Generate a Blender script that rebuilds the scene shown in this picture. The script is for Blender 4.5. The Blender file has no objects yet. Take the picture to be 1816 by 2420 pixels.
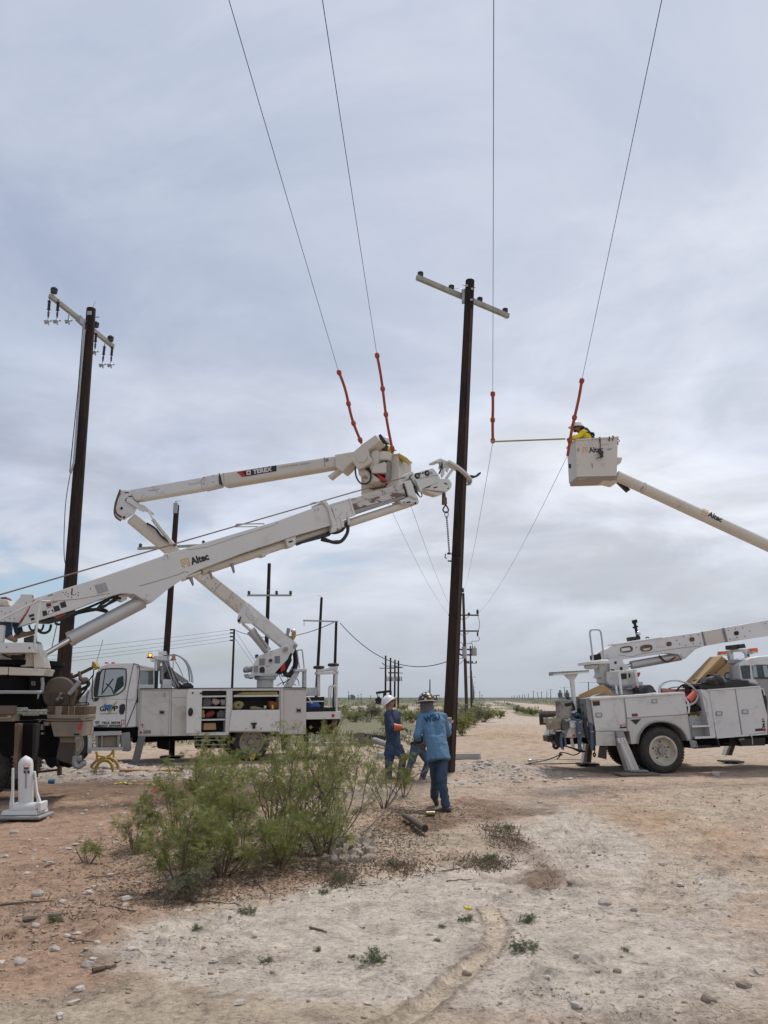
import bpy, bmesh, math, random
import numpy as np
from mathutils import Vector, Matrix, noise as mnoise
R = math.radians
sc = bpy.context.scene
COL = sc.collection
# ------------------------------------------------------------------ camera
TILT = R(14.07); FOC = 1748.0; CXP = 908.0; CYP = 1210.0; CH = 1.7
cam_d = bpy.data.cameras.new("camera"); cam = bpy.data.objects.new("camera", cam_d); COL.objects.link(cam)
cam.location = (0, 0, CH); cam.rotation_euler = (R(90) + TILT, 0, 0)
cam_d.sensor_fit = 'VERTICAL'; cam_d.sensor_height = 36.0; cam_d.sensor_width = 27.0
cam_d.lens = 36.0 * FOC / 2420.0; cam_d.clip_end = 9000; cam_d.clip_start = 0.05
sc.camera = cam
# ------------------------------------------------------------------ light
SUN_EL = R(62); SUN_AZ = R(28)      # azimuth measured from +Y towards +X
sd = bpy.data.lights.new("sun", 'SUN'); sd.energy = 2.6; sd.angle = R(9); sd.color = (1.0, .955, .89)
sun = bpy.data.objects.new("sun", sd); COL.objects.link(sun)
sdir = Vector((math.sin(SUN_AZ) * math.cos(SUN_EL), math.cos(SUN_AZ) * math.cos(SUN_EL), math.sin(SUN_EL)))
sun.rotation_euler = sdir.to_track_quat('Z', 'Y').to_euler()
w = bpy.data.worlds.new("World"); sc.world = w; w.use_nodes = True
nt = w.node_tree; nt.nodes.clear()
def N(t, ty, **kw):
    n = t.nodes.new(ty)
    for k, v in kw.items(): setattr(n, k, v)
    return n
def L(t, a, b): t.links.new(a, b)
def math_n(t, op, a, b=None, c=None, clamp=False):
    n = N(t, 'ShaderNodeMath', operation=op, use_clamp=clamp)
    for i, x in enumerate((a, b, c)):
        if x is None: continue
        if isinstance(x, (int, float)): n.inputs[i].default_value = x
        else: L(t, x, n.inputs[i])
    return n.outputs[0]
def ramp(t, fac, stops, interp='LINEAR'):
    n = N(t, 'ShaderNodeValToRGB'); cr = n.color_ramp; cr.interpolation = interp
    while len(cr.elements) > 1: cr.elements.remove(cr.elements[0])
    for i, (p, c) in enumerate(stops):
        e = cr.elements[0] if i == 0 else cr.elements.new(p)
        e.position = p; e.color = (c, c, c, 1) if isinstance(c, (int, float)) else (*c, 1)
    L(t, fac, n.inputs[0]); return n.outputs[0]
def mixc(t, f, a, b, bt='MIX'):
    n = N(t, 'ShaderNodeMix', data_type='RGBA', blend_type=bt, clamp_factor=True)
    if isinstance(f, (int, float)): n.inputs[0].default_value = f
    else: L(t, f, n.inputs[0])
    for i, x in ((6, a), (7, b)):
        if isinstance(x, tuple): n.inputs[i].default_value = (*x, 1)
        else: L(t, x, n.inputs[i])
    return n.outputs[2]
def noise(t, vec, scale, detail=4, rough=.5, dist=0, out=0):
    n = N(t, 'ShaderNodeTexNoise'); n.inputs['Scale'].default_value = scale
    n.inputs['Detail'].default_value = detail; n.inputs['Roughness'].default_value = rough
    n.inputs['Distortion'].default_value = dist
    if vec is not None: L(t, vec, n.inputs['Vector'])
    return n.outputs[out]
tc = N(nt, 'ShaderNodeTexCoord'); sp = N(nt, 'ShaderNodeSeparateXYZ'); L(nt, tc.outputs['Generated'], sp.inputs[0])
zz = math_n(nt, 'ADD', math_n(nt, 'MAXIMUM', sp.outputs[2], 0.0), .34)
cb = N(nt, 'ShaderNodeCombineXYZ')
L(nt, math_n(nt, 'DIVIDE', sp.outputs[0], zz), cb.inputs[0]); L(nt, math_n(nt, 'DIVIDE', sp.outputs[1], zz), cb.inputs[1])
sky = N(nt, 'ShaderNodeTexSky', sky_type='NISHITA', sun_disc=False, sun_elevation=SUN_EL, sun_rotation=SUN_AZ)
sky.air_density = 1.0; sky.dust_density = 2.5; sky.ozone_density = 1.2
mp = N(nt, 'ShaderNodeMapping'); L(nt, cb.outputs[0], mp.inputs[0]); mp.inputs['Scale'].default_value = (1.0, 1.0, 1); mp.inputs['Location'].default_value = (3.3, 1.4, 0)
n1 = noise(nt, mp.outputs[0], .8, 8, .62, .35)
mp2 = N(nt, 'ShaderNodeMapping'); L(nt, cb.outputs[0], mp2.inputs[0]); mp2.inputs['Scale'].default_value = (.8, 1.1, 1); mp2.inputs['Location'].default_value = (7.1, 5.2, 0)
n2 = noise(nt, mp2.outputs[0], 2.3, 11, .62, .6)
SK = 10.0
xs = sp.outputs[0]; zs = sp.outputs[2]
# cloud tone: soft mauve greys varying to brighter tops
cl = ramp(nt, math_n(nt, 'ADD', math_n(nt, 'MULTIPLY', n1, .5), math_n(nt, 'MULTIPLY', n2, .5)),
          [(.38, (.455, .505, .615)), (.46, (.515, .56, .665)), (.53, (.59, .625, .715)), (.63, (.68, .705, .77))])
lr = ramp(nt, math_n(nt, 'ADD', math_n(nt, 'MULTIPLY', xs, .9), .5), [(.0, (.64, .695, .785)), (.30, (.81, .845, .90)), (.60, (1.03, 1.03, 1.03)), (1.0, (1.10, 1.09, 1.07))])
cl = mixc(nt, 1.0, cl, lr, 'MULTIPLY')
# low band: grey towards the horizon
hz = ramp(nt, zs, [(.0, (.395, .43, .475)), (.07, (.45, .485, .535)), (.16, (.57, .60, .655)), (.30, (.63, .655, .72))])
cl = mixc(nt, ramp(nt, zs, [(.0, .92), (.12, .72), (.30, .25), (.45, 0.0)]), cl, hz)
# streaky bright and dark bars in the low sky
mp3 = N(nt, 'ShaderNodeMapping'); L(nt, tc.outputs['Generated'], mp3.inputs[0]); mp3.inputs['Scale'].default_value = (2.2, 2.2, 6.0); mp3.inputs['Location'].default_value = (.3, 0, .9)
n3 = noise(nt, mp3.outputs[0], 2.1, 7, .55, .4)
bars = ramp(nt, n3, [(.38, .84), (.47, .95), (.55, 1.09), (.65, 1.24)])
cl = mixc(nt, ramp(nt, zs, [(.0, .15), (.08, .6), (.2, 1.0), (.34, .55), (.48, .0)]), cl, mixc(nt, 1.0, cl, bars, 'MULTIPLY'))
cls = mixc(nt, 1.0, cl, (SK, SK, SK), 'MULTIPLY')
# openings where the blue shows, low on the left
gap = math_n(nt, 'MULTIPLY', ramp(nt, n3, [(.44, 1.0), (.54, 0.0)]), ramp(nt, zs, [(.03, 0.0), (.07, 1.0), (.17, .9), (.25, 0.0)]))
gap = math_n(nt, 'MULTIPLY', gap, ramp(nt, math_n(nt, 'ADD', xs, .5), [(.12, .9), (.42, .55), (.56, 0.0)]))
skyc = mixc(nt, 1.0, sky.outputs[0], (1.0, 1.15, 1.25), 'MULTIPLY')
bgc = mixc(nt, math_n(nt, 'MULTIPLY', gap, .9), cls, skyc)
bg = N(nt, 'ShaderNodeBackground'); bg.inputs[1].default_value = .104; L(nt, bgc, bg.inputs[0])
wo = N(nt, 'ShaderNodeOutputWorld'); L(nt, bg.outputs[0], wo.inputs[0])
sc.view_settings.view_transform = 'Standard'; sc.view_settings.look = 'None'
sc.view_settings.gamma = 1; sc.view_settings.use_curve_mapping = False; sc.view_settings.exposure = 0.12
sc.render.engine = 'CYCLES'; sc.cycles.max_bounces = 6; sc.cycles.transparent_max_bounces = 12

# ------------------------------------------------------------------ projection helpers (photo pixel -> point at a real distance)
ct, st = math.cos(TILT), math.sin(TILT)
def ray(u, v):
    a = (u - CXP) / FOC; b = (CYP - v) / FOC
    return Vector((a, ct - b * st, st + b * ct))
def at(u, v, Y):
    r = ray(u, v); k = Y / r.y
    return Vector((r.x * k, Y, CH + r.z * k))
def gnd(u, v, z=0.0):
    r = ray(u, v); k = (z - CH) / r.z
    return Vector((r.x * k, r.y * k, z))
def crop(x0, y0, s): return lambda x, y: (x0 + x / s, y0 + y / s)
cS = crop(0, 0, 1.0); cD1 = crop(0, 0, 1660 / 1816)
cA = crop(0, 1360, 3.32); cB = crop(150, 1500, 4.15); cC = crop(450, 1440, 4.15); cD = crop(240, 1000, 2.9643)
cE = crop(760, 980, 3.9524); cF = crop(1260, 1420, 2.9856); cG = crop(1260, 860, 2.9856); cH = crop(860, 1600, 5.1875)
cI = crop(60, 640, 5.9286); cJ = crop(940, 600, 5.5333); cK = crop(520, 1260, 2.5152); cL = crop(150, 1700, 2.075)
cM = crop(900, 1900, 1.8122); cN = crop(0, 1900, 1.8444); cO = crop(1000, 1600, 2.0343); cP = crop(0, 1380, 6.3846)
cQ = crop(970, 1620, 15.09); cR = crop(820, 1010, 11.067); cT = crop(0, 1560, 7.2174)
cSS = crop(1280, 1600, 8.3); cU = crop(1560, 1480, 6.4844); cV = crop(1060, 1380, 6.1429); cW = crop(1120, 1580, 7.5455)
cX = crop(340, 1520, 11.857); cY = crop(1380, 1480, 6.9167); cZ = crop(0, 1150, 6.3846)
def pts(s, C=None):
    o = []
    for q in s.split():
        a, b = q.split(','); a = float(a); b = float(b)
        o.append(C(a, b) if C else (a, b))
    return o
class Fr:
    "upright plane through two plan points; n counts metres behind it"
    def __init__(s, p0, p1):
        s.o = Vector((p0[0], p0[1], 0)); s.ex = (Vector((p1[0], p1[1], 0)) - s.o).normalized()
        s.ez = Vector((0, 0, 1)); s.ey = s.ez.cross(s.ex)
        if s.ey.y < 0: s.ey = -s.ey
    def hit(s, u, v, n=0.0):
        r = ray(u, v); c = Vector((0, 0, CH))
        k = ((s.o + s.ey * n) - c).dot(s.ey) / r.dot(s.ey)
        return c + r * k
    def sh(s, n):
        f = Fr((0, 0), (1, 0)); f.o = s.o + s.ey * n; f.ex = s.ex; f.ey = s.ey; f.ez = s.ez; return f
def frame_px(u0, Y0, u1, Y1, v=1648):
    a = at(u0, v, Y0); b = at(u1, v, Y1); return Fr(a, b)

# ------------------------------------------------------------------ mesh builder
class MB:
    def __init__(s): s.v = []; s.f = []; s.M = None
    def add(s, vs, fs):
        k = len(s.v)
        s.v += [tuple(s.M @ Vector(p)) if s.M else tuple(p) for p in vs]
        s.f += [tuple(i + k for i in f) for f in fs]
    def solid(s, a, b):
        "two matching rings of points -> closed solid"
        n = len(a); vs = list(a) + list(b)
        # orientation
        c = sum((Vector(p) for p in a), Vector()) / n; d = sum((Vector(p) for p in b), Vector()) / n - c
        nr = Vector()
        for i in range(n): nr += (Vector(a[i]) - c).cross(Vector(a[(i + 1) % n]) - c)
        if nr.dot(d) > 0: vs = list(reversed(a)) + list(reversed(b))
        fs = [tuple(range(n)), tuple(range(2 * n - 1, n - 1, -1))]
        for i in range(n):
            j = (i + 1) % n; fs.append((j, i, i + n, j + n))
        s.add(vs, fs)
    def pr(s, fr, C, p, n0, n1):
        "outline read off one face, given its own distance n0 and real thickness to n1"
        P = pts(p, C) if isinstance(p, str) else [C(*q) for q in p]
        a = [fr.hit(u, v, n0) for u, v in P]; s.solid(a, [q + fr.ey * (n1 - n0) for q in a]); return s
    def box(s, c, d, M=None):
        x, y, z = (q / 2 for q in d); c = Vector(c)
        vs = [Vector((i * x, j * y, k * z)) for i in (-1, 1) for j in (-1, 1) for k in (-1, 1)]
        vs = [(M @ q if M else q) + c for q in vs]
        s.add(vs, [(0, 1, 3, 2), (4, 6, 7, 5), (0, 4, 5, 1), (2, 3, 7, 6), (0, 2, 6, 4), (1, 5, 7, 3)]); return s
    def beam(s, p0, p1, w, h, w1=None, h1=None, up=(0, 0, 1)):
        p0 = Vector(p0); p1 = Vector(p1); d = (p1 - p0).normalized(); u = Vector(up)
        if abs(d.dot(u)) > .98: u = Vector((0, 1, 0))
        x = d.cross(u).normalized(); z = x.cross(d)
        w1 = w if w1 is None else w1; h1 = h if h1 is None else h1
        q = lambda p, w, h: [p + x * (i * w / 2) + z * (j * h / 2) for i, j in ((-1, -1), (1, -1), (1, 1), (-1, 1))]
        s.solid(q(p0, w, h), q(p1, w1, h1)); return s
    def tube(s, P, r, n=8, closed=False, cap=True):
        P = [Vector(p) for p in P]; m = len(P)
        rs = r if isinstance(r, (list, tuple)) else [r] * m
        vs = []; fs = []; prev = None
        for i in range(m):
            if closed: d = P[(i + 1) % m] - P[i - 1]
            else: d = P[min(i + 1, m - 1)] - P[max(i - 1, 0)]
            d.normalize()
            if prev is None:
                u = Vector((0, 0, 1)) if abs(d.z) < .9 else Vector((1, 0, 0)); x = d.cross(u).normalized()
            else:
                x = prev - d * prev.dot(d)
                x = x.normalized() if x.length > 1e-6 else d.orthogonal().normalized()
            prev = x; y = d.cross(x)
            for k in range(n):
                a = 2 * math.pi * k / n; vs.append(P[i] + (x * math.cos(a) + y * math.sin(a)) * rs[i])
        for i in range(m if closed else m - 1):
            j = (i + 1) % m
            for k in range(n):
                l = (k + 1) % n; fs.append((i * n + k, i * n + l, j * n + l, j * n + k))
        if cap and not closed: fs += [tuple(range(n - 1, -1, -1)), tuple(range((m - 1) * n, m * n))]
        s.add(vs, fs); return s
    def cyl(s, a, b, r, r1=None, n=20): return s.tube([a, b], [r, r if r1 is None else r1], n)
    def lathe(s, o, ax, prof, n=24, cap=True):
        "prof: (distance along axis, radius)"
        o = Vector(o); d = Vector(ax).normalized(); x = d.orthogonal().normalized(); y = d.cross(x); vs = []; fs = []
        for (h, r) in prof:
            for k in range(n):
                a = 2 * math.pi * k / n; vs.append(o + d * h + (x * math.cos(a) + y * math.sin(a)) * r)
        m = len(prof)
        for i in range(m - 1):
            for k in range(n):
                l = (k + 1) % n; fs.append((i * n + k, i * n + l, (i + 1) * n + l, (i + 1) * n + k))
        if cap: fs += [tuple(range(n - 1, -1, -1)), tuple(range((m - 1) * n, m * n))]
        s.add(vs, fs); return s
    def ball(s, c, r, sc_=(1, 1, 1), n=14, m=9, M=None):
        c = Vector(c); vs = []; fs = []
        for i in range(1, m):
            t = math.pi * i / m
            for k in range(n):
                a = 2 * math.pi * k / n
                q = Vector((math.sin(t) * math.cos(a) * sc_[0], math.sin(t) * math.sin(a) * sc_[1], math.cos(t) * sc_[2])) * r
                vs.append((M @ q if M else q) + c)
        t0 = Vector((0, 0, r * sc_[2])); b0 = Vector((0, 0, -r * sc_[2]))
        vs += [(M @ t0 if M else t0) + c, (M @ b0 if M else b0) + c]; T = len(vs) - 2; B = T + 1
        for k in range(n):
            l = (k + 1) % n; fs.append((T, k, l)); fs.append((B, (m - 2) * n + l, (m - 2) * n + k))
            for i in range(m - 2): fs.append((i * n + k, (i + 1) * n + k, (i + 1) * n + l, i * n + l))
        s.add(vs, fs); return s
    def out(s, name, mat, parent=None, bevel=0, smooth=False, seg=2, lab=None, local=False):
        me = bpy.data.meshes.new(name); me.from_pydata(s.v, [], s.f); me.materials.append(mat)
        if smooth:
            me.polygons.foreach_set('use_smooth', [True] * len(me.polygons))
            try: me.set_sharp_from_angle(angle=R(40))
            except Exception: pass
        o = bpy.data.objects.new(name, me); COL.objects.link(o)
        if parent:
            o.parent = parent
            if not local:
                p = parent; off = Vector()
                while p: off += p.location; p = p.parent
                o.matrix_parent_inverse = Matrix.Translation(-off) if parent.type == 'EMPTY' else Matrix()
        if bevel:
            m = o.modifiers.new('bevel', 'BEVEL'); m.width = bevel; m.segments = seg; m.limit_method = 'ANGLE'; m.angle_limit = R(35)
            m.harden_normals = False
        if lab: o['label'] = lab
        return o
def thing(name, label, cat, loc=(0, 0, 0), group=None):
    o = bpy.data.objects.new(name, None); COL.objects.link(o); o.location = loc; o.empty_display_size = .2
    o['label'] = label; o['category'] = cat
    if group: o['group'] = group
    return o
def tag(o, label, cat, group=None):
    o['label'] = label; o['category'] = cat
    if group: o['group'] = group
    return o
def dup(root, loc=None, rotz=None, label=None, group=None, scale=None):
    r = root.copy(); COL.objects.link(r)
    if loc is not None: r.location = loc
    if rotz is not None: r.rotation_euler = (r.rotation_euler[0], r.rotation_euler[1], rotz)
    if scale is not None: r.scale = scale if isinstance(scale, tuple) else (scale,) * 3
    if label: r['label'] = label
    if group: r['group'] = group
    for ch in list(root.children):
        c = ch.copy(); COL.objects.link(c); c.parent = r
        for g in ch.children: d = g.copy(); COL.objects.link(d); d.parent = c
    return r
def center(o):
    "move a top-level mesh's origin to its base"
    me = o.data; n = len(me.vertices); a = np.empty(n * 3); me.vertices.foreach_get('co', a); a = a.reshape(-1, 3)
    c = a.mean(0); c[2] = a[:, 2].min(); me.vertices.foreach_set('co', (a - c).ravel()); o.location = Vector(c); me.update(); return o
def smooth_path(P, k=6):
    P = [Vector(p) for p in P]; o = []
    for i in range(len(P) - 1):
        a = P[max(i - 1, 0)]; b = P[i]; c = P[i + 1]; d = P[min(i + 2, len(P) - 1)]
        for j in range(k):
            t = j / k
            o.append(.5 * ((2 * b) + (-a + c) * t + (2 * a - 5 * b + 4 * c - d) * t * t + (-a + 3 * b - 3 * c + d) * t ** 3))
    o.append(P[-1]); return o
def outs(b, name, mt, parent, bevel=0, smooth=False, cuts=None):
    "each solid collected in b becomes a part of its own"
    res = []; n = len(b.v); par = list(range(n))
    def find(i):
        while par[i] != i: par[i] = par[par[i]]; i = par[i]
        return i
    for f in b.f:
        for q in f[1:]:
            a, c_ = find(f[0]), find(q)
            if a != c_: par[c_] = a
    gr = {}
    for f in b.f: gr.setdefault(find(f[0]), []).append(f)
    for k, fs in gr.items():
        ids = sorted({i for f in fs for i in f}); mp_ = {i: j for j, i in enumerate(ids)}; m = MB(); m.v = [b.v[i] for i in ids]; m.f = [tuple(mp_[i] for i in f) for f in fs]
        res.append(m.out(name, mt, parent, bevel, smooth))
    return res
def text(s, fr_or_mat, size, mat, name, parent, bold=0.0, width=None, shear=0):
    "lettering as flat mesh; fr_or_mat = 4x4 placing text baseline-left"
    cu = bpy.data.curves.new(name, 'FONT'); cu.body = s; cu.size = size; cu.extrude = .0012; cu.offset = bold; cu.shear = shear
    cu.resolution_u = 3
    to = bpy.data.objects.new(name, cu); COL.objects.link(to)
    dg = bpy.context.evaluated_depsgraph_get(); dg.update()
    me = bpy.data.meshes.new_from_object(to.evaluated_get(dg)); bpy.data.objects.remove(to)
    a = np.empty(len(me.vertices) * 3); me.vertices.foreach_get('co', a); a = a.reshape(-1, 3)
    wd = a[:, 0].max() - a[:, 0].min(); a[:, 0] -= a[:, 0].min()
    if width: a[:, 0] *= width / wd
    b = MB(); b.M = fr_or_mat
    b.add([Vector(q) for q in a], [tuple(p.vertices) for p in me.polygons]); bpy.data.meshes.remove(me)
    return b.out(name, mat, parent)
def tmat(fr, C, p0, p1, n):
    "matrix whose x axis runs p0->p1 on the plane, z towards the viewer"
    a = fr.hit(*C(*p0), n); b = fr.hit(*C(*p1), n); x = (b - a).normalized(); z = -fr.ey; y = z.cross(x)
    m = Matrix(((x.x, y.x, z.x, a.x), (x.y, y.y, z.y, a.y), (x.z, y.z, z.z, a.z), (0, 0, 0, 1)))
    return m, (b - a).length

# ------------------------------------------------------------------ materials
MT = {}
def mat(name, c, rough=.5, metal=0, c2=None, s=6, amt=.5, bump=0, bs=60, spec=None, stretch=None, dirt=None, ds=2.0, da=(.5, .72), coat=0):
    if name in MT: return MT[name]
    m = bpy.data.materials.new(name); m.use_nodes = True; t = m.node_tree; bs_ = t.nodes['Principled BSDF']
    bs_.inputs['Roughness'].default_value = rough; bs_.inputs['Metallic'].default_value = metal
    if spec is not None: bs_.inputs['Specular IOR Level'].default_value = spec
    if coat: bs_.inputs['Coat Weight'].default_value = coat
    co = N(t, 'ShaderNodeTexCoord').outputs['Object']
    if stretch:
        q = N(t, 'ShaderNodeMapping'); q.inputs['Scale'].default_value = stretch; L(t, co, q.inputs[0]); vec = q.outputs[0]
    else: vec = co
    c2 = c2 or tuple(x * .8 for x in c)
    col = mixc(t, math_n(t, 'MULTIPLY', ramp(t, noise(t, vec, s, 6, .6), [(.35, 0), (.68, 1)]), amt), c, c2)
    if dirt:
        f = ramp(t, noise(t, co, ds, 8, .68, .6), [(da[0], 0), (da[1], 1)])
        col = mixc(t, f, col, dirt)
        L(t, math_n(t, 'ADD', math_n(t, 'MULTIPLY', f, .3), rough, clamp=True), bs_.inputs['Roughness'])
    L(t, col, bs_.inputs['Base Color'])
    if bump:
        b = N(t, 'ShaderNodeBump'); b.inputs['Strength'].default_value = bump; b.inputs['Distance'].default_value = .01
        L(t, noise(t, vec, bs, 5, .6), b.inputs['Height']); L(t, b.outputs[0], bs_.inputs['Normal'])
    MT[name] = m; return m
WHITE = mat('white_paint', (.62, .62, .61), .5, c2=(.55, .55, .54), s=1.3, dirt=(.36, .31, .25), ds=2.1, da=(.52, .80), bump=.15, bs=25)
WHITE2 = mat('white_paint_clean', (.66, .66, .65), .42, c2=(.60, .60, .59), s=2, dirt=(.40, .35, .29), ds=2.7, da=(.54, .78), coat=.1)
DUSTY = mat('dusty_white_panel', (.55, .535, .505), .5, c2=(.48, .455, .42), s=1.1, dirt=(.33, .28, .22), ds=1.6, da=(.50, .80))
BEIGE = mat('beige_fiberglass', (.60, .56, .49), .42, c2=(.53, .49, .42), s=1.5, dirt=(.33, .25, .18), ds=2.6, da=(.60, .80))
TAN = mat('tan_dusty_panel', (.25, .205, .155), .65, c2=(.19, .155, .115), s=3, dirt=(.17, .14, .11), ds=3, da=(.5, .75))
GREYP = mat('grey_metal', (.30, .30, .30), .45, .3, c2=(.22, .22, .22), s=5, dirt=(.25, .21, .17), ds=4)
ALU = mat('aluminium', (.50, .51, .52), .35, .7, c2=(.40, .40, .41), s=8)
CHROME = mat('chrome', (.7, .7, .7), .12, 1.0, c2=(.6, .6, .6))
CYLP = mat('cylinder_grey', (.48, .48, .47), .33, .25, c2=(.40, .40, .39), s=3, dirt=(.34, .30, .25), ds=3, da=(.56, .8))
DARK = mat('dark_steel', (.022, .022, .024), .6, .2, c2=(.04, .036, .03), s=6, dirt=(.075, .058, .044), ds=5, da=(.55, .85), spec=.2)
BLACK = mat('black_plastic', (.012, .012, .013), .45, c2=(.02, .02, .02), s=8)
RUBBER = mat('rubber', (.022, .021, .02), .8, c2=(.06, .052, .043), s=9, amt=.8, bump=.4, bs=90)
HOSE = mat('black_hose', (.014, .014, .015), .55, c2=(.03, .028, .025), s=20, bump=.3, bs=200)
POLE = mat('creosote_wood', (.045, .036, .033), .85, c2=(.012, .009, .008), s=3.2, amt=1, bump=1.0, bs=14, stretch=(9, 9, .35), dirt=(.058, .036, .026), ds=1.1, da=(.44, .74), spec=.15)
POLE2 = mat('creosote_wood_brown', (.075, .046, .034), .85, c2=(.028, .019, .016), s=3.2, amt=1, bump=1.0, bs=14, stretch=(9, 9, .35), dirt=(.10, .066, .048), ds=1.1, da=(.5, .8))
ARM = mat('fiberglass_crossarm', (.33, .335, .30), .55, c2=(.27, .275, .25), s=4, dirt=(.22, .20, .16), ds=6)
ARMW = mat('weathered_wood_arm', (.10, .07, .055), .85, c2=(.06, .045, .035), s=5)
INS = mat('insulator_grey', (.045, .045, .048), .3, c2=(.03, .03, .032), s=10)
GALV = mat('galvanised', (.36, .37, .38), .4, .7, c2=(.25, .25, .26), s=14)
ORHOSE = mat('orange_line_guard', (.36, .065, .035), .5, c2=(.25, .042, .025), s=6, dirt=(.10, .035, .025), ds=7, da=(.58, .85))
ORANGE = mat('bright_orange', (.80, .14, .03), .5)
YELLOW = mat('yellow_plastic', (.72, .52, .03), .5, c2=(.55, .38, .03), s=6)
YELHOSE = mat('yellow_hose', (.34, .29, .10), .7, c2=(.22, .18, .07), s=8)
YELSTEEL = mat('yellow_steel', (.42, .27, .05), .6, c2=(.30, .19, .05), s=9, dirt=(.20, .14, .08), ds=7)
RED = mat('red_plastic', (.48, .02, .02), .4, c2=(.33, .02, .02), s=5)
PINK = mat('pink_flag_cloth', (.85, .10, .16), .6)
BLUE = mat('blue_plastic', (.03, .10, .38), .5, c2=(.02, .06, .25), s=7)
BLUEW = mat('blue_cloth', (.05, .13, .33), .8, c2=(.03, .08, .2), s=9)
RUST = mat('rusty_steel', (.14, .085, .055), .75, .1, c2=(.08, .05, .035), s=6, dirt=(.21, .15, .10), ds=4, bump=.5, bs=40)
REEL = mat('rusty_reel', (.105, .060, .030), .7, .15, c2=(.05, .032, .02), s=4, dirt=(.14, .10, .07), ds=3.5)
CARD = mat('cardboard', (.40, .26, .13), .8, c2=(.33, .21, .10), s=3)
TARP = mat('black_tarp', (.018, .018, .02), .38, c2=(.05, .05, .055), s=6)
CANVAS = mat('tan_canvas', (.31, .26, .19), .85, c2=(.2, .16, .11), s=8, bump=.5, bs=40)
GREYC = mat('grey_cloth', (.12, .115, .115), .9, c2=(.075, .07, .07), s=14, bump=.5, bs=60)
WOOD = mat('timber', (.33, .20, .09), .7, c2=(.22, .13, .06), s=4, stretch=(1, 1, 6))
OLDWOOD = mat('grey_timber', (.20, .165, .13), .85, c2=(.13, .10, .08), s=6)
TANK = mat('transformer_grey', (.33, .35, .35), .45, c2=(.27, .28, .28), s=5)
TANKR = mat('rust_stained_tank', (.36, .35, .32), .6, c2=(.28, .26, .23), s=3, dirt=(.15, .06, .025), ds=3.2, da=(.50, .66))
AMBER = mat('amber_lens', (.75, .16, .02), .25)
REDLENS = mat('red_lens', (.55, .02, .015), .25)
INKB = mat('black_decal', (.016, .016, .018), .5)
INKG = mat('gold_decal', (.62, .36, .06), .5)
INKR = mat('red_decal', (.50, .02, .03), .5)
INKW = mat('white_decal', (.72, .72, .70), .5)
INKGR = mat('grey_decal', (.20, .20, .21), .5)
INKBL = mat('blue_decal', (.03, .15, .42), .5)
INKY = mat('yellow_decal', (.55, .55, .08), .5)
DENIM = mat('denim', (.024, .045, .078), .88, c2=(.050, .082, .13), s=5, amt=.8, bump=.6, bs=50)
DENIM2 = mat('light_denim', (.075, .105, .150), .88, c2=(.04, .06, .095), s=5, amt=.8, bump=.6, bs=50)
NAVY = mat('navy_coverall_cloth', (.028, .052, .098), .88, c2=(.018, .033, .062), s=7, amt=.8, bump=.6, bs=45)
SHIRTB = mat('blue_shirt_cloth', (.10, .20, .31), .85, c2=(.07, .145, .24), s=4, amt=.6, bump=.6, bs=30)
YELSH = mat('yellow_shirt_cloth', (.80, .66, .02), .8, c2=(.6, .48, .02), s=7)
VEST = mat('dark_harness_cloth', (.035, .045, .065), .85, c2=(.02, .025, .04), s=8)
SKIN = mat('skin', (.30, .145, .09), .5, c2=(.23, .10, .065), s=9)
HAIR = mat('dark_hair', (.018, .013, .011), .7)
HATW = mat('white_hard_hat_shell', (.70, .70, .68), .3, c2=(.6, .6, .58), s=6)
HATB = mat('brown_hard_hat_shell', (.045, .022, .020), .45, c2=(.03, .015, .013), s=9)
HATRIM = mat('worn_hat_brim', (.34, .30, .27), .6, c2=(.25, .22, .2), s=9)
BOOT = mat('brown_leather', (.075, .045, .035), .6, c2=(.12, .08, .06), s=10)
BOOTT = mat('tan_leather', (.33, .19, .10), .65, c2=(.24, .14, .08), s=10)
GLOVE = mat('grey_work_glove', (.26, .24, .21), .85, c2=(.12, .11, .10), s=14)
GLOVEO = mat('orange_rubber_glove', (.50, .12, .03), .5, c2=(.38, .08, .02), s=8)
GLOVEB = mat('black_rubber_glove', (.015, .015, .016), .5)
GOLDCAN = mat('gold_can', (.22, .17, .09), .35, .6)
UNDER = mat('shade_black_underside', (.007, .007, .008), .75, c2=(.016, .013, .011), s=6, spec=.12)  # near-black: the shade beneath the trucks is put into this colour
LEGG = mat('dark_grey_paint', (.13, .135, .14), .5, c2=(.09, .09, .095), s=5)
DIRTCL = mat('dirt_clod', (.33, .265, .205), .95, c2=(.24, .185, .14), s=9, bump=.8, bs=30)
STONE = mat('pale_stone', (.46, .41, .36), .9, c2=(.34, .28, .23), s=7, bump=.7, bs=25)
TWIG = mat('dead_twig', (.17, .135, .105), .9, c2=(.10, .075, .055), s=18)
BARK = mat('mesquite_bark', (.13, .098, .072), .9, c2=(.06, .043, .033), s=18)
def leafmat(name, a, b, c):
    m = bpy.data.materials.new(name); m.use_nodes = True; t = m.node_tree; p = t.nodes['Principled BSDF']
    co = N(t, 'ShaderNodeTexCoord').outputs['Object']
    col = mixc(t, ramp(t, noise(t, co, 3.0, 4, .6), [(.35, 0), (.65, 1)]), a, b)
    col = mixc(t, ramp(t, noise(t, co, 26.0, 2, .5), [(.52, 0), (.72, 1)]), col, c)
    L(t, col, p.inputs['Base Color']); p.inputs['Roughness'].default_value = .6
    tr = N(t, 'ShaderNodeBsdfTranslucent'); L(t, col, tr.inputs[0])
    mx = N(t, 'ShaderNodeMixShader'); mx.inputs[0].default_value = .35
    L(t, p.outputs[0], mx.inputs[1]); L(t, tr.outputs[0], mx.inputs[2]); L(t, mx.outputs[0], t.nodes['Material Output'].inputs[0])
    return m
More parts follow.
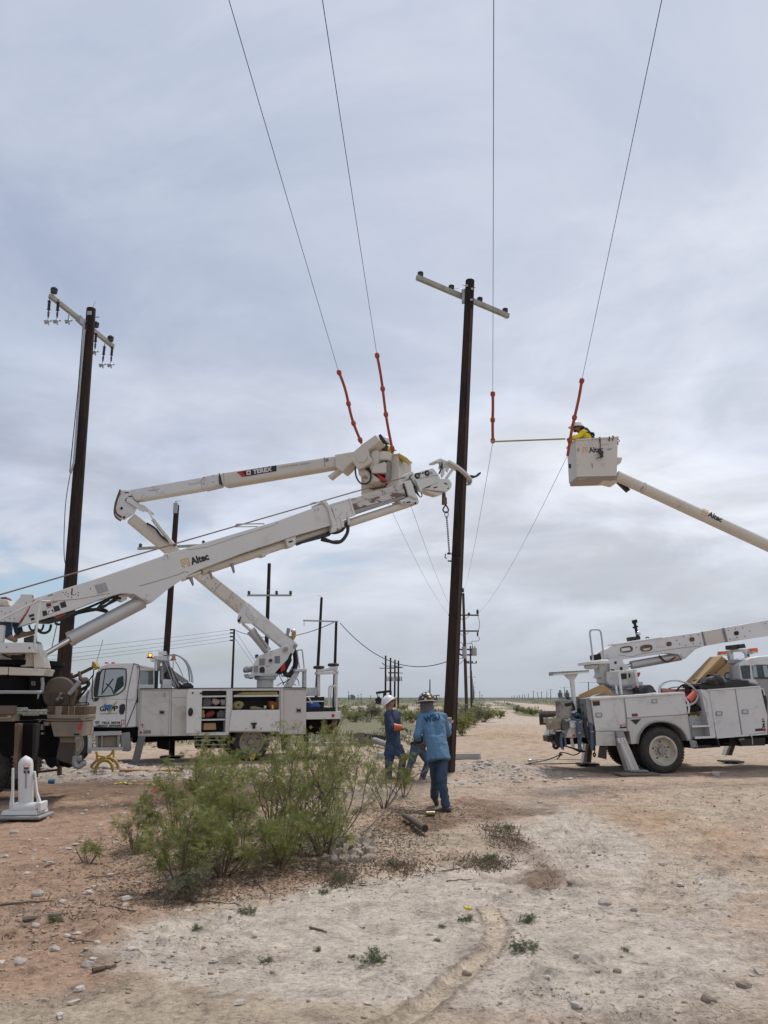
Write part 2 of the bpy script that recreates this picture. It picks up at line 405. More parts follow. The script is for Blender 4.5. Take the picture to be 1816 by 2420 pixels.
LEAF = leafmat('mesquite_leaves', (.155, .185, .050), (.235, .245, .07), (.33, .30, .13))
LEAF2 = leafmat('dry_scrub_leaves', (.125, .145, .08), (.18, .175, .105), (.25, .22, .15))
WEED = leafmat('weed_leaves', (.09, .125, .055), (.14, .16, .08), (.22, .20, .12))
def glass(name, tint, alpha):
    m = bpy.data.materials.new(name); m.use_nodes = True; t = m.node_tree; p = t.nodes['Principled BSDF']
    p.inputs['Base Color'].default_value = (*tint, 1); p.inputs['Roughness'].default_value = .05
    p.inputs['Specular IOR Level'].default_value = .8; p.inputs['Alpha'].default_value = alpha; return m
GLASS = glass('tinted_glass', (.02, .04, .04), .55); GLASSC = glass('clear_cab_glass', (.01, .03, .03), .42)
def emis(name, c, s):
    m = bpy.data.materials.new(name); m.use_nodes = True; p = m.node_tree.nodes['Principled BSDF']
    p.inputs['Base Color'].default_value = (*c, 1); p.inputs['Emission Color'].default_value = (*c, 1); p.inputs['Emission Strength'].default_value = s; return m
LIT = emis('lit_amber_bulb', (1.0, .5, .04), 2.2)
# ================================================================== GROUND
rng = np.random.RandomState(7)
_T = rng.rand(256, 256)
def vn(x, y):
    xi = np.floor(x).astype(int); yi = np.floor(y).astype(int); fx = x - xi; fy = y - yi
    fx = fx * fx * (3 - 2 * fx); fy = fy * fy * (3 - 2 * fy)
    a = _T[xi & 255, yi & 255]; b = _T[(xi + 1) & 255, yi & 255]; c = _T[xi & 255, (yi + 1) & 255]; d = _T[(xi + 1) & 255, (yi + 1) & 255]
    return a + (b - a) * fx + (c - a) * fy + (a - b - c + d) * fx * fy
def fbm(x, y, o=4, g=.5):
    s = 0; a = 1; t = 0
    for i in range(o):
        s = s + a * vn(x * 2 ** i + 17.3 * i, y * 2 ** i + 5.1 * i); t += a; a *= g
    return s / t
def gpx(u, v):     # display pixel (1660 wide) -> plan point
    p = gnd(*cD1(u, v)); return p.x, p.y
def blob(u, v, ru, rv):
    x, y = gpx(u, v); x1, _ = gpx(u + ru, v); _, y0 = gpx(u, v + rv); _, y1 = gpx(u, max(v - rv, 1515)); return x, y, abs(x1 - x), abs(y1 - y0) / 2, (y0 + y1) / 2
def field(X, Y, L_):
    s = np.zeros_like(X)
    for (u, v, ru, rv, wt) in L_:
        x, y, rx, ry, ym = blob(u, v, ru, rv)
        s = s + wt * np.exp(-(((X - x) / rx) ** 2 + ((Y - ym) / ry) ** 2))
    return s
def seg_d(X, Y, P):
    best = np.full(X.shape, 1e9); tt = np.zeros(X.shape); acc = 0
    for i in range(len(P) - 1):
        ax, ay = P[i]; bx, by = P[i + 1]; l = math.hypot(bx - ax, by - ay) + 1e-9
        t = np.clip(((X - ax) * (bx - ax) + (Y - ay) * (by - ay)) / l ** 2, 0, 1)
        d = np.hypot(X - ax - t * (bx - ax), Y - ay - t * (by - ay)); m = d < best
        best = np.where(m, d, best); tt = np.where(m, acc + t * l, tt); acc += l
    return best, tt
sm = lambda a, b, x: np.clip((x - a) / (b - a), 0, 1) ** 2 * (3 - 2 * np.clip((x - a) / (b - a), 0, 1))
TRK = [(p.x, p.y) for p in smooth_path([Vector((*gpx(u, v), 0)) for u, v in ((800, 2245), (870, 2212), (930, 2165), (1005, 2100), (1050, 2062), (1074, 2025), (1070, 1990), (1054, 1958))], 4)]
TRK2 = [gpx(u, v) for u, v in ((1150, 1930), (1195, 1890), (1225, 1840), (1245, 1800), (1262, 1765))]
TRK3 = [gpx(u, v) for u, v in ((1440, 1960), (1445, 1880), (1480, 1800), (1560, 1745), (1700, 1715))]
TRK4 = [gpx(u, v) for u, v in ((1200, 1880), (1330, 1790), (1440, 1740), (1560, 1712))]
def ground_fields(X, Y):
    nz = fbm(X * .9, Y * .9, 5); nf = fbm(X * 4.1, Y * 4.1, 4)
    wob = (nz - .5) * 1.3
    white = field(X, Y, [(450, 2030, 260, 60, .9), (760, 1985, 260, 85, 1.1), (1000, 1960, 230, 90, 1.0), (900, 2090, 330, 70, .8), (1290, 1840, 180, 110, 1.0),
                         (1350, 2050, 260, 110, .75), (1180, 2130, 320, 80, .5), (1110, 1850, 90, 60, .4), (1240, 1700, 110, 22, .5), (640, 2110, 260, 50, .5), (1520, 1930, 160, 60, .55)])
    white = sm(.30, .78, white + wob * .75 + (nf - .5) * .55)
    red = field(X, Y, [(60, 1830, 330, 110, 1.3), (150, 2010, 260, 110, 1.0), (560, 1900, 270, 38, 1.0), (90, 2130, 240, 70, .6), (900, 1790, 130, 30, .8), (360, 1760, 300, 60, .8), (30, 1960, 90, 60, .8)])
    red = sm(.25, .85, red + wob * .6 + (nf - .5) * .3)
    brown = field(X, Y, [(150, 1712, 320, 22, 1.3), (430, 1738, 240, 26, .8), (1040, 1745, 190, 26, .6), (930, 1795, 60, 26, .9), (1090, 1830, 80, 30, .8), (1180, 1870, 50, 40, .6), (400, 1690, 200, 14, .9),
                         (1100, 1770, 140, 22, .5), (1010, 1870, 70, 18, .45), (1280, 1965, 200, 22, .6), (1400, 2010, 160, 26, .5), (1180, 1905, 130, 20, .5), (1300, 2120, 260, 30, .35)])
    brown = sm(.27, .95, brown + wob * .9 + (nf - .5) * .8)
    orange = sm(.3, .8, field(X, Y, [(1110, 1592, 110, 12, 1.0), (1400, 1775, 160, 40, .8), (1560, 1820, 120, 60, .5), (760, 1890, 150, 20, .6)]) + wob * .6)
    return nz, nf, white, red, brown, orange
PILES = [(1062, 1666, 1.15, .75, .21), (1120, 1680, .7, .4, .07), (985, 1690, .5, .3, .08), (180, 1668, 1.5, .7, .22), (300, 1678, 1.2, .5, .12), (60, 1672, 1.0, .5, .10), (690, 1640, .0001, .0001, 0)]
PILEC = [(gpx(u, v)[0], gpx(u, v)[1] + .1, rx, ry, h) for u, v, rx, ry, h in PILES]
def gh(X, Y):
    X = np.asarray(X, float); Y = np.asarray(Y, float)
    d = np.hypot(X, Y); fade = 1 - sm(45, 90, d)
    h = (fbm(X * .35, Y * .35, 3) - .5) * .16 * fade + (fbm(X * 1.7 + 9, Y * 1.7, 4) - .5) * .055 * fade
    clod = fbm(X * 9 + 3, Y * 9, 3); rough = sm(.45, .65, fbm(X * .8 + 40, Y * .8 + 11, 3))
    h = h + (np.maximum(clod - .52, 0)) * (.05 + .10 * rough) * (1 - sm(14, 24, d))
    for (x, y, rx, ry, ph) in PILEC:
        e = np.exp(-(((X - x) / rx) ** 2 + ((Y - y) / ry) ** 2)); h = h + e * ph * (.75 + .5 * fbm(X * 6, Y * 6, 3))
    dd, tt = seg_d(X, Y, TRK); wv = .066 + .004 * np.sin(tt * 40)
    inside = 1 - sm(wv * .8, wv * 1.05, dd); rim = np.exp(-((dd - wv * 1.25) / .028) ** 2) * (.1 + 1.7 * fbm(X * 16, Y * 16, 2) ** 1.5)
    h = np.where(dd < .3, h * (1 - .8 * inside) - .022 * inside + .007 * rim + .004 * inside * np.sin(dd * 190), h)
    for T, wd, dp in ((TRK2, .13, .03), (TRK3, .28, .018), (TRK4, .26, .014)):
        dd, tt = seg_d(X, Y, T); i2 = 1 - sm(wd * .8, wd * 1.1, dd)
        h = h - dp * i2 + .012 * np.exp(-((dd - wd * 1.25) / .05) ** 2) + .008 * i2 * np.sign(np.sin(tt * 62 + np.where(dd < wd * .5, 2, 0)))
    return h
def gz(x, y): return float(gh(np.array([x]), np.array([y]))[0])
def axis(segs):
    o = []
    for a, b, s in segs: o += list(np.arange(a, b, s))
    return o
xs_ = axis([(-9, -4.5, .05), (-4.5, 4.5, .03), (4.5, 9, .05)]); xo = [9.0]; st_ = .06
while xo[-1] < 4500: xo.append(xo[-1] + st_); st_ *= 1.09
xs_ = np.array([-q for q in reversed(xo)] + xs_ + xo)
ys_ = axis([(3.2, 9, .03), (9, 13, .04), (13, 24, .055)]); yo = [24.0]; st_ = .07
while yo[-1] < 6000: yo.append(yo[-1] + st_); st_ *= 1.045
yb = [3.2]; st_ = .05
while yb[-1] > -300: yb.append(yb[-1] - st_); st_ *= 1.2
ys_ = np.array(list(reversed(yb[1:])) + ys_ + yo)
GX, GY = np.meshgrid(xs_, ys_); HZ = gh(GX, GY)
nz, nf, white, red, brown, orange = ground_fields(GX, GY)
def mixa(a, b, f): return a * (1 - f[..., None]) + np.array(b) * f[..., None]
c = np.ones(GX.shape + (3,)) * np.array((.385, .287, .215))
c = mixa(c, (.375, .300, .225), sm(.45, .62, fbm(GX * .5 + 3, GY * .5, 3)))
D = np.hypot(GX, GY)
c = mixa(c, (.315, .205, .142), red * .9)
c = mixa(c, (.452, .388, .325), white)
c = mixa(c, (.36, .235, .135), orange * .55)
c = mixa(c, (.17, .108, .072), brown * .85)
for (x, y, rx, ry, ph) in PILEC:
    c = mixa(c, (.40, .345, .295), np.clip(np.exp(-(((GX - x) / rx / 1.15) ** 2 + ((GY - y) / ry / 1.15) ** 2)) * 1.5 * min(ph / .1, 1) - .15 + (nf - .5) * .6, 0, 1) * .85)
dd, tt = seg_d(GX, GY, TRK); c = mixa(c, (.47, .385, .295), 1 - sm(.058, .082, dd)); c = mixa(c, (.17, .12, .085), np.exp(-((dd - .092) / .016) ** 2) * .7)
dd, tt = seg_d(GX, GY, TRK3); c = mixa(c, (.41, .33, .25), (1 - sm(.2, .32, dd)) * .6)
# far ground: scrub greens with pale bare patches; dirt road kept sandy
def road_mask(X, Y):
    m = np.zeros_like(X)
    for prof in ROADS:
        yy = [q[0] for q in prof]; l = np.interp(Y, yy, [q[1] for q in prof]); r = np.interp(Y, yy, [q[2] for q in prof])
        wob = (fbm(X * .25, Y * .08, 3) - .5) * 5
        m = np.maximum(m, sm(0, 1.2, X - l + wob) * sm(0, 1.2, r - X + wob) * (Y >= yy[0]) * (Y <= yy[-1]))
    return m
def rd(rows):
    o = []
    for y, a, b in rows:
        u0, v0 = cW(a, y); u1, v1 = cW(b, y); g0 = gnd(u0, v0); g1 = gnd(u1, v1); o.append((g0.y, g0.x, g1.x))
    return sorted(o)
ROADS = [rd([(1000, -60, 1500), (850, 40, 1020), (780, 90, 820), (700, 150, 560), (640, 165, 430), (600, 190, 330), (582, 230, 300)]),
         rd([(900, 1150, 2600), (840, 1170, 2300), (760, 1030, 1900), (700, 880, 1560), (650, 690, 1330), (615, 480, 900), (590, 395, 640), (578, 380, 520)])]
rmask = road_mask(GX, GY)
patch = sm(.50, .60, fbm(GX * .10 + 2, GY * .035 + 7, 4))
farf = sm(26, 40, GY + (nz - .5) * 22 - np.where(GX > 2.0, 30, 0))
gcol = np.ones(GX.shape + (3,)) * np.array((.165, .155, .095)); gcol = mixa(gcol, (.38, .32, .26), patch * (1 - sm(120, 260, D)) * .8)
gcol = mixa(gcol, (.125, .135, .092), sm(150, 400, D))
gcol = mixa(gcol, (.085, .10, .085), sm(600, 1800, D))
c = c * (1 - (farf * (1 - rmask))[..., None]) + gcol * (farf * (1 - rmask))[..., None]
c = mixa(c, (.42, .345, .285), rmask * sm(30, 50, GY) * .9)
c = np.clip(c, .01, .9)
ny, nx = GX.shape
me = bpy.data.meshes.new('ground'); nv = nx * ny
me.vertices.add(nv); me.vertices.foreach_set('co', np.stack([GX, GY, HZ], -1).astype(np.float32).ravel())
ii = np.arange(nv).reshape(ny, nx); q = np.stack([ii[:-1, :-1], ii[:-1, 1:], ii[1:, 1:], ii[1:, :-1]], -1).reshape(-1, 4)
me.loops.add(q.size); me.loops.foreach_set('vertex_index', q.ravel().astype(np.int32))
me.polygons.add(len(q)); me.polygons.foreach_set('loop_start', np.arange(0, q.size, 4, dtype=np.int32)); me.polygons.foreach_set('loop_total', np.full(len(q), 4, np.int32))
me.update(calc_edges=True); me.polygons.foreach_set('use_smooth', np.ones(len(q), bool))
ca = me.color_attributes.new('soil', 'FLOAT_COLOR', 'POINT'); ca.data.foreach_set('color', np.concatenate([c, np.ones(GX.shape + (1,))], -1).astype(np.float32).ravel())
m = bpy.data.materials.new('desert_soil'); m.use_nodes = True; t = m.node_tree; p = t.nodes['Principled BSDF']; p.inputs['Roughness'].default_value = .95; p.inputs['Specular IOR Level'].default_value = .15
va = N(t, 'ShaderNodeVertexColor', layer_name='soil').outputs[0]; co = N(t, 'ShaderNodeTexCoord').outputs['Object']
f1 = mixc(t, 1.0, ramp(t, noise(t, co, 2.6, 10, .78, .5), [(.36, .62), (.48, .98), (.62, 1.22)]), ramp(t, noise(t, co, 13, 8, .75, .9), [(.36, .72), (.47, 1.0), (.62, 1.14)]), 'MULTIPLY')
f2 = ramp(t, noise(t, co, 34, 6, .7), [(.34, .58), (.46, 1.0), (.66, 1.18)])
col = mixc(t, 1.0, mixc(t, 1.0, va, f1, 'MULTIPLY'), f2, 'MULTIPLY')
mp_ = N(t, 'ShaderNodeMapping'); L(t, co, mp_.inputs[0]); mp_.inputs['Scale'].default_value = (1.0, .8, 1)
vo = N(t, 'ShaderNodeTexVoronoi', feature='DISTANCE_TO_EDGE'); vo.inputs['Scale'].default_value = 3.4
nn = noise(t, co, 5, 4, .6, 0, 1); va2 = N(t, 'ShaderNodeVectorMath', operation='SCALE'); L(t, nn, va2.inputs[0]); va2.inputs['Scale'].default_value = .35
vb = N(t, 'ShaderNodeVectorMath', operation='ADD'); L(t, mp_.outputs[0], vb.inputs[0]); L(t, va2.outputs[0], vb.inputs[1]); L(t, vb.outputs[0], vo.inputs['Vector'])
crk = math_n(t, 'MULTIPLY', ramp(t, vo.outputs[0], [(.0, 1), (.022, 0)]), ramp(t, noise(t, co, .9, 3, .5), [(.46, 0), (.58, 1)]))
col = mixc(t, math_n(t, 'MULTIPLY', crk, .16), col, (.13, .10, .075))
# broken crust flakes, dark litter specks
n5 = noise(t, co, 11, 8, .8, .8); spk = math_n(t, 'MULTIPLY', ramp(t, n5, [(.57, 0), (.63, 1)]), ramp(t, noise(t, co, .75, 4, .6), [(.42, .25), (.60, 1)]))
col = mixc(t, math_n(t, 'MULTIPLY', spk, .65), col, (.15, .11, .08))
wsp = ramp(t, noise(t, co, 19, 6, .75, .5), [(.64, 0), (.70, 1)])
col = mixc(t, math_n(t, 'MULTIPLY', wsp, .5), col, (.50, .44, .37))
L(t, col, p.inputs['Base Color'])
bp = N(t, 'ShaderNodeBump'); bp.inputs['Strength'].default_value = .9; bp.inputs['Distance'].default_value = .045
hh = math_n(t, 'ADD', math_n(t, 'ADD', math_n(t, 'MULTIPLY', n5, .55), math_n(t, 'MULTIPLY', noise(t, co, 42, 6, .7), .35)), math_n(t, 'MULTIPLY', crk, -.2))
L(t, hh, bp.inputs['Height']); L(t, bp.outputs[0], p.inputs['Normal'])
me.materials.append(m)
go = bpy.data.objects.new('ground', me); COL.objects.link(go); go['kind'] = 'structure'

# ------------------------------------------------------------------ triangle soup helper
def soup(name, V, material, parent=None, smooth=False):
    V = np.asarray(V, np.float32).reshape(-1, 3); n = len(V) // 3
    me = bpy.data.meshes.new(name); me.vertices.add(len(V)); me.vertices.foreach_set('co', V.ravel())
    me.loops.add(len(V)); me.loops.foreach_set('vertex_index', np.arange(len(V), dtype=np.int32))
    me.polygons.add(n); me.polygons.foreach_set('loop_start', np.arange(0, len(V), 3, dtype=np.int32)); me.polygons.foreach_set('loop_total', np.full(n, 3, np.int32))
    me.update(calc_edges=True); me.materials.append(material)
    o = bpy.data.objects.new(name, me); COL.objects.link(o)
    if parent: o.parent = parent
    return o
def fronds(P, Dr, ln, pairs, ll, lw, rs):
    "pinnate leaves: P,Dr (n,3), ln (n)"
    n = len(P); Dr = Dr / (np.linalg.norm(Dr, axis=1, keepdims=True) + 1e-9)
    rv = rs.randn(n, 3); S = np.cross(Dr, rv); S /= (np.linalg.norm(S, axis=1, keepdims=True) + 1e-9)
    out = []
    for k in range(pairs):
        t = (k + .6) / pairs
        b = P + Dr * (ln * t)[:, None]; b[:, 2] -= ln * t * t * .25
        for sg in (-1, 1):
            l2 = ll * (.7 + .6 * rs.rand(n))[:, None]
            tip = b + S * sg * l2 + Dr * l2 * .45 + rs.randn(n, 3) * .004; tip[:, 2] -= l2[:, 0] * .15
            out.append(np.stack([b - Dr * lw / 2, b + Dr * lw / 2, tip], 1))
    return np.concatenate(out, 0)
def make_bush(name, label, cat, loc, h, spread, nst, nfr, seed, group=None, leaf=LEAF, lowcut=.25, lean=(0, 0), fl=.10, pairs=6, ll=.030, lw=.008, bark=BARK, thick=.011, splay=.62):
    rs = np.random.RandomState(seed); rd_ = random.Random(seed)
    root = thing(name, label, cat, loc, group); b = MB(); sites = []; wts = []
    def grow(p, d, ln, r, lev):
        n = max(4, int(ln / .07)); P = [p.copy()]; q = p.copy(); dd_ = d.copy()
        for i in range(n):
            dd_ = (dd_ + Vector((rd_.gauss(0, .10), rd_.gauss(0, .10), rd_.gauss(.015, .07)))).normalized()
            q = q + dd_ * ln / n; P.append(q.copy())
            if lev < 2 and i > n * .2 and rd_.random() < (.42 if lev == 0 else .34):
                sd_ = Vector((rd_.gauss(0, 1), rd_.gauss(0, 1), rd_.gauss(.25, .6))).normalized()
                grow(q, (dd_ * .75 + sd_ * .75).normalized(), ln * rd_.uniform(.25, .5) * (1 - .4 * i / n), r * .55, lev + 1)
            f = i / n
            if lev > 0 or f > lowcut:
                sites.append((q.copy(), dd_.copy(), r)); wts.append((.35 + f) * (1.0 if lev else .8))
        b.tube(P, [max(r * (1 - .8 * i / n), .0016) for i in range(n + 1)], 5, cap=False)
    for i in range(nst):
        a = rd_.uniform(0, 2 * math.pi); sp_ = rd_.random() ** .7 * splay
        d = Vector((math.cos(a) * sp_ + lean[0], math.sin(a) * sp_ + lean[1], 1)).normalized()
        grow(Vector((math.cos(a) * spread * .10 * rd_.random(), math.sin(a) * spread * .10 * rd_.random(), -.03)), d, h * rd_.uniform(.6, 1.05) * (1 + .15 * sp_), thick * rd_.uniform(.6, 1.2), 0)
    b.out('trunk', bark, root, local=True)
    wt = np.array(wts); wt /= wt.sum(); idx = rs.choice(len(sites), nfr, p=wt)
    P = np.array([sites[i][0] for i in idx]) + rs.randn(nfr, 3) * .022
    Dd = np.array([sites[i][1] for i in idx]) * .5 + rs.randn(nfr, 3) * .75
    P[:, 2] = np.maximum(P[:, 2], .03)
    soup('foliage', fronds(P, Dd, fl * (.6 + .8 * rs.rand(nfr)), pairs, ll, lw, rs), leaf, root)
    return root
def on(u, v): x, y = gpx(u, v); return (x, y, gz(x, y))

# ------------------------------------------------------------------ foreground mesquite thicket
BS = [((640, 1838), 1.23, .7, 13, 1302, 'tall leafy mesquite bush in the middle of the thicket, before the bucket truck wheel', 0),
      ((725, 1822), 1.13, .7, 13, 1302, 'leafy mesquite bush on the right of the thicket beside the brown paper scraps', .05),
      ((520, 1858), 0.93, .6, 13, 1302, 'broad green mesquite bush left of the tallest bush in the thicket', -.1),
      ((397, 1925), 0.72, .35, 13, 850, 'small mesquite bush nearest the camera with pale bare stems at its base', -.15),
      ((455, 1812), 1.2, .4, 11, 1000, 'thin upright mesquite bush in front of the truck outrigger, left back of the thicket', -.1),
      ((290, 1850), 0.47, .3, 7, 260, 'low sparse mesquite sprout among white stones left of the thicket', -.15),
      ((190, 1868), 0.24, .2, 5, 74, 'tiny green mesquite sprout furthest left on the reddish soil', 0),
      ((830, 1750), 0.88, .3, 7, 558, 'bare-stemmed mesquite bush leaning beside the person in navy coveralls', .1),
      ((590, 1790), 1.16, .4, 10, 806, 'mesquite bush at the back of the thicket under the open truck compartment', 0),
      ((872, 1722), 0.46, .2, 5, 186, 'small mesquite sapling in front of the crouching person beside the pole', 0),
      ((690, 1775), 1.02, .6, 10, 868, 'dense mesquite bush behind the right half of the thicket', .1),
      ((600, 1872), 0.58, .6, 12, 713, 'low bushy mesquite at the front edge of the thicket centre', 0),
      ((480, 1890), 0.61, .5, 11, 651, 'low bushy mesquite joining the nearest bush to the thicket', 0),
      ((700, 1852), 0.58, .6, 12, 713, 'low bushy mesquite at the front right of the thicket', .1),
      ((385, 1830), 0.80, .5, 10, 520, 'open mesquite bush at the left side of the thicket', -.2)]
for i, (uv, h, s_, ns, nf_, lab, ln_) in enumerate(BS):
    make_bush('mesquite_bush', lab, 'bush', on(*uv), h, s_, ns, int(nf_ * (.62 if i in (0, 1, 8, 10, 13, 7) else .84)), 11 + i, 'mesquite bushes in the foreground thicket', lowcut=.12 if i != 7 else .35, lean=(ln_, 0), splay=1.05 if i in (2, 11, 12, 13) else .8, thick=.010)
# dry undergrowth grass tuft at the nearest bush
make_bush('grey_twig_tuft', 'tangled grey dry tuft at the foot of the nearest mesquite bush', 'dry plant', on(405, 1945), .26, .3, 16, 260, 77, leaf=LEAF2, bark=TWIG, thick=.004, fl=.05, ll=.016)
# ------------------------------------------------------------------ mid distance scrub bushes
proto = [make_bush('desert_bush', 'x', 'bush', (0, 0, 0), 1.3, .8, 14, 1200, 200 + k, 'scrub bushes beyond the work area', leaf=(LEAF, LEAF2)[k % 2], lowcut=.05, fl=.16, pairs=5, ll=.06, lw=.022, splay=1.2) for k in range(3)]
MIDB = [(765, 1560, .8, 'pale green bush just past the truck tailgate'), (800, 1552, 1.1, 'wide bush left of the white hard hat, second from the truck tailgate'), (845, 1575, .7, 'low bush behind the shoulder of the person in navy'),
        (700 + 190, 1562, .9, 'green bush seen between the two hard hats'), (925, 1545, .9, 'wispy bush behind the brown hard hat'), (952, 1568, .8, 'bush just left of the held wooden pole'),
        (1000, 1590, 1.05, 'dense green bush just right of the held pole'), (1022, 1566, 1.2, 'tall green bush at the foot of the transformer pole'), (1045, 1560, 1.2, 'green bush behind the orange stake right of the transformer pole'),
        (1080, 1552, .7, 'low bush at the left edge of the dirt track'), (1118, 1538, .75, 'bush between the two dirt roads, left one'), (1135, 1542, .8, 'bush between the two dirt roads, middle one'), (1152, 1546, .7, 'bush between the two dirt roads, right one'),
        (985, 1545, 1.2, 'bush hidden partly behind the held pole'), (870, 1535, .9, 'bush at the foot of the four pole group'), (740, 1540, .9, 'bush behind the truck tail ladder')]
for i, (u, v, s_, lab) in enumerate(MIDB):
    r = proto[i % 3]; o = r if i < 3 else dup(r); o.location = on(u, v); o['label'] = lab; o.rotation_euler[2] = i * 1.3; s_ *= .8; o.scale = (s_ * 1.15, s_ * 1.15, s_ * .9)
# ------------------------------------------------------------------ scrub ground cover (nobody could count it)
rs = np.random.RandomState(5); V = []
def clumps(n, ymin, ymax, side, sz, dens, k=14):
    yy = ymin * (ymax / ymin) ** rs.rand(n * 3); xx = (rs.rand(n * 3) - .5) * 1.25 * yy
    d = fbm(xx * .12, yy * .05, 3); ok = (d > dens) & (road_mask(xx, yy) < .2)
    if side: ok &= (xx < 1.6) | (yy > 62)
    ok &= ~((xx > -8) & (xx < 5.5) & (yy < 24.5)); xx = xx[ok][:n]; yy = yy[ok][:n]
    z = gh(xx, yy); s_ = sz * (.5 + rs.rand(len(xx))) * (1 + yy / 900)
    for j in range(k):
        a = rs.rand(len(xx)) * 6.28; r = s_ * np.sqrt(rs.rand(len(xx))) * 1.3; h = s_ * rs.rand(len(xx)) * .7
        c_ = np.stack([xx + np.cos(a) * r, yy + np.sin(a) * r, z + h], -1)
        q1 = rs.randn(len(xx), 3) * (s_ * .20)[:, None]; q2 = rs.randn(len(xx), 3) * (s_ * .20)[:, None]; q2[:, 2] = np.abs(q2[:, 2]) * 1.5
        V.append(np.stack([c_ - q1 * .5, c_ + q1 * .5, c_ + q2], 1))
clumps(520, 27, 60, True, .26, .53, 26); clumps(1500, 50, 160, True, .34, .47, 18); clumps(3200, 130, 900, False, .55, .44, 9)
so = soup('scrub', np.concatenate(V, 0), LEAF2); so['kind'] = 'stuff'
# ------------------------------------------------------------------ pebbles, clods
def stones(n, mat_, name, region, smin, smax, dens_fn, seed, flat=.5):
    rs = np.random.RandomState(seed); b = MB(); b.ball((0, 0, 0), 1, n=6, m=4); base = np.array(b.v); F = np.array([list(f) + ([f[-1]] if len(f) == 3 else []) for f in b.f])
    x = region[0] + rs.rand(n * 4) * (region[1] - region[0]); y = region[2] * (region[3] / region[2]) ** rs.rand(n * 4)
    ok = rs.rand(n * 4) < dens_fn(x, y); x = x[ok][:n]; y = y[ok][:n]; n = len(x)
    s_ = smin * (smax / smin) ** (rs.rand(n) ** 2.2); z = gh(x, y)
    jit = 1 + rs.randn(n, len(base), 1) * .16
    V = base[None] * jit * np.stack([s_ * (.7 + .6 * rs.rand(n)), s_ * (.7 + .6 * rs.rand(n)), s_ * flat * (.6 + .7 * rs.rand(n))], -1)[:, None]
    a = rs.rand(n) * 6.28; ca_, sa_ = np.cos(a)[:, None], np.sin(a)[:, None]
    Vx = V[..., 0] * ca_ - V[..., 1] * sa_ + x[:, None]; Vy = V[..., 0] * sa_ + V[..., 1] * ca_ + y[:, None]; Vz = V[..., 2] + (z + s_ * flat * .25)[:, None]
    tri = []
    for f in b.f:
        for k in range(1, len(f) - 1): tri.append((f[0], f[k], f[k + 1]))
    tri = np.array(tri); W = np.stack([Vx, Vy, Vz], -1)[:, tri].reshape(-1, 3)
    o = soup(name, W, mat_); o['kind'] = 'stuff'; return o
def pile_w(x, y):
    s_ = np.zeros_like(x)
    for (px, py, rx, ry, ph) in PILEC: s_ += np.exp(-(((x - px) / rx / 1.3) ** 2 + ((y - py) / ry / 1.4) ** 2)) * min(ph / .12, 1)
    return np.clip(s_, 0, 1)
redw = lambda x, y: field(x, y, [(60, 1830, 330, 110, 1.0), (230, 1800, 120, 40, 1.2), (120, 2060, 220, 140, .6)])
stones(1700, STONE, 'pebbles', (-6, 8, 4.0, 20), .006, .045, lambda x, y: np.clip(.10 + .6 * redw(x, y) + pile_w(x, y), 0, 1), 1)
stones(1500, STONE, 'rubble', (-9, 4.5, 15, 21), .015, .075, lambda x, y: pile_w(x, y), 2)
stones(9000, DIRTCL, 'dirt_clods', (-4.5, 7.5, 4.0, 18), .005, .022, lambda x, y: np.clip(sm(.40, .66, fbm(x * .9 + 40, y * .9 + 11, 3)) * .9 + .08 + (np.exp(-((seg_d(x, y, TRK)[0] - .15) / .04) ** 2)) * 1.5, 0, 1), 3, .45)
# individual stones
b = MB(); b.ball((0, 0, 0), 1, (1, .8, .55), 9, 7)
def rockproto(seed, mt):
    r = random.Random(seed); b = MB(); b.ball((0, 0, .3), 1, (1, .8, .6), 10, 7)
    b.v = [tuple(Vector(q) * (1 + .35 * (mnoise.noise(Vector(q) * 1.4 + Vector((seed * 3, 0, 0)))))) for q in b.v]; return b.out('rock', mt, bevel=0)
RP = [rockproto(k, (STONE, DIRTCL)[k % 2]) for k in range(4)]; used = set()
RK = [(1546, 1672, .17, 0, 'large smooth pale rock on the sand below the right truck'), (1345, 1685, .07, 1, 'small brown clod near the outrigger pad of the right truck'), (1370, 1970, .05, 1, 'dark angular clod in the middle of the right foreground'),
      (1335, 2112, .05, 1, 'dark clod right of the green weed in the right foreground'), (1610, 2145, .07, 1, 'square brown clod near the lower right corner'), (1532, 2178, .07, 3, 'pointed brown clod left of the lower right corner'),
      (1308, 2103, .035, 3, 'little brown clod beside the dark clod in the right foreground'), (1305, 1950, .09, 0, 'flat pale stone on the crust right of the tyre rut'), (1232, 1912, .05, 1, 'brown clod at the end of the second rut'),
      (1008, 2098, .055, 3, 'dark clod lying on the edge of the tyre rut'), (80, 1935, .09, 2, 'white stone left of the nearest bush on red soil'), (75, 2010, .06, 0, 'pale stone above the grey driftwood'),
      (190, 2095, .07, 2, 'white stone beside the dark bark chip lower left'), (40, 2090, .08, 0, 'pale flat stone at the left edge'), (30, 1800, .10, 2, 'white stone near the outrigger foot'), (262, 1795, .10, 2, 'largest white stone in the heap left of the thicket'),
      (240, 1778, .07, 0, 'white stone at the top of the heap left of the thicket'), (300, 1812, .09, 2, 'bright white stone at the right of the heap left of the thicket'), (225, 1798, .05, 0, 'small white stone at the left of the heap'),
      (110, 1872, .06, 2, 'lone white stone on red soil left of the sprout'), (1480, 2240 - 60, .03, 1, 'tiny clod at the bottom right'), (1250, 2090, .03, 3, 'tiny clod left of the dark clod pair'), (1395, 1760, .05, 1, 'brown clod on the tyre prints right'),
      (1445, 2060, .035, 3, 'small clod near the right foreground weed'), (1150, 1765, .05, 1, 'clod right of the walking person'), (1105, 1925, .04, 3, 'clod beside the drain of the second rut')]
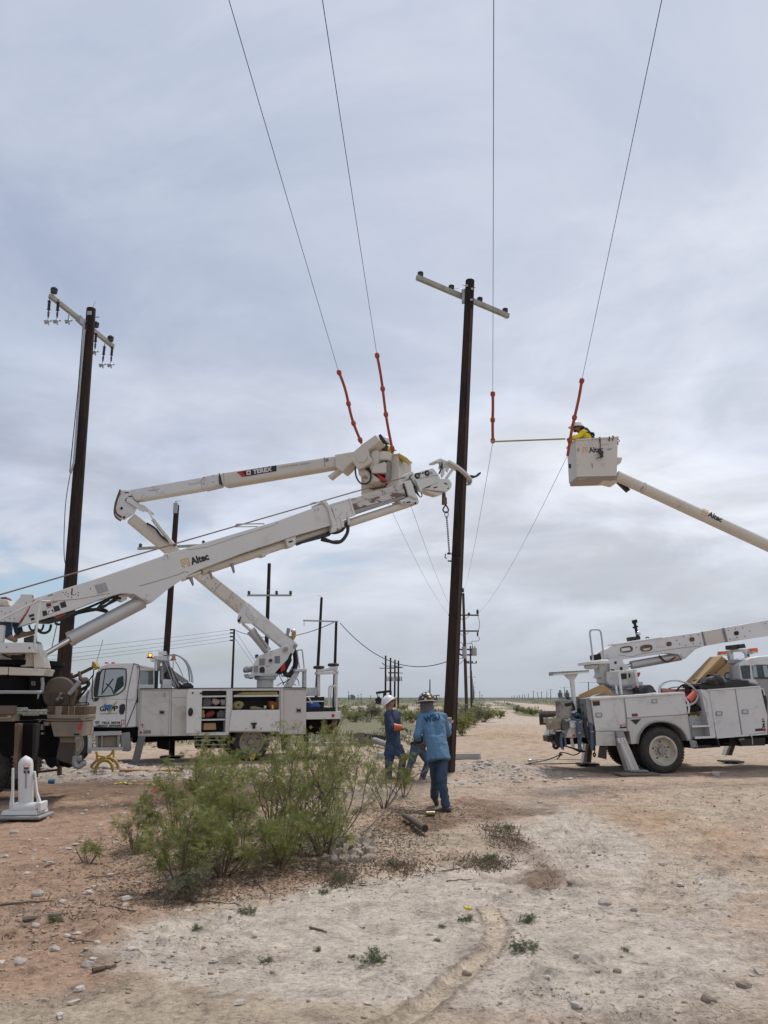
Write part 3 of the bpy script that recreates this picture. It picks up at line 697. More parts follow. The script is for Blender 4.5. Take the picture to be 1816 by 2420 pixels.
for (u, v, s_, k, lab) in RK:
    o = RP[k] if k not in used else RP[k].copy()
    if k in used: COL.objects.link(o)
    used.add(k); x, y, z = on(u, v); s_ *= .75; o.location = (x, y, z - .01); o.scale = (s_ * .9, s_ * .9, s_ * .85); o.rotation_euler = (.1, .1, u % 7); tag(o, lab, 'rock', 'loose stones and clods on the dirt')
# weeds
wp = [make_bush('weed_tuft', 'x', 'weed', (0, 0, 0), .13, .2, 14, 200, 300 + k, 'low green weeds on the pale crust', leaf=WEED, lowcut=.05, fl=.035, pairs=4, ll=.016, lw=.007, thick=.0025, splay=1.6) for k in range(2)]
WD = [(1132, 2062, 1.25, 'dense green weed right of the tyre rut'), (808, 2080, 1.2, 'spreading green weed left of the tyre rut, nearest one'), (1006, 1985, .8, 'green weed with yellow flower at the top of the tyre rut'), (1140, 1990, 1.0, 'pair of small weeds right of the rut top'),
      (533, 1975, 1.0, 'round green weed below the nearest bush'), (425, 2012, .6, 'small dark weed left of the round weed'), (576, 2132 - 60, .6, 'flat brownish weed left of the middle foreground'), (686, 2045, .45, 'small bright weed in the middle foreground'),
      (700, 1930, .7, 'weed sprig above the middle foreground'), (735, 1900, 1.1, 'dry weed clump left of the wood log'), (1100, 1800, 1.2, 'dry weed right of the log'), (1060, 1858, 1.1, 'greyish dry weed under the brown patch'), (1352, 2068, .4, 'tiny weed in the right foreground'),
      (850, 1872, .9, 'dry weed below the paper scraps'), (955, 1998, .4, 'tiny sprout left of the rut'), (760, 2110 - 45, .35, 'tiny dark sprout above the nearest weed'), (945, 2030, .35, 'tiny green sprout near the left side of the rut'), (120, 1995, .8, 'weed tuft at the end of the grey driftwood')]
for i, (u, v, s_, lab) in enumerate(WD):
    o = wp[i] if i < 2 else dup(wp[i % 2]); o.location = on(u, v); s_ *= .62; o['label'] = lab; o.rotation_euler[2] = i * 1.7; o.scale = (s_, s_, s_ * .7)
b = MB(); x, y, z = on(1012, 1978)
for k in range(7): b.ball((x + .02 * math.cos(k), y + .02 * math.sin(k), z + .075), .012, n=6, m=4)
tag(center(b.out('yellow_flower', YELLOW)), 'small yellow flower blooming beside the top of the tyre rut', 'flower')
# dead sticks
def stick(u, v, u2, v2, r, lab, mt=TWIG, name='stick', z1=0):
    p = Vector(on(u, v)); q = Vector(on(u2, v2)); p.z += r; q.z += r + z1; n = (q - p).length; rd_ = random.Random(int(u * 7 + v)); P = []
    for i in range(9):
        f = i / 8; w_ = p.lerp(q, f); w_ += Vector((rd_.gauss(0, .012 * n), rd_.gauss(0, .03 * n), abs(rd_.gauss(0, .008 * n)))); P.append(w_)
    b = MB(); b.tube(smooth_path(P, 2), [r * (1 - .5 * i / 16) for i in range(17)], 6)
    return tag(center(b.out(name, mt, smooth=True)), lab, 'stick', 'dead sticks on the ground')
stick(50, 1992, 135, 1985, .022, 'thick grey driftwood stick lower left', OLDWOOD)
stick(-30, 1960, 120, 1948, .011, 'long thin dark stick at the left edge')
stick(235, 1970, 300, 1978, .008, 'short forked twig below the sprout')
stick(200, 2110, 250, 2100, .017, 'dark flat bark chip lower left', BARK)
stick(150, 2035, 200, 2045, .008, 'pale thin twig under the driftwood')
stick(550, 1905, 575, 1925, .009, 'short curved stick below the thicket')
stick(670, 2003, 708, 2010, .010, 'dark short stick on the white crust')
stick(640, 1880, 770, 1893, .007, 'long dry twig at the foot of the thicket')
stick(955, 1888, 1040, 1870, .007, 'pale curved stick below the log')
stick(965, 1905, 1020, 1900, .006, 'straight thin stick below the curved stick')
stick(860, 1765, 980, 1752, .008, 'thin branch beside the gold can', z1=.02)
stick(800, 1800, 965, 1640, .010, 'slanting bare dark branch leaning from the thicket towards the walking person', BARK, z1=.5)
stick(1085, 2120 - 80, 1160, 1858, .0, 'x') if False else None
stick(180, 1900, 330, 1885, .006, 'thin twig across the red soil')
stick(410, 1945, 520, 1955, .006, 'thin dark twig at the foot of the nearest bush')

# dry brown litter and dead grass, bits no one could count
def litter(name, n, L_, mt, hmin, hmax, up, seed, group=None):
    rs = np.random.RandomState(seed); V = []; tot = sum(q[4] for q in L_)
    for (u, v, ru, rv, wt) in L_:
        x, y, rx, ry, ym = blob(u, v, ru, rv); k = int(n * wt / tot); X = x + rs.randn(k) * rx * .55; Y = ym + rs.randn(k) * ry * .55
        z = gh(X, Y) + .004; l = hmin + (hmax - hmin) * rs.rand(k); d = rs.randn(k, 3); d[:, 2] = np.abs(d[:, 2]) * up; d /= np.linalg.norm(d, axis=1, keepdims=True)
        p = np.stack([X, Y, z], -1); s2 = np.cross(d, rs.randn(k, 3)); s2 /= np.linalg.norm(s2, axis=1, keepdims=True); w2 = (.0035 + .004 * rs.rand(k))[:, None]
        V.append(np.stack([p - s2 * w2, p + s2 * w2, p + d * l[:, None]], 1))
    o = soup(name, np.concatenate(V, 0), mt); o['kind'] = 'stuff'; return o
DRY = leafmat('dry_litter_blades', (.17, .125, .08), (.115, .085, .055), (.25, .20, .13))
litter('dry_litter', 17000, [(560, 1880, 260, 40, 3), (400, 1930, 140, 35, 1.1), (640, 1850, 240, 50, 3), (860, 1800, 90, 50, 1.6), (330, 1850, 200, 60, 1.2), (950, 1760, 140, 30, 1.0), (120, 1990, 160, 60, .35)], DRY, .015, .06, .25, 61)
litter('dry_grass', 3400, [(1085, 1812, 45, 26, 1.6), (1045, 1868, 60, 16, 1.6), (1110, 1825, 50, 20, .4), (735, 1905, 40, 14, .8), (720, 1880, 70, 16, .6), (870, 1878, 60, 20, 1.0), (1170, 1880, 40, 30, .15), (1110, 1592, 60, 9, .8), (1220, 1600, 50, 6, .4)], DRY, .025, .085, .8, 62)
# ================================================================== POLES AND WIRES
def wire(P, r, name, label, cat, group=None, mt=None, k=1, n=6):
    b = MB(); b.tube(smooth_path(P, k) if k > 1 else P, r, n); o = b.out(name, mt or HOSE, smooth=True); center(o); return tag(o, label, cat, group)
def sagline(a, b, sag, n=24):
    a = Vector(a); b = Vector(b); return [a.lerp(b, i / n) - Vector((0, 0, sag * 4 * (i / n) * (1 - i / n))) for i in range(n + 1)]
def pole_shaft(base, top, r0, r1, root, mt=POLE, n=22):
    b = MB(); m = 14; P = []; rr = []
    rd_ = random.Random(int(abs(base.x) * 100))
    for i in range(m + 1):
        f = i / m; P.append(base.lerp(top, f)); rr.append((r0 + (r1 - r0) * f) * (1 + rd_.uniform(-.012, .012)))
    b.tube(P, rr, n); return b.out('shaft', mt, root, smooth=True, local=False, bevel=0)
def post_insulator(p, h, r, root, mt=INS, up=Vector((0, 0, 1))):
    b = MB(); pr_ = [(0, r * .35), (h * .1, r * .9), (h * .35, r * 1.0), (h * .36, r * .72), (h * .5, r * .72), (h * .52, r), (h * .74, r), (h * .75, r * .6), (h * .86, r * .62), (h, r * .3), (h * 1.06, .005)]
    b.lathe(p, up, pr_, 16); return b.out('insulator', mt, root, smooth=True)
# ---- the pole being set
pb = gnd(*cH(1052, 1215)); PB = Vector((pb.x, 18.1, -.3)); PT = at(*cJ(948, 352), 18.1)
r_ = thing('utility_pole', 'tall dark wooden pole with bare grey crossarm being held upright by the derrick claws', 'utility pole', (PB.x, PB.y, 0))
ax = (PT - PB).normalized(); shaft = pole_shaft(PB, PT, .165, .122, r_)
b = MB()
for (off, wd, lo, hi) in ((.52, .085, .0, .93), ):
    P0 = PB.lerp(PT, lo); P1 = PB.lerp(PT, hi); sx = Vector((math.sin(off), -math.cos(off), 0))
    b.beam(P0 + sx * .168, P1 + sx * .130, wd, .026, wd * .9, .022, up=sx)
b.out('ground_wire_moulding', POLE2, r_, bevel=.006)
a0 = at(*cJ(250, 305), 17.62); a1 = at(*cJ(1452, 815), 19.05)
b = MB(); b.beam(a0, a1, .105, .135); b.out('crossarm', ARM, r_, bevel=.008)
ad = (a1 - a0).normalized(); an = ad.cross(Vector((0, 0, 1))).normalized()
b = MB()
mid = at(*cJ(862, 555), 18.2)
b.beam(mid + Vector((0, .0, -.19)), mid + Vector((0, 0, .19)), .09, .16); b.out('arm_bracket', GALV, r_, bevel=.004)
for (x, y) in ((298, 268), (688, 437), (1062, 603), (1408, 757)):
    f = (x - 250) / 1202; post_insulator(a0.lerp(a1, f) + Vector((0, 0, .07)), .155, .08, r_)
b = MB()
for (x, y, x2, y2) in ((905, 420, 848, 400), (975, 460, 1018, 437), (970, 600, 1005, 585), (286, 330, 286, 362), (672, 500, 672, 532), (1052, 665, 1052, 695), (1405, 820, 1405, 850)):
    b.cyl(at(*cJ(x, y), 17.98), at(*cJ(x2, y2), 17.95), .012, n=6)
for (x, y) in ((905, 415), (975, 458), (965, 600)): b.box(at(*cJ(x, y), 17.96), (.06, .02, .06))
outs(b, 'bolt', GALV, r_)
b = MB(); b.tube(smooth_path([at(*cJ(720, 465), 18.0), at(*cJ(770, 452), 18.0), at(*cJ(820, 452), 18.0), at(*cJ(875, 470), 18.02)], 4), .006, 5); b.out('bonding_wire', GALV, r_)
# ---- left pole with dead-end insulators
PT2 = at(*cI(925, 535), 19.5); q = at(*cZ(1062, 1480), 19.5); k = (0 - q.z) / (PT2.z - q.z); PB2 = q + (PT2 - q) * k
r_ = thing('utility_pole', 'tall dark wooden pole at the left with six hanging dead-end insulators on its crossarm', 'utility pole', (PB2.x, PB2.y, 0))
pole_shaft(PB2, PT2, .19, .128, r_)
a0 = at(*cI(345, 345), 18.3); a1 = at(*cI(1235, 1062), 20.7); ad = (a1 - a0).normalized()
b = MB(); b.beam(a0, a1, .10, .13); b.out('crossarm', ARM, r_, bevel=.008)
b = MB(); b.beam(at(*cI(735, 655), 19.35), at(*cI(830, 745), 19.45), .15, .17); b.beam(at(*cI(825, 700), 19.4), at(*cI(825, 820), 19.4), .08, .06); b.out('arm_bracket', GALV, r_, bevel=.004)
for (x, y, YY) in ((400, 320, 18.35), (985, 795, 19.95), (1192, 990, 20.5)): post_insulator(at(*cI(x, y), YY), .20, .095, r_)
def deadend(x0, y0, x1, y1, Y, ribbed=True):
    a = at(*cI(x0, y0), Y); c = at(*cI(x1, y1), Y); d = (c - a); l = d.length; d.normalize(); b = MB()
    if ribbed:
        prof = [(0, .012), (.10 * l, .012)]; n = 9
        for i in range(n): h = l * (.14 + .40 * i / n); prof += [(h, .022), (h + .010, .052 if i in (0, n - 1) else .042), (h + .022, .022)]
        prof += [(l * .56, .012), (l * .62, .03), (l * .8, .024), (l * .82, .012), (l * .88, .012)]
        b.lathe(a, d, prof, 12)
    else: b.cyl(a, c, .018, n=8)
    i_ = b.out('dead_end_insulator', INS if ribbed else GALV, r_, smooth=True)
    b = MB(); b.ball(c, .055, (1, .6, 1), 8, 6); b.cyl(c - Vector((.11, 0, -.02)), c + Vector((.10, .03, .03)), .018, n=6); b.cyl(c, c - Vector((-.03, 0, .10)), .022, n=6); b.box(c + Vector((-.06, 0, -.03)), (.05, .05, .07))
    b.out('clamp', GALV, i_)
deadend(342, 375, 318, 710, 18.25); deadend(465, 400, 442, 705, 18.5); deadend(612, 600, 606, 705, 18.95, False)
deadend(995, 840, 975, 1140, 19.95); deadend(1115, 1020, 1082, 1320, 20.3); deadend(1222, 1040, 1198, 1320, 20.6)
b = MB(); b.cyl(at(*cI(945, 520), 19.5), at(*cI(982, 428), 19.5), .007, n=5); b.cyl(at(*cI(985, 650), 19.4), at(*cI(1035, 648), 19.35), .014, n=6); b.box(at(*cI(900, 592), 19.34), (.12, .02, .12)); outs(b, 'bolt', GALV, r_)
b = MB(); b.tube([at(*cI(832, 820), 19.3), at(*cI(800, 1190), 19.3), at(*cI(762, 1640), 19.3), at(*cD1(160, 1000), 19.3), at(*cD1(153, 1022), 19.3)], .03, 8); b.out('riser_pipe', GALV, r_, smooth=True)
b = MB(); b.tube([at(*cI(805, 820), 19.25), at(*cI(765, 1350), 19.25), at(*cI(742, 1650), 19.25), at(*cD1(151, 1020), 19.3)], .012, 6)
b.tube(smooth_path([at(*cD1(153, 1020), 19.3), at(*cD1(143, 1080), 19.25), at(*cD1(139, 1150), 19.25), at(*cD1(139, 1200), 19.3), at(*cD1(142, 1258), 19.3), at(*cD1(112, 1400), 19.2)], 5), .010, 6); b.out('down_lead', HOSE, r_, smooth=True)
# ---- middle distance poles
def dpole(top, bot, Y, r0, r1, label, arms=(), ins=(), mt=POLE, group=None, H=None, name='utility_pole', tail=None):
    "top, bot: source pixels on the pole axis; runs on to the ground; arms: (u0,v0,u1,v1,mat)"
    T = at(*top, Y); q = at(*bot, Y); k = (0 - q.z) / (T.z - q.z); B = q + (T - q) * k; B.z = -.1
    r = thing(name, label, 'utility pole', (B.x, B.y, 0), group); pole_shaft(B, T, r0, r1, r, mt, 12)
    for (u0, v0, u1, v1, m_) in arms:
        b = MB(); b.beam(at(u0, v0, Y - r1 - .05), at(u1, v1, Y - r1 - .05), .10, .12); b.out('crossarm', m_, r)
    for (u, v, s_) in ins: post_insulator(at(u, v, Y - r1 - .05), .26 * s_, .10 * s_, r)
    return r, T, B
dpole(cD(528, 575), cB(1013, 160), 34, .165, .125, 'bare dark pole rising behind the crossed booms, arm half hidden by the derrick boom', [(326, 1296.5, 494, 1288, ARM)], [(332, 1294, .8), (481, 1287, .8)])
b = MB(); b.cyl(at(*cD(525, 570), 33.9), at(*cD(522, 545), 33.9), .03, n=6); b.cyl(at(*cD(522, 547), 33.9), at(*cD(560, 545), 33.9), .012, n=5); b.box(at(*cD(519, 595), 33.8), (.2, .05, .5)); b.out('top_hardware', GALV, bpy.data.objects['utility_pole.002'])
dpole(cK(294, 180), cK(278, 660), 52, .16, .12, 'dark pole with a four-insulator grey crossarm standing above the bucket truck turret', [(584.6, 1407, 690, 1407, ARM)], [(588.8, 1405, 1.1), (654, 1405, 1.1), (687, 1405, 1.1), (634, 1401, .8)])
rD, TD, BD = dpole(cK(605, 382), cK(576, 915), 70, .16, .12, 'taller pole of the H-shaped pair behind the truck tail', [(717, 1466.5, 800, 1469, ARM)])
b = MB(); b.cyl(at(*cK(501, 523), 69.8), at(*cK(501, 552), 69.8), .03, n=5); b.tube([at(*cK(608, 382), 70), at(*cK(597, 374), 70), at(*cK(580, 371), 70)], .02, 5); b.out('loose_wire', GALV, rD)
rD2, TD2, BD2 = dpole(cK(692, 530), cK(678, 1000), 70, .15, .12, 'shorter pole of the H-shaped pair behind the truck tail')
rE, TE, BE = dpole(cK(86, 570), cK(73, 915), 85, .15, .11, 'thin dark pole left of the truck turret carrying four side wires')
b = MB()
for y in (200, 232, 268, 304): b.box(at(*cC(410, y), 84.8), (.45, .25, .16))
outs(b, 'insulator', INS, rE)
rF, TF, BF = dpole(cV(216, 135), cV(268, 1900), 64, .15, .11, 'pole with two crossarms and grey transformers right of the held pole', [(1060, 1453.5, 1132, 1454, ARMW), (1062, 1491, 1132.3, 1491.5, ARMW)], mt=POLE2)
b = MB()
for y in (470, 698):
    for sx in (-1, 1):
        b.cyl(at(*cV(222 + sx * 78, y), 63.7), at(*cV(224 + sx * 14, y + 50), 63.7), .03, n=5)
b.out('arm_braces', GALV, rF)
for (x, y) in ((212, 125), (425, 440), (165, 440), (300, 448)): post_insulator(at(*cV(x, y), 63.7), .42 if x != 300 else .2, .12, rF)
def transformer(fr_, C, x0, x1, y0, y1, Y, root, mt=TANK):
    c0 = at(*C((x0 + x1) / 2, y1), Y); c1 = at(*C((x0 + x1) / 2, y0), Y); r = (at(*C(x1, y1), Y) - at(*C(x0, y1), Y)).length / 2; h = c1.z - c0.z
    b = MB(); b.lathe(Vector((c0.x, Y, c0.z)), (0, 0, 1), [(0, r * .92), (h * .04, r), (h * .9, r), (h * .9, r * 1.08), (h * .97, r * 1.08), (h, r * .5)], 20)
    o = b.out('transformer', mt, root, smooth=True)
    b = MB()
    for sx in (-.4, .4): b.lathe(Vector((c0.x + r * sx, Y, c0.z + h)), (0, 0, 1), [(0, r * .18), (h * .1, r * .24), (h * .12, r * .14), (h * .2, r * .22), (h * .22, r * .1), (h * .3, r * .08)], 8)
    b.out('bushing', INS, o); return o
transformer(None, cV, 203, 266, 912, 1083, 63.6, rF); transformer(None, cV, 330, 415, 932, 1042, 63.9, rF); transformer(None, cV, 118, 170, 905, 1030, 64.2, rF)
b = MB()
for (a, c_) in (((270, 950), (330, 955)), ((270, 1030), (330, 1030)), ((165, 950), (205, 955)), ((165, 1020), (205, 1040))): b.cyl(at(*cV(*a), 63.7), at(*cV(*c_), 63.8), .07, n=6)
b.out('mounting_bracket', DARK, rF)
b = MB()
for P in ([(425, 455), (445, 520), (455, 600), (432, 680)], [(425, 760), (452, 790), (430, 825), (350, 835), (318, 870)], [(265, 868), (320, 860), (350, 880), (355, 925)], [(155, 850), (195, 855), (215, 890)], [(150, 1080), (215, 1082)], [(145, 1172), (180, 1150), (222, 1105)]):
    b.tube(smooth_path([at(*cV(x, y), 63.7) for x, y in P], 4), .022, 5)
b.cyl(at(*cV(425, 700), 63.6), at(*cV(425, 755), 63.6), .07, n=8)
b.out('jumper_wires', HOSE, rF)
gF = 'line of poles receding beyond the transformer pole'
for i, (tx, ty, bx, by, ay, ax0, ax1, nm) in enumerate(((320, 900, 331, 1600, 1150, 270, 410, 'first'), (337, 1262, 345, 1600, 1353, 290, 398, 'second'), (348, 1372, 352, 1610, 1439, 313, 392, 'third'), (365, 1458, 366, 1620, 1506, 345, 398, 'fourth'), (372, 1520, 373, 1625, 1541, 350, 394, 'fifth'), (377, 1560, 377, 1630, 1572, 356, 392, 'sixth'))):
    u, v = cV(tx, ty); el = math.atan((CYP - v) / FOC) + TILT; Y = (9.6 - CH) / math.tan(el); av = cV(0, ay)[1]
    r, _, _ = dpole(cV(tx, ty), cV(bx, by), Y, .15 + i * .02, .12 + i * .02, nm + ' pole behind the transformer pole in the receding line', [(cV(ax0, 0)[0], av, cV(ax1, 0)[0], av, ARMW)], group=gF, mt=POLE2)
    if i == 0:
        for x in (275, 297, 348, 405): post_insulator(at(*cV(x, ay - 2), Y - .2), .35, .12, r)
# group of four with transformer bank
g4 = 'four poles with a transformer bank beyond the people'
for i, (tx, ty, by) in enumerate(((986, 728, 1010), (1015, 741, 990), (1041, 752, 1020), (1062, 757, 1020))):
    arms = [((950, 803, 1040, 803), (964, 770, 986, 790)), ((985, 790, 1055, 790), (1000, 828, 1060, 828)), ((1005, 800, 1080, 800), (1005, 832, 1065, 832)), ((1035, 795, 1092, 797), (1040, 830, 1088, 832))][i]
    r, _, _ = dpole(cK(tx, ty), cK(tx - 2, by), 128 + i * 1.5, .17, .14, ('leftmost and tallest', 'second', 'third', 'rightmost')[i] + ' pole of the four-pole transformer bank', [(*cK(a[0], a[1]), *cK(a[2], a[3]), ARMW) for a in arms], group=g4)
    Yt = 127 + i * 1.5
    for (x0, x1) in (((988, 998), (1001, 1009)), ((1019, 1029), (1031, 1040)), ((1046, 1056),), ((1066, 1074), (1077, 1084)))[i]:
        transformer(None, cK, x0, x1, 856, 880, Yt, r)
rM, _, _ = dpole(cH(812, 30), cH(812, 218), 330, .3, .22, 'lone far pole with a small transformer seen above the brown hard hat'); transformer(None, cH, 795, 812, 160, 185, 329, rM)
# far right row
gR = 'row of poles along the horizon on the right'
FR = [(1391.3, 1611.6, 22, 'nearest pole of the horizon row, above the cardboard on the truck'), (1334.4, 1623.5, 12, 'horizon pole behind the mounted lamp post of the right truck'), (*cW(1372, 368), 9, 'horizon pole just left of the spare transformer'), (*cW(1305, 400), 3, 'horizon pole with a dark box at its top'),
      (*cW(1210, 408), 7, 'horizon pole, third left of the spare transformer'), (*cW(1130, 420), 7, 'leaning horizon pole, fourth left of the spare transformer'), (*cW(1063, 396), 6, 'taller horizon pole, fifth left of the spare transformer'), (*cW(975, 446), 5, 'horizon pole left of the tall one in the row'),
      (*cW(910, 462), 4, 'right one of two close horizon poles'), (*cW(868, 462), 3, 'left one of two close horizon poles'), (*cW(815, 470), 3, 'small horizon pole near the middle of the dirt road'), (*cW(775, 482), 2.5, 'tiny horizon pole left of the middle of the row'), (*cW(720, 478), 2.5, 'small horizon pole near the left end of the row'), (*cW(680, 492), 2, 'faint horizon pole at the left end of the row')]
for i, (u, v, hw, lab) in enumerate(FR):
    el = math.atan((CYP - v) / FOC) + TILT; Y = min((10.2 - CH) / math.tan(el), 1400); w_ = .15 + Y * .00022
    dpole((u, v), (u + (1 if i == 5 else 0), 1640), Y, w_, w_ * .85, lab, [(u - hw, v + 1.2, u + hw, v + 1.2, ARMW)] if hw > 3 else [], group=gR)
gM = 'thin masts on the horizon'
for i, (C, x, y, x2, lab) in enumerate(((cW, 107, 398, 0, 'thin tall mast on the horizon above the start of the dirt road'), (cW, 147, 458, 0, 'short mast just right of the thin tall one'), (cK, 765, 938, 0, 'thin mast above the truck tail ladder on the horizon'), (cK, 840, 952, 0, 'small mast left of the pumpjack on the horizon'), (cK, 896, 962, 0, 'short thick mast nearest the pumpjack'), (cK, 822, 958, 0, 'second small mast left of the pumpjack'), (cH, 188, 160, 0, 'thin mast at the left end of the black pumpjack'))):
    u, v = C(x, y); Y = 520; T = at(u, v, Y); r = thing('mast', lab, 'mast', (T.x, Y, 0), gM); b = MB(); b.cyl((T.x, Y, -.5), T, .22, .12, n=6); b.out('shaft', DARK, r)
    b = MB(); b.box((T.x, Y, T.z * .8), (1.2, .2, .15)); b.out('bracket', DARK, r)
# small oilfield structures on the left horizon
b = MB()
for (x, y, w_) in ((768, 962, 8), (786, 960, 22), (800, 966, 10)):
    p = at(*cK(x, y), 600); b.box((p.x, 600, p.z / 2), (w_ * .12, 1, p.z))
tag(center(b.out('tank_battery', INKGR)), 'low grey oilfield tanks on the horizon above the truck tail', 'tank')
# ---- pumpjacks
def pumpjack(C, x0, x1, y0, y1, Y, lab, mt, flip=False):
    a = at(*C(x0, y1), Y); c_ = at(*C(x1, y0), Y); Wd = c_.x - a.x; H = c_.z; r = thing('pumpjack', lab, 'pumpjack', (a.x + Wd / 2, Y, 0))
    X = lambda f: a.x + Wd * (1 - f if flip else f); P = lambda f, h, d=0: Vector((X(f), Y + d, H * h))
    b = MB(); b.beam(P(.0, .80), P(.92, .93), .5, .55); b.out('walking_beam', mt, r)
    b = MB()
    for d in (-1, 1): b.beam(P(.45, .0, d * 1.4), P(.50, .86, d * .3), .3, .3); b.beam(P(.62, .0, d * 1.4), P(.52, .86, d * .3), .3, .3)
    for h in (.3, .55): b.beam(P(.46, h, -1), P(.6, h, 1), .15, .15)
    b.out('samson_post', mt, r)
    f = Fr((a.x, Y), (a.x + 1, Y)); b = MB(); hh = [P(.88, 1.0), P(.97, .98), P(1.0, .85), P(.98, .70), P(.92, .72), P(.94, .86)]; b.solid([q + Vector((0, -.35, 0)) for q in hh], [q + Vector((0, .35, 0)) for q in hh]); b.out('horse_head', mt, r)
    b = MB(); b.beam(P(.05, .80, -.9), P(.16, .30, -.9), .2, .2); b.beam(P(.05, .80, .9), P(.16, .30, .9), .2, .2); b.out('pitman_arm', mt, r)
    b = MB(); b.beam(P(.02, .18, -.9), P(.3, .42, -.9), .3, 1.3); b.beam(P(.02, .18, .9), P(.3, .42, .9), .3, 1.3); b.box(P(.16, .2), (1.4, 1.6, H * .4)); b.out('counterweight', mt, r)
    b = MB(); b.box(P(.35, .04), (Wd * .9, 2.6, H * .08)); b.cyl(P(.97, 0), P(.97, .72), .06, n=5); b.out('skid_base', mt, r); return r
pumpjack(cH, 150, 345, 160, 285, 190, 'black pumpjack behind the four-pole transformer bank', DARK)
pumpjack(cH, 850, 930, 218, 262, 420, 'rusty pumpjack on the horizon between the hard hat and the held pole', RUST)
# ---- conductors and orange line guards
gC = 'overhead conductors'; DC = cD1
FA = [at(*cV(6, 440), 63.7), at(*cV(100, 440), 63.7), at(*cV(212, 118), 63.7), at(*cV(425, 425), 63.7)]
CN = [((495, 0), 7.5, (731, 800), 17.6, (780, 958), 18.5, 'leftmost overhead wire running up from the left orange line guard'),
      ((697, 0), 7.4, (814, 762), 17.4, (848, 975), 18.5, 'second overhead wire from the left, above the left bucket'),
      ((1067, 0), 7.5, (1065, 848), 17.7, (1065, 955), 18.4, 'vertical-looking overhead wire just right of the held pole'),
      ((1430, 0), 7.5, (1258, 818), 17.2, (1226, 985), 18.0, 'rightmost overhead wire ending above the right bucket')]
ENDS = []
for i, (a, Ya, s0, Y0, s1, Y1, lab) in enumerate(CN):
    A = at(*DC(*a), Ya); S0 = at(*DC(*s0), Y0); S1 = at(*DC(*s1), Y1); back = A + (A - S0) * 3.2; back.z = A.z + 1.4
    P = sagline(S0, A, .02, 10)[:-1] + sagline(A, back, .3, 12)
    ext = list(reversed(P)) + [S1] + sagline(S1, FA[i], .55, 30)[1:]
    b = MB(); b.tube(ext, [.0056] * len(P) + [.006] * (len(ext) - len(P) - 0), 6); o = center(b.out('conductor', HOSE, smooth=True)); tag(o, lab, 'wire', gC); ENDS.append((S0, S1))
def guard(S0, S1, lab, knots, wob=.02, tail=None):
    d = S1 - S0; n = 16; P = []; rr = []
    sd_ = Vector((1, 0, 0))
    for i in range(n + 1): f = i / n; P.append(S0 + d * f + sd_ * wob * math.sin(f * 7)); rr.append(.036)
    r = thing('line_guard', lab, 'line guard', S1); b = MB(); b.tube(P, rr, 10); b.out('hose', ORHOSE, r, smooth=True)
    dn = d.normalized()
    for k_ in knots:
        c_ = S0 + d * k_ + sd_ * wob * math.sin(k_ * 7); b = MB(); b.lathe(c_ - dn * .07, dn, [(0, .038), (.03, .062), (.10, .064), (.14, .038)], 10); b.out('coupling', ORHOSE, r, smooth=True)
    return r
labs = ['leftmost orange line guard on a wire, ending behind the left boom tip', 'orange line guard running down into the left bucket', 'short vertical orange line guard right of the held pole', 'long orange line guard passing in front of the person in yellow']
for i, kn in enumerate(((.03, .45, .72, .95), (.03, .36, .62, .97), (.03, .55, .97), (.03, .50, .80))):
    guard(ENDS[i][0], ENDS[i][1], labs[i], kn, (.03, .015, .004, .012)[i])
# hot stick between the third and fourth wire
b = MB(); p = at(*DC(1065, 954), 18.35); q = at(*DC(1222, 948), 17.95); b.cyl(p, q, .022, n=8); b.cyl(p - Vector((.05, 0, 0)), p + Vector((.03, 0, .02)), .035, n=8); tag(center(b.out('insulated_stick', mat('yellow_fiberglass_rod', (.38, .33, .12), .5, c2=(.25, .22, .1)), smooth=True)), 'long yellowish rod between the short orange guard and the right bucket', 'stick')
# cable E - D2 - F and side wires
wire(sagline(at(*cC(448, 208), 85), at(*cC(1408, 128), 70), 1.1), .035, 'service_cable', 'black cable sagging behind the truck boom to the H-shaped pole pair', 'wire')
P = sagline(at(*cC(1470, 134), 69.8), at(*cK(1395, 745), 63.8), 2.0); wire(P, .035, 'service_cable', 'long sagging black cable between the H-shaped pair and the transformer pole', 'wire')
for i, (y, yl) in enumerate(((200, 250), (235, 290), (268, 325), (304, 360))):
    a = at(*cC(410, y), 84.7); c_ = at(-300, cC(0, yl)[1] + (1653 - 450 - 1203 + (yl - y) * 0) + (cC(0, yl)[1] - cC(0, y)[1]) * 6.0, 60)
    wire(sagline(a, c_, .25), .016, 'side_wire', ('topmost', 'second', 'third', 'lowest')[i] + ' of four thin wires running left from the thin pole', 'wire', 'four thin side wires')
wire([at(*cC(455, 230), 84.7), at(*cC(640, 515), 84.5)], .016, 'guy_wire', 'right guy wire slanting down from the thin pole', 'wire')
wire([at(*cC(440, 285), 84.7), at(*cC(622, 545), 84.5)], .016, 'guy_wire', 'left guy wire slanting down from the thin pole', 'wire')
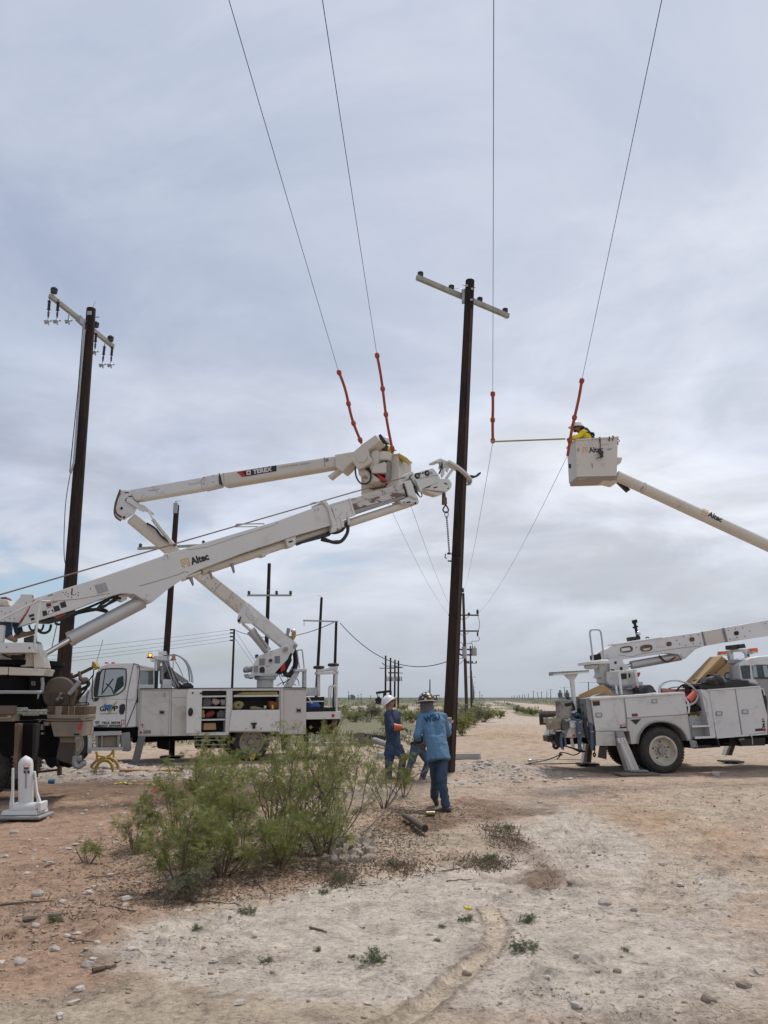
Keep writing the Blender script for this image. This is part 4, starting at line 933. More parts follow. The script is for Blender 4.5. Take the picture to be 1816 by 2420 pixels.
# ================================================================== VEHICLE HELPERS
def ring(b, fr, C, outer, inner, n0, n1):
    "flat panel with an opening: outer and inner outlines with the same number of points"
    O = [fr.hit(*q, n0) for q in pts(outer, C)]; I = [fr.hit(*q, n0) for q in pts(inner, C)]; n = len(O); d = fr.ey * (n1 - n0)
    vs = O + I + [q + d for q in O] + [q + d for q in I]; fs = []
    for i in range(n):
        j = (i + 1) % n; fs += [(i, j, n + j, n + i), (2 * n + j, 2 * n + i, 3 * n + i, 3 * n + j), (j, i, 2 * n + i, 2 * n + j), (n + i, n + j, 3 * n + j, 3 * n + i)]
    b.add(vs, fs)
def PR(fr, C, p, n0, n1, name, mt, parent, bevel=.006, smooth=False, lab=None):
    b = MB(); b.pr(fr, C, p, n0, n1); return b.out(name, mt, parent, bevel, smooth, lab=lab)
def RECT(fr, C, x0, y0, x1, y1, n0, n1, name, mt, parent, bevel=.006):
    return PR(fr, C, '%g,%g %g,%g %g,%g %g,%g' % (x0, y0, x1, y0, x1, y1, x0, y1), n0, n1, name, mt, parent, bevel)
def TP(fr, C, P, n, k=5):
    return smooth_path([fr.hit(*C(x, y), n if not isinstance(n, (list, tuple)) else n[i]) for i, (x, y) in enumerate(pts(P))], k)
def TUBE(fr, C, P, n, r, name, mt, parent, k=5, seg=8):
    b = MB(); b.tube(TP(fr, C, P, n, k) if k > 1 else [fr.hit(*C(x, y), n) for x, y in pts(P)], r, seg); return b.out(name, mt, parent, smooth=True)
def disc(fr, C, x, y, rpx, n0, n1, name, mt, parent, seg=20, bevel=0):
    c = fr.hit(*C(x, y), n0); r = (fr.hit(*C(x + rpx, y), n0) - c).length; b = MB(); b.cyl(c, c + fr.ey * (n1 - n0), r, n=seg); return b.out(name, mt, parent, bevel)
def wheel(fr, c, R_, wdt, root, rimc, name='wheel', hub=True, rr=.62, deep=.10):
    "tyre, rim with hand holes and hub; c = centre of the outer face"
    a = fr.ey; x = fr.ex; z = fr.ez; t = MB()
    prof = [(.0, R_ * .66), (-.012, R_ * .74), (-.012, R_ * .86), (.01, R_ * .95), (.035, R_ * .985), (.06, R_), (wdt - .06, R_), (wdt - .02, R_ * .95), (wdt, R_ * .8), (wdt, R_ * .6)]
    n = 48; vs = []; fs = []
    for (h, r) in prof:
        for k in range(n): an = 2 * math.pi * k / n; vs.append(c + a * h + (x * math.cos(an) + z * math.sin(an)) * r)
    for i in range(len(prof) - 1):
        for k in range(n): l = (k + 1) % n; fs.append((i * n + k, i * n + l, (i + 1) * n + l, (i + 1) * n + k))
    t.add(vs, fs)
    for k in range(n):      # tread blocks
        an = 2 * math.pi * (k + .5) / n; d = x * math.cos(an) + z * math.sin(an); tt_ = a.cross(d)
        for j in range(3): t.beam(c + a * (.05 + j * (wdt - .1) / 2) + d * (R_ - .005), c + a * (.05 + j * (wdt - .1) / 2) + d * (R_ + .016), .05, .045 if j % 2 else .03, up=a)
    T = t.out('tyre', RUBBER, None); w_ = bpy.data.objects.new(name, T.data); bpy.data.objects.remove(T); COL.objects.link(w_); w_.parent = root
    off = Vector(); p = root
    while p: off += p.location; p = p.parent
    w_.matrix_parent_inverse = Matrix.Translation(-off)
    w_.data.polygons.foreach_set('use_smooth', [True] * len(w_.data.polygons))
    try: w_.data.set_sharp_from_angle(angle=R(35))
    except Exception: pass
    b = MB(); r = R_ * rr; b.lathe(c, a, [(.0, R_ * .67), (-.005, r), (.02, r * .96), (deep, r * .80), (deep + .015, r * .55), (deep + .01, r * .3), (deep + .01, .01)], 36, False); b.out('rim', rimc, w_, smooth=True)
    b = MB()
    for k in range(5): an = 2 * math.pi * (k + .3) / 5; b.ball(c + a * (deep + .003) + (x * math.cos(an) + z * math.sin(an)) * r * .66, r * .09, (1, .25, .7), 8, 6)
    outs(b, 'hand_hole', BLACK, w_)
    if hub:
        b = MB(); b.lathe(c, a, [(deep - .06, .02), (deep - .055, r * .26), (deep, r * .30), (deep + .02, r * .32)], 18)
        for k in range(10): an = 2 * math.pi * k / 10; q = c + (x * math.cos(an) + z * math.sin(an)) * r * .43; b.cyl(q + a * (deep - .02), q + a * (deep + .02), .018, n=6)
        b.out('hub', GREYP, w_)
    return w_
def lettering(s, fr, C, p0, p1, n, cap, mt, parent, name='lettering', bold=.0, cs=1.0):
    "cap = capital height in crop pixels; width fits p0->p1"
    m, l = tmat(fr, C, p0, p1, n); h = (fr.hit(*C(p0[0], p0[1] - cap), n) - fr.hit(*C(*p0), n)).length
    return text(s, m, h / .72 * cs, mt, name, parent, bold, width=l)
def logo_mark(fr, C, P, n, parent, s, ang):
    "gold outline mark: square arch with a small box and feet"
    b = MB(); c0 = Vector((P[0], P[1])); ca_, sa_ = math.cos(ang), math.sin(ang)
    def q(x, y): return C(P[0] + (x * ca_ - y * sa_) * s, P[1] + (x * sa_ + y * ca_) * s)
    for (x0, y0, x1, y1) in ((-1, -1, 1, -.78), (-1, -.78, -.78, .55), (.78, -.78, 1, 1), (-1, .55, -.45, .78), (-.65, .78, -.45, 1.1), (-.5, -.45, .45, -.27), (-.5, -.27, -.32, .3), (.27, -.27, .45, .3), (-.32, .12, .27, .3), (.4, .55, .78, .78), (.4, .78, .58, 1.1)):
        a_ = [fr.hit(*q(*t), n) for t in ((x0, y0), (x1, y0), (x1, y1), (x0, y1))]; b.solid(a_, [v + fr.ey * .003 for v in a_])
    return b.out('emblem', INKG, parent)
# ================================================================== BUCKET TRUCK IN THE MIDDLE LEFT
F1 = frame_px(208, 19.8, 722, 21.9); T1 = thing('bucket_truck', 'white bucket truck with open side compartments and raised folded boom behind the thicket', 'truck', gnd(400, 1830))
# --- cab
cab = PR(F1, cB, '215,700 240,622 720,640 722,905 620,912 300,905 222,812', .12, 2.18, 'cab', WHITE2, T1, .03)
b = MB()
ring(b, F1, cB, '240,622 262,520 345,345 440,283 690,280 720,300 722,470 720,640', '335,602 345,500 385,365 412,344 590,340 612,372 606,490 500,585', .12, .16)
ring(b, F1, cB, '240,622 262,520 345,345 440,283 690,280 720,300 722,470 720,640', '335,602 345,500 385,365 412,344 590,340 612,372 606,490 500,585', 2.14, 2.18)
outs(b, 'cab_side', WHITE2, cab, .004)
PR(F1, cB, '335,358 380,305 440,285 690,280 745,292 895,322 893,345 740,312 690,300 445,306 400,325 352,372', .125, 2.175, 'roof', WHITE2, cab, .02)
b = MB(); ring(b, F1, cB, '722,300 745,295 893,330 893,530 850,535 722,535', '750,350 760,350 885,352 885,488 860,490 748,488', .17, .2); b.pr(F1, cB, '722,535 893,532 893,905 722,905', .17, .6); b.pr(F1, cB, '880,330 893,330 893,900 880,900', .2, 2.1); b.out('extended_cab', WHITE2, cab, .004)
PR(F1, cB, '748,350 885,350 885,490 748,490', .2, .21, 'rear_side_window', GLASS, cab, 0)
PR(F1, cB, '335,602 345,500 385,365 412,344 590,340 612,372 606,490 575,548 500,585', .15, .16, 'window_glass', GLASSC, cab, 0)
PR(F1, cB, '262,520 345,348 352,352 270,522', .2, 2.1, 'windshield', GLASS, cab, 0)
b = MB(); b.tube(TP(F1, cB, '312,604 322,500 372,362 408,338 592,334 616,368 611,492 578,553 500,592 330,608 312,604', .11, 4), .016, 6); b.tube([F1.hit(*cB(378, 590), .13), F1.hit(*cB(412, 345), .13)], .014, 5); b.out('window_rubber', BLACK, cab, smooth=True)
b = MB(); b.tube(TP(F1, cB, '418,480 470,520 500,590', 1.2, 3), .018, 6); c_ = F1.hit(*cB(440, 500), 1.1); b.tube([c_ + F1.ey * .22 * math.cos(a) + (F1.ez * .8 + F1.ex * .5) * .22 * math.sin(a) for a in [k * math.pi / 8 for k in range(16)]], .02, 6, closed=True); b.out('steering_wheel', BLACK, cab)
b = MB(); b.pr(F1, cB, '535,420 590,400 600,600 520,600 500,560', .4, .95); b.pr(F1, cB, '535,420 590,400 600,600 520,600 500,560', 1.35, 1.9); b.out('seats', DARK, cab, .03)
b = MB(); b.tube([F1.hit(*cB(x, y), .112) for x, y in ((236, 500), (222, 812), (300, 908), (608, 914), (622, 640), (640, 520), (690, 284))], .007, 5); b.tube([F1.hit(*cB(x, y), .112) for x, y in ((690, 282), (742, 296), (750, 345), (722, 640), (620, 905))], .010, 5); b.out('door_seam', BLACK, cab)
PR(F1, cB, '548,760 552,695 575,680 606,682 608,730 592,775 565,784', .09, .12, 'door_handle', BLACK, cab, .01)
RECT(F1, cB, 718, 612, 733, 668, .15, .17, 'grab_handle', BLACK, cab)
lettering('GR', F1, cB, (357, 750), (448, 747), .112, 48, INKB, cab, bold=.006); lettering('P', F1, cB, (494, 746), (535, 745), .112, 48, INKB, cab, bold=.006)
PR(F1, cB, '400,680 430,690 450,684 488,690 492,712 470,722 455,748 440,728 415,722 404,705', .103, .109, 'emblem', INKBL, cab, 0)
PR(F1, cB, '535,640 478,702 498,706 426,792 490,730 468,722', .098, .103, 'lightning_bolt_decal', INKY, cab, 0)
PR(F1, cB, '528,650 486,702 505,706 440,778 482,728 476,714', .094, .098, 'lightning_bolt_decal', INKB, cab, 0)
lettering('ENERGY SERVICES', F1, cB, (364, 782), (527, 777), .112, 14, INKGR, cab)
lettering('TECL 38728', F1, cB, (372, 873), (558, 872), .112, 20, INKB, cab, bold=.003); lettering('USDOT 3975390', F1, cB, (318, 902), (572, 902), .112, 20, INKB, cab, bold=.003)
PR(F1, cB, '308,858 318,846 350,844 360,856 348,874 318,874', .110, .114, 'decal', INKGR, cab, 0)
PR(F1, cB, '570,834 598,833 598,880 570,880', .110, .114, 'decal', INKR, cab, 0); PR(F1, cB, '577,842 591,842 591,872 577,872', .106, .110, 'decal', INKW, cab, 0)
PR(F1, cB, '215,700 240,622 262,525 200,590 125,628 60,650 -60,672 -110,720 -120,900 -60,900 120,860 222,812', .32, 1.98, 'hood', WHITE2, cab, .05)
PR(F1, cB, '200,830 222,812 300,905 292,955 276,1168 236,1170 240,1010 222,930 190,870 120,850 40,840 -40,880 -110,900 -118,860 20,810 150,812', .10, .55, 'front_fender', WHITE2, T1, .02)
PR(F1, cB, '-130,880 -60,890 -60,1120 -130,1110', .1, 2.2, 'front_bumper', CHROME, T1, .02)
b = MB(); b.pr(F1, cB, '325,372 362,352 368,380 340,600 296,602 300,520', -.18, -.08); b.out('mirror', BLACK, T1, .02)
b = MB(); b.tube(TP(F1, cB, '300,340 285,480 284,620 318,652 350,622', -.1, 4), .014, 6); b.tube(TP(F1, cB, '355,322 330,335 302,342', [.1, 0, -.1], 3), .014, 6); b.pr(F1, cB, '296,620 355,618 340,648 315,656', -.16, -.08); b.out('mirror_bracket', BLACK, T1, smooth=True)
b = MB(); b.tube(TP(F1, cB, '110,688 140,672 230,666 248,678 240,688 150,692 110,688', .0, 3), .016, 6); b.tube(TP(F1, cB, '170,690 150,650 140,720', [0, .2, .33], 2), .012, 5); b.out('fender_mirror', BLACK, T1)
b = MB(); b.tube(TP(F1, cB, '300,385 240,470 195,580 130,650', .16, 3), .018, 6); b.out('wiper_trim', BLACK, T1)
for x in (425, 490): o = PR(F1, cB, '%g,283 %g,283 %g,270 %g,268' % (x - 20, x + 20, x + 14, x - 16), .8, .95, 'roof_marker_lamp', REDLENS, cab, .008)
# steps and tank
b = MB(); b.pr(F1, cB, '272,952 572,945 572,962 272,972', .0, .35); b.pr(F1, cB, '272,972 572,962 572,984 300,992', .0, .03); b.out('upper_step', ALU, T1, .004)
b = MB(); b.pr(F1, cB, '250,1108 590,1104 586,1134 250,1140', .0, .35); b.out('lower_step', ALU, T1, .004)
PR(F1, cB, '320,990 545,985 545,1106 330,1112', .12, .7, 'tank', TAN, T1, .05)
b = MB(); b.pr(F1, cB, '320,980 340,980 340,1112 318,1112', .06, .12); b.pr(F1, cB, '372,980 388,980 388,1112 370,1112', .06, .12); b.pr(F1, cB, '530,980 548,980 548,1110 530,1110', .06, .12); outs(b, 'step_bracket', GREYP, T1)
PR(F1, cB, '560,965 655,955 670,1130 640,1148 575,1140', .1, .7, 'battery_box', GREYP, T1, .02)
PR(F1, cB, '235,905 735,900 735,1000 660,1010 560,960 280,950', .25, 2.0, 'chassis_front', UNDER, T1)
PR(F1, cC, '-560,1130 1400,1080 1400,1220 -560,1310', .5, 1.9, 'chassis_rail', UNDER, T1)  # block made larger and darker to give the shade under the truck
for (C, x, y, nm) in ((cB, 62, 1125, 1), (cC, 600, 1338, 2)):
    c_ = F1.hit(*C(x, y), .12 if nm == 1 else .16); c_.z = .50 + gz(c_.x, c_.y)
    wheel(F1, c_, .505, .28, T1, mat('dusty_beige_rim', (.36, .33, .25), .6, c2=(.26, .23, .18), s=6), deep=-.02 if nm == 1 else .14)
    c2_ = c_ + F1.ey * (1.95 if nm == 1 else 1.75); wheel(F1, c2_, .505, .28, T1, GREYP, hub=False)
    if nm == 2: wheel(F1, c_ + F1.ey * .32, .505, .27, T1, GREYP, hub=False)
# --- service body
BD = []
b = MB()
b.pr(F1, cB, '760,536 1232,534 1222,992 735,998', 0, .55); b.out('tool_body_front', DUSTY, T1, .008)
b = MB(); b.pr(F1, cC, '-15,772 1140,768 1140,795 -15,800', 0, .55); b.pr(F1, cC, '-18,1212 380,1205 380,1235 -22,1240', 0, .55); b.pr(F1, cC, '358,796 408,795 400,1207 345,1208', 0, .55); b.pr(F1, cC, '405,992 882,988 880,1205 400,1205', .02, .55)
b.pr(F1, cC, '-15,800 905,792 905,1205 -20,1212', .52, .55); b.pr(F1, cC, '878,793 905,792 905,1225 878,1225', 0, .55); b.pr(F1, cC, '405,795 415,795 415,992 405,992', 0, .5); b.out('tool_body_frame', WHITE, T1, .004)
PR(F1, cC, '905,775 1140,768 1135,1226 905,1228', .0, .55, 'tool_body_rear', DUSTY, T1, .008)
PR(F1, cC, '-490,774 1140,764 1142,771 -490,781', -.02, .57, 'body_top_trim', BLACK, T1, .003)
PR(F1, cB, '1058,538 1066,538 1060,992 1052,992', -.004, .0, 'door_gap', GREYP, T1, 0); PR(F1, cC, '885,780 892,780 890,1225 884,1225', -.004, .0, 'door_gap', GREYP, T1, 0); PR(F1, cC, '918,782 921,782 918,1222 915,1222', -.004, .0, 'door_gap', GREYP, T1, 0)
b = MB(); b.tube([F1.hit(*cB(x, y), -.003) for x, y in ((772, 548), (1045, 547), (1030, 984), (748, 988))], .005, 4, closed=True); b.out('door_edge', GREYP, T1)
PR(F1, cB, '1228,545 1350,543 1362,552 1352,962 1206,970 1212,600', -.30, -.26, 'open_door', WHITE2, T1, .01)
b = MB(); b.ball(F1.hit(*cB(1248, 758), -.32), .07, (1, .4, 1.6), 8, 6); b.out('door_latch', BLACK, T1)
b = MB(); b.cyl(F1.hit(*cB(1352, 575), -.33), F1.hit(*cB(1352, 575), -.28), .03, n=8); b.cyl(F1.hit(*cB(1270, 572), -.31), F1.hit(*cB(1270, 572), -.29), .025, n=8); outs(b, 'door_stop', BLACK, T1)
PR(F1, cC, '408,988 880,984 875,1198 380,1194', -.05, -.01, 'drop_down_door', WHITE2, T1, .01)
b = MB(); b.pr(F1, cC, '600,1112 655,1112 650,1132 640,1132 640,1170 612,1170 612,1132 602,1132', -.08, -.05); b.out('door_latch', BLACK, T1)
b = MB(); b.pr(F1, cC, '545,1164 552,1164 552,1178 545,1178', -.06, -.05); b.pr(F1, cC, '693,1160 699,1160 699,1178 693,1178', -.06, -.05); outs(b, 'door_stop', BLACK, T1)
for C, x, y in ((cB, 968, 762), (cC, 1065, 993)):
    PR(F1, C, '%g,%g %g,%g %g,%g %g,%g' % (x - 26, y - 21, x + 26, y - 21, x + 26, y + 21, x - 26, y + 21), -.015, .0, 'door_latch', GREYP, T1, .004)
    PR(F1, C, '%g,%g %g,%g %g,%g %g,%g' % (x - 18, y - 12, x + 18, y - 12, x + 18, y + 10, x - 18, y + 10), -.018, -.015, 'latch_recess', DARK, T1, 0)
for C, x, y in ((cB, 776, 890), (cC, 1013, 1165)):
    PR(F1, C, '%g,%g %g,%g %g,%g %g,%g' % (x - 18, y - 15, x + 18, y - 15, x + 18, y - 9, x - 18, y - 9), -.004, .0, 'warning_decal', INKR, T1, 0)
    PR(F1, C, '%g,%g %g,%g %g,%g %g,%g' % (x - 9, y - 8, x + 10, y - 8, x + 7, y + 17, x - 7, y + 17), -.004, .0, 'warning_decal', INKGR, T1, 0)
disc(F1, cB, 763, 958, 12, -.012, 0, 'side_marker_lamp', REDLENS, T1); PR(F1, cB, '785,940 860,935 860,970 785,975', -.003, 0, 'decal', INKGR, T1, 0); PR(F1, cB, '984,572 1004,570 1006,612 982,612', -.003, 0, 'decal', GREYP, T1, 0)
lettering('CUSTOM TRUCK', F1, cB, (1078, 622), (1205, 619), -.002, 8, INKGR, T1)
b = MB(); b.pr(F1, cC, '118,848 360,844 360,860 118,864', .03, .5); b.pr(F1, cC, '120,955 358,955 358,972 115,972', .03, .5); b.pr(F1, cC, '112,1078 352,1072 352,1088 110,1094', .03, .5); b.pr(F1, cC, '425,843 870,838 870,856 425,860', .03, .5); outs(b, 'shelf', WHITE, T1, .004)
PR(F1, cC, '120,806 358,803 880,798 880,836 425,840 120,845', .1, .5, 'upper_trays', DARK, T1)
PR(F1, cC, '520,812 850,806 868,838 425,842', .06, .09, 'tray_edge', YELHOSE, T1)
PR(F1, cC, '415,800 420,800 420,985 415,985', -.01, .02, 'opening_edge', BLACK, T1, 0)
inside = mat('dark_compartment_back', (.02, .021, .023), .8); PR(F1, cC, '118,800 358,798 350,1206 100,1208', .46, .50, 'compartment_back', inside, T1, 0); PR(F1, cC, '418,798 878,795 878,985 410,988', .46, .50, 'compartment_back', inside, T1, 0)  # near-black sheet set before the white back wall of each opening
PR(F1, cC, '880,764 1560,760 1560,770 880,772', .0, .0, 'x', WHITE, T1, 0) if False else None
# far side boxes and deck
PR(F1, cC, '-480,782 1140,774 1135,1215 -500,1225', 1.85, 2.35, 'far_tool_body', DUSTY, T1, .01)
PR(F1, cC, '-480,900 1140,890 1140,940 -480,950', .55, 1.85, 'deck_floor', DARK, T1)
# rear bed
b = MB(); b.pr(F1, cC, '1138,1008 1425,1003 1478,1000 1476,1075 1138,1080', 0, .05); b.pr(F1, cC, '1138,1008 1476,1000 1476,1016 1138,1024', .05, 2.3); b.out('tail_bed', WHITE, T1, .006)
PR(F1, cC, '1140,966 1425,962 1425,1006 1140,1010', .1, 2.2, 'bed_lining', DARK, T1)
disc(F1, cC, 1402, 1042, 15, -.02, 0, 'tail_lamp', REDLENS, T1); PR(F1, cC, '1470,985 1492,985 1480,1110 1468,1110', .1, 2.2, 'tail_board', GREYP, T1)
PR(F1, cC, '1140,1080 1470,1075 1450,1150 1330,1190 1180,1160', .4, 2.0, 'tail_underframe', UNDER, T1)
b = MB(); b.pr(F1, cC, '1310,1090 1345,1090 1345,1230 1310,1225', .3, .5); b.pr(F1, cC, '1395,1080 1445,1078 1438,1195 1400,1190', .2, .4); outs(b, 'tail_bracket', RUST, T1)
b = MB(); b.pr(F1, cC, '1253,618 1276,618 1276,850 1253,850', .3, .42); b.pr(F1, cC, '1424,605 1448,603 1446,1000 1426,1000', .1, .25); b.pr(F1, cC, '1253,614 1456,606 1456,632 1253,640', .1, .45); b.out('boom_rest_rack', WHITE, T1, .006)
b = MB(); b.tube([F1.hit(*cC(1245, 606), .2), F1.hit(*cC(1442, 568), .2)], .05, 8); b.tube([F1.hit(*cC(1245, 600), 1.6), F1.hit(*cC(1442, 585), 1.6)], .05, 8); outs(b, 'cross_tube', WHITE, T1)
for x, y in ((1262, 570), (1404, 545)):
    c_ = F1.hit(*cC(x, y), .3); b = MB(); b.tube([c_ + F1.ex * .13 * math.cos(a) + F1.ey * .13 * math.sin(a) for a in [k * math.pi / 7 for k in range(14)]], .045, 8, closed=True); b.out('rubber_ring', RUBBER, T1, smooth=True)
TUBE(F1, cC, '1362,965 1360,790 1376,752 1420,750 1434,775 1434,965', .02, .024, 'ladder_rail', WHITE, T1); TUBE(F1, cC, '1380,960 1380,800 1392,762 1422,762', .3, .018, 'ladder_rail', WHITE, T1)
TUBE(F1, cC, '1146,840 1144,790 1152,772 1170,775 1176,800 1176,845', .2, .016, 'grab_rail', WHITE, T1, 3); TUBE(F1, cC, '1160,862 1196,922', .0, .02, 'grab_rail', WHITE, T1, 1)
PR(F1, cC, '1150,768 1245,764 1248,848 1150,850', .8, 1.6, 'deck_box', WHITE, T1, .01)
b = MB(); b.pr(F1, cC, '1165,862 1316,858 1316,896 1190,900', .2, .9); b.pr(F1, cC, '1282,900 1312,900 1312,968 1284,968', .2, .9); b.out('bed_rack', DARK, T1); PR(F1, cC, '1195,898 1316,895 1316,908 1200,910', .17, .2, 'rack_edge', WHITE, T1)
# boom rest
b = MB(); b.pr(F1, cC, '1030,586 1145,582 1145,608 1030,612', .9, 1.3); b.pr(F1, cC, '1112,605 1142,605 1142,765 1112,765', 1.0, 1.2); b.pr(F1, cC, '1030,612 1078,612 1000,765 925,765', 1.0, 1.2); b.out('boom_rest', WHITE, T1, .008)
TUBE(F1, cC, '1072,580 1050,420 1060,402 1085,398 1100,412 1118,580', 1.1, .022, 'guard_hoop', ALU, T1)
# outriggers
def leg(fr, C, P, n0, n1, root, mt, pad=None, padmt=None):
    o = PR(fr, C, P, n0, n1, 'outrigger_leg', mt, root, .01)
    if pad: b = MB(); x, y, wd, dp = pad; c_ = fr.hit(*C(x, y), (n0 + n1) / 2); c_.z = gz(c_.x, c_.y) + .03; b.box(c_, (wd, dp, .05)); b.out('foot_plate', padmt or mt, o, .01)
    return o
leg(F1, cB, '738,1005 808,1000 728,1332 655,1330', -.35, -.12, T1, LEGG, (690, 1335, .75, .6)); leg(F1, cB, '1042,1000 1098,1000 1092,1245 1040,1242', 2.3, 2.5, T1, DARK, (1065, 1245, .6, .5))
leg(F1, cC, '898,1228 962,1228 958,1400 905,1400', .2, .35, T1, RUST); leg(F1, cC, '968,1240 990,1240 968,1420 945,1416', -.1, .02, T1, OLDWOOD); leg(F1, cC, '1122,1226 1162,1224 1160,1500 1140,1505', -.25, -.1, T1, DARK, (1150, 1500, .5, .4))
b = MB(); [b.pr(F1, cC, '40,%g 352,%g 352,%g 38,%g' % (y, y - 6, y + 4, y + 10), .1, .14) for y in (1250, 1282, 1326)]; outs(b, 'side_rack_bar', GREYP, T1)
PR(F1, cC, '60,1240 350,1238 350,1360 60,1370', .5, .9, 'air_tank', UNDER, T1, .03); PR(F1, cB, '925,1000 1040,1000 1040,1135 930,1115', .5, .9, 'valve_box', UNDER, T1, .02)
# headache rack, beacons, cargo behind the cab
b = MB(); b.pr(F1, cX, '300,355 480,345 720,380 715,490 480,480 310,450', .3, 1.9); b.out('light_rack', WHITE, T1, .01)
b = MB(); b.pr(F1, cX, '315,450 370,450 345,770 305,760', .4, .6); b.pr(F1, cX, '380,480 490,490 440,780 370,770', .7, .9); outs(b, 'rack_post', WHITE, T1, .008)
PR(F1, cX, '290,770 420,775 400,1280 265,1270', .5, .9, 'exhaust_stack', BLACK, T1, .02); PR(F1, cX, '470,640 560,610 545,1130 470,1140', .5, .8, 'rack_post', GREYP, T1); PR(F1, cX, '500,490 680,500 700,660 560,800 545,620', 1.2, 1.4, 'rack_gusset', GREYP, T1)
PR(F1, cX, '430,225 640,225 655,320 440,320', .5, .9, 'camera_box', WHITE2, T1, .01); b = MB(); b.pr(F1, cX, '540,1020 780,1015 800,1270 520,1270', .3, .8); b.out('deck_box', WHITE2, T1, .015)
def beacon(C, fr, x, y, s, n, root, lit=False):
    c_ = fr.hit(*C(x, y), n); o = MB(); o.lathe(c_ - Vector((0, 0, s * 1.1)), (0, 0, 1), [(0, s * 1.25), (s * .25, s * 1.3), (s * .35, s * .9)], 16); o = o.out('beacon', BLACK, root)
    b = MB(); b.lathe(c_ - Vector((0, 0, s * .75)), (0, 0, 1), [(0, s * .95), (s * 1.4, s * .8), (s * 1.6, s * .5)], 16); b.out('lens', AMBER, o, smooth=True)
    if lit: b = MB(); b.ball(c_ - fr.ey * s * .75, s * .5, n=10, m=8); b.out('bulb', LIT, o, smooth=True)
    return o
beacon(cX, F1, 178, 340, .072, .3, T1, True); beacon(cX, F1, 838, 400, .066, 1.5, T1)
b = MB(); b.pr(F1, cX, '240,425 320,400 320,425 240,440', .28, .35); b.pr(F1, cX, '720,470 830,480 830,492 720,490', 1.4, 1.5); outs(b, 'beacon_arm', GREYP, T1)
for P, n, r in (('700,355 800,325 900,325 1050,400 1180,540 1260,760 1290,1080', 1.2, .022), ('760,340 950,340 1120,440 1260,640 1330,900 1345,1100', 1.3, .014), ('800,335 980,360 1180,480 1310,700 1370,950 1380,1120', 1.4, .012)): TUBE(F1, cX, P, n, r, 'conduit', GALV, T1)
for P, n in (('640,240 700,480 900,1240', .25), ('590,470 760,950 860,1250', .2), ('690,520 850,950 990,1240', .3), ('790,380 960,620 1100,920', 1.2), ('828,490 822,760', 1.3)): TUBE(F1, cX, P, n, .012, 'cable', GALV, T1, 3, 5)
# --- turret
ped = F1.hit(*cC(733, 765), 1.2); k_ = (F1.hit(*cC(833, 765), 1.2) - ped).length / 100
zz_ = lambda y: F1.hit(*cC(733, y), 1.2).z
b = MB(); b.lathe((ped.x, ped.y, 0), (0, 0, 1), [(zz_(800), 80 * k_), (zz_(692), 80 * k_), (zz_(690), 98 * k_), (zz_(678), 106 * k_), (zz_(660), 106 * k_), (zz_(658), 122 * k_), (zz_(634), 126 * k_), (zz_(630), 110 * k_)], 36); tur = b.out('turret_pedestal', WHITE, T1, smooth=True)
PR(F1, cC, '562,632 850,628 845,648 700,655 640,650 600,672 580,672', .85, 1.5, 'rotation_plate', WHITE, T1, .01)
PR(F1, cC, '575,672 640,665 610,682', .9, 1.2, 'swivel_motor', DARK, T1)
PR(F1, cC, '665,462 700,445 800,408 892,372 930,345 965,350 985,385 982,430 955,490 828,628 602,630 625,545', .92, 1.02, 'turret', WHITE2, T1, .012)
PR(F1, cC, '665,462 700,445 800,408 892,372 930,345 965,350 985,385 982,430 955,490 828,628 602,630 625,545', 1.40, 1.50, 'turret', WHITE2, T1, .012)
PR(F1, cC, '690,480 880,420 930,470 820,600 640,610', 1.02, 1.40, 'turret_core', GREYP, T1)
disc(F1, cC, 940, 393, 34, .89, .92, 'boss', WHITE2, T1); disc(F1, cC, 940, 393, 21, .84, .89, 'pivot_pin', GREYP, T1); disc(F1, cC, 792, 502, 30, .90, .92, 'boss', WHITE, T1); disc(F1, cC, 790, 502, 16, .86, .90, 'knob', BLACK, T1)
PR(F1, cC, '680,622 680,580 700,560 725,565 732,590 730,622', .91, .92, 'opening', BLACK, T1, 0)
for P in ('678,482 735,480 733,550 677,552', '626,555 668,553 666,620 622,620', '828,458 882,456 880,530 828,530'): PR(F1, cC, P, .913, .92, 'placard', INKGR if P[0] == '8' else GREYP, T1, 0)
PR(F1, cC, '740,555 778,553 778,558 740,560', .913, .92, 'warning_decal', INKR, T1, 0); PR(F1, cC, '778,412 815,402 815,408 780,418', .913, .92, 'warning_decal', INKR, T1, 0)
b = MB(); b.ball(F1.hit(*cC(562, 590), 1.1), .12, (1.1, 1, .8)); b.cyl(F1.hit(*cC(562, 590), 1.1), F1.hit(*cC(612, 585), 1.1), .09); b.ball(F1.hit(*cC(540, 600), 1.0), .07); b.out('hydraulic_motor', GREYP, T1, smooth=True)
PR(F1, cC, '648,442 670,442 670,470 648,480', 1.1, 1.3, 'control_box', BLACK, T1)
b = MB(); b.tube(TP(F1, cC, '1012,375 1040,450 1038,560 1010,630 960,652 925,625 940,560 975,470 995,400', 1.15, 4), .055, 8); b.tube(TP(F1, cC, '1000,380 1022,460 1018,560 985,620 945,628 930,600', 1.3, 4), .045, 8); b.out('hose_bundle', HOSE, T1, smooth=True)
for P in ('870,640 900,700 920,745', '905,735 960,690 1020,670 1060,700 1068,750', '850,750 900,720 960,715 1040,745', '900,640 950,660 990,600', '960,650 955,740', '880,610 905,660 960,630 1000,560'): TUBE(F1, cC, P, 1.1, .012, 'hydraulic_line', HOSE if P[0] != '8' else RUST, T1, 4, 5)
PR(F1, cC, '885,560 930,525 935,590 890,620', .95, 1.3, 'valve_block', RED, T1, .01); PR(F1, cC, '830,600 900,540 960,470 985,440 1000,500 950,600 890,640 850,630', 1.05, 1.35, 'valve_bank', DARK, T1, .02)
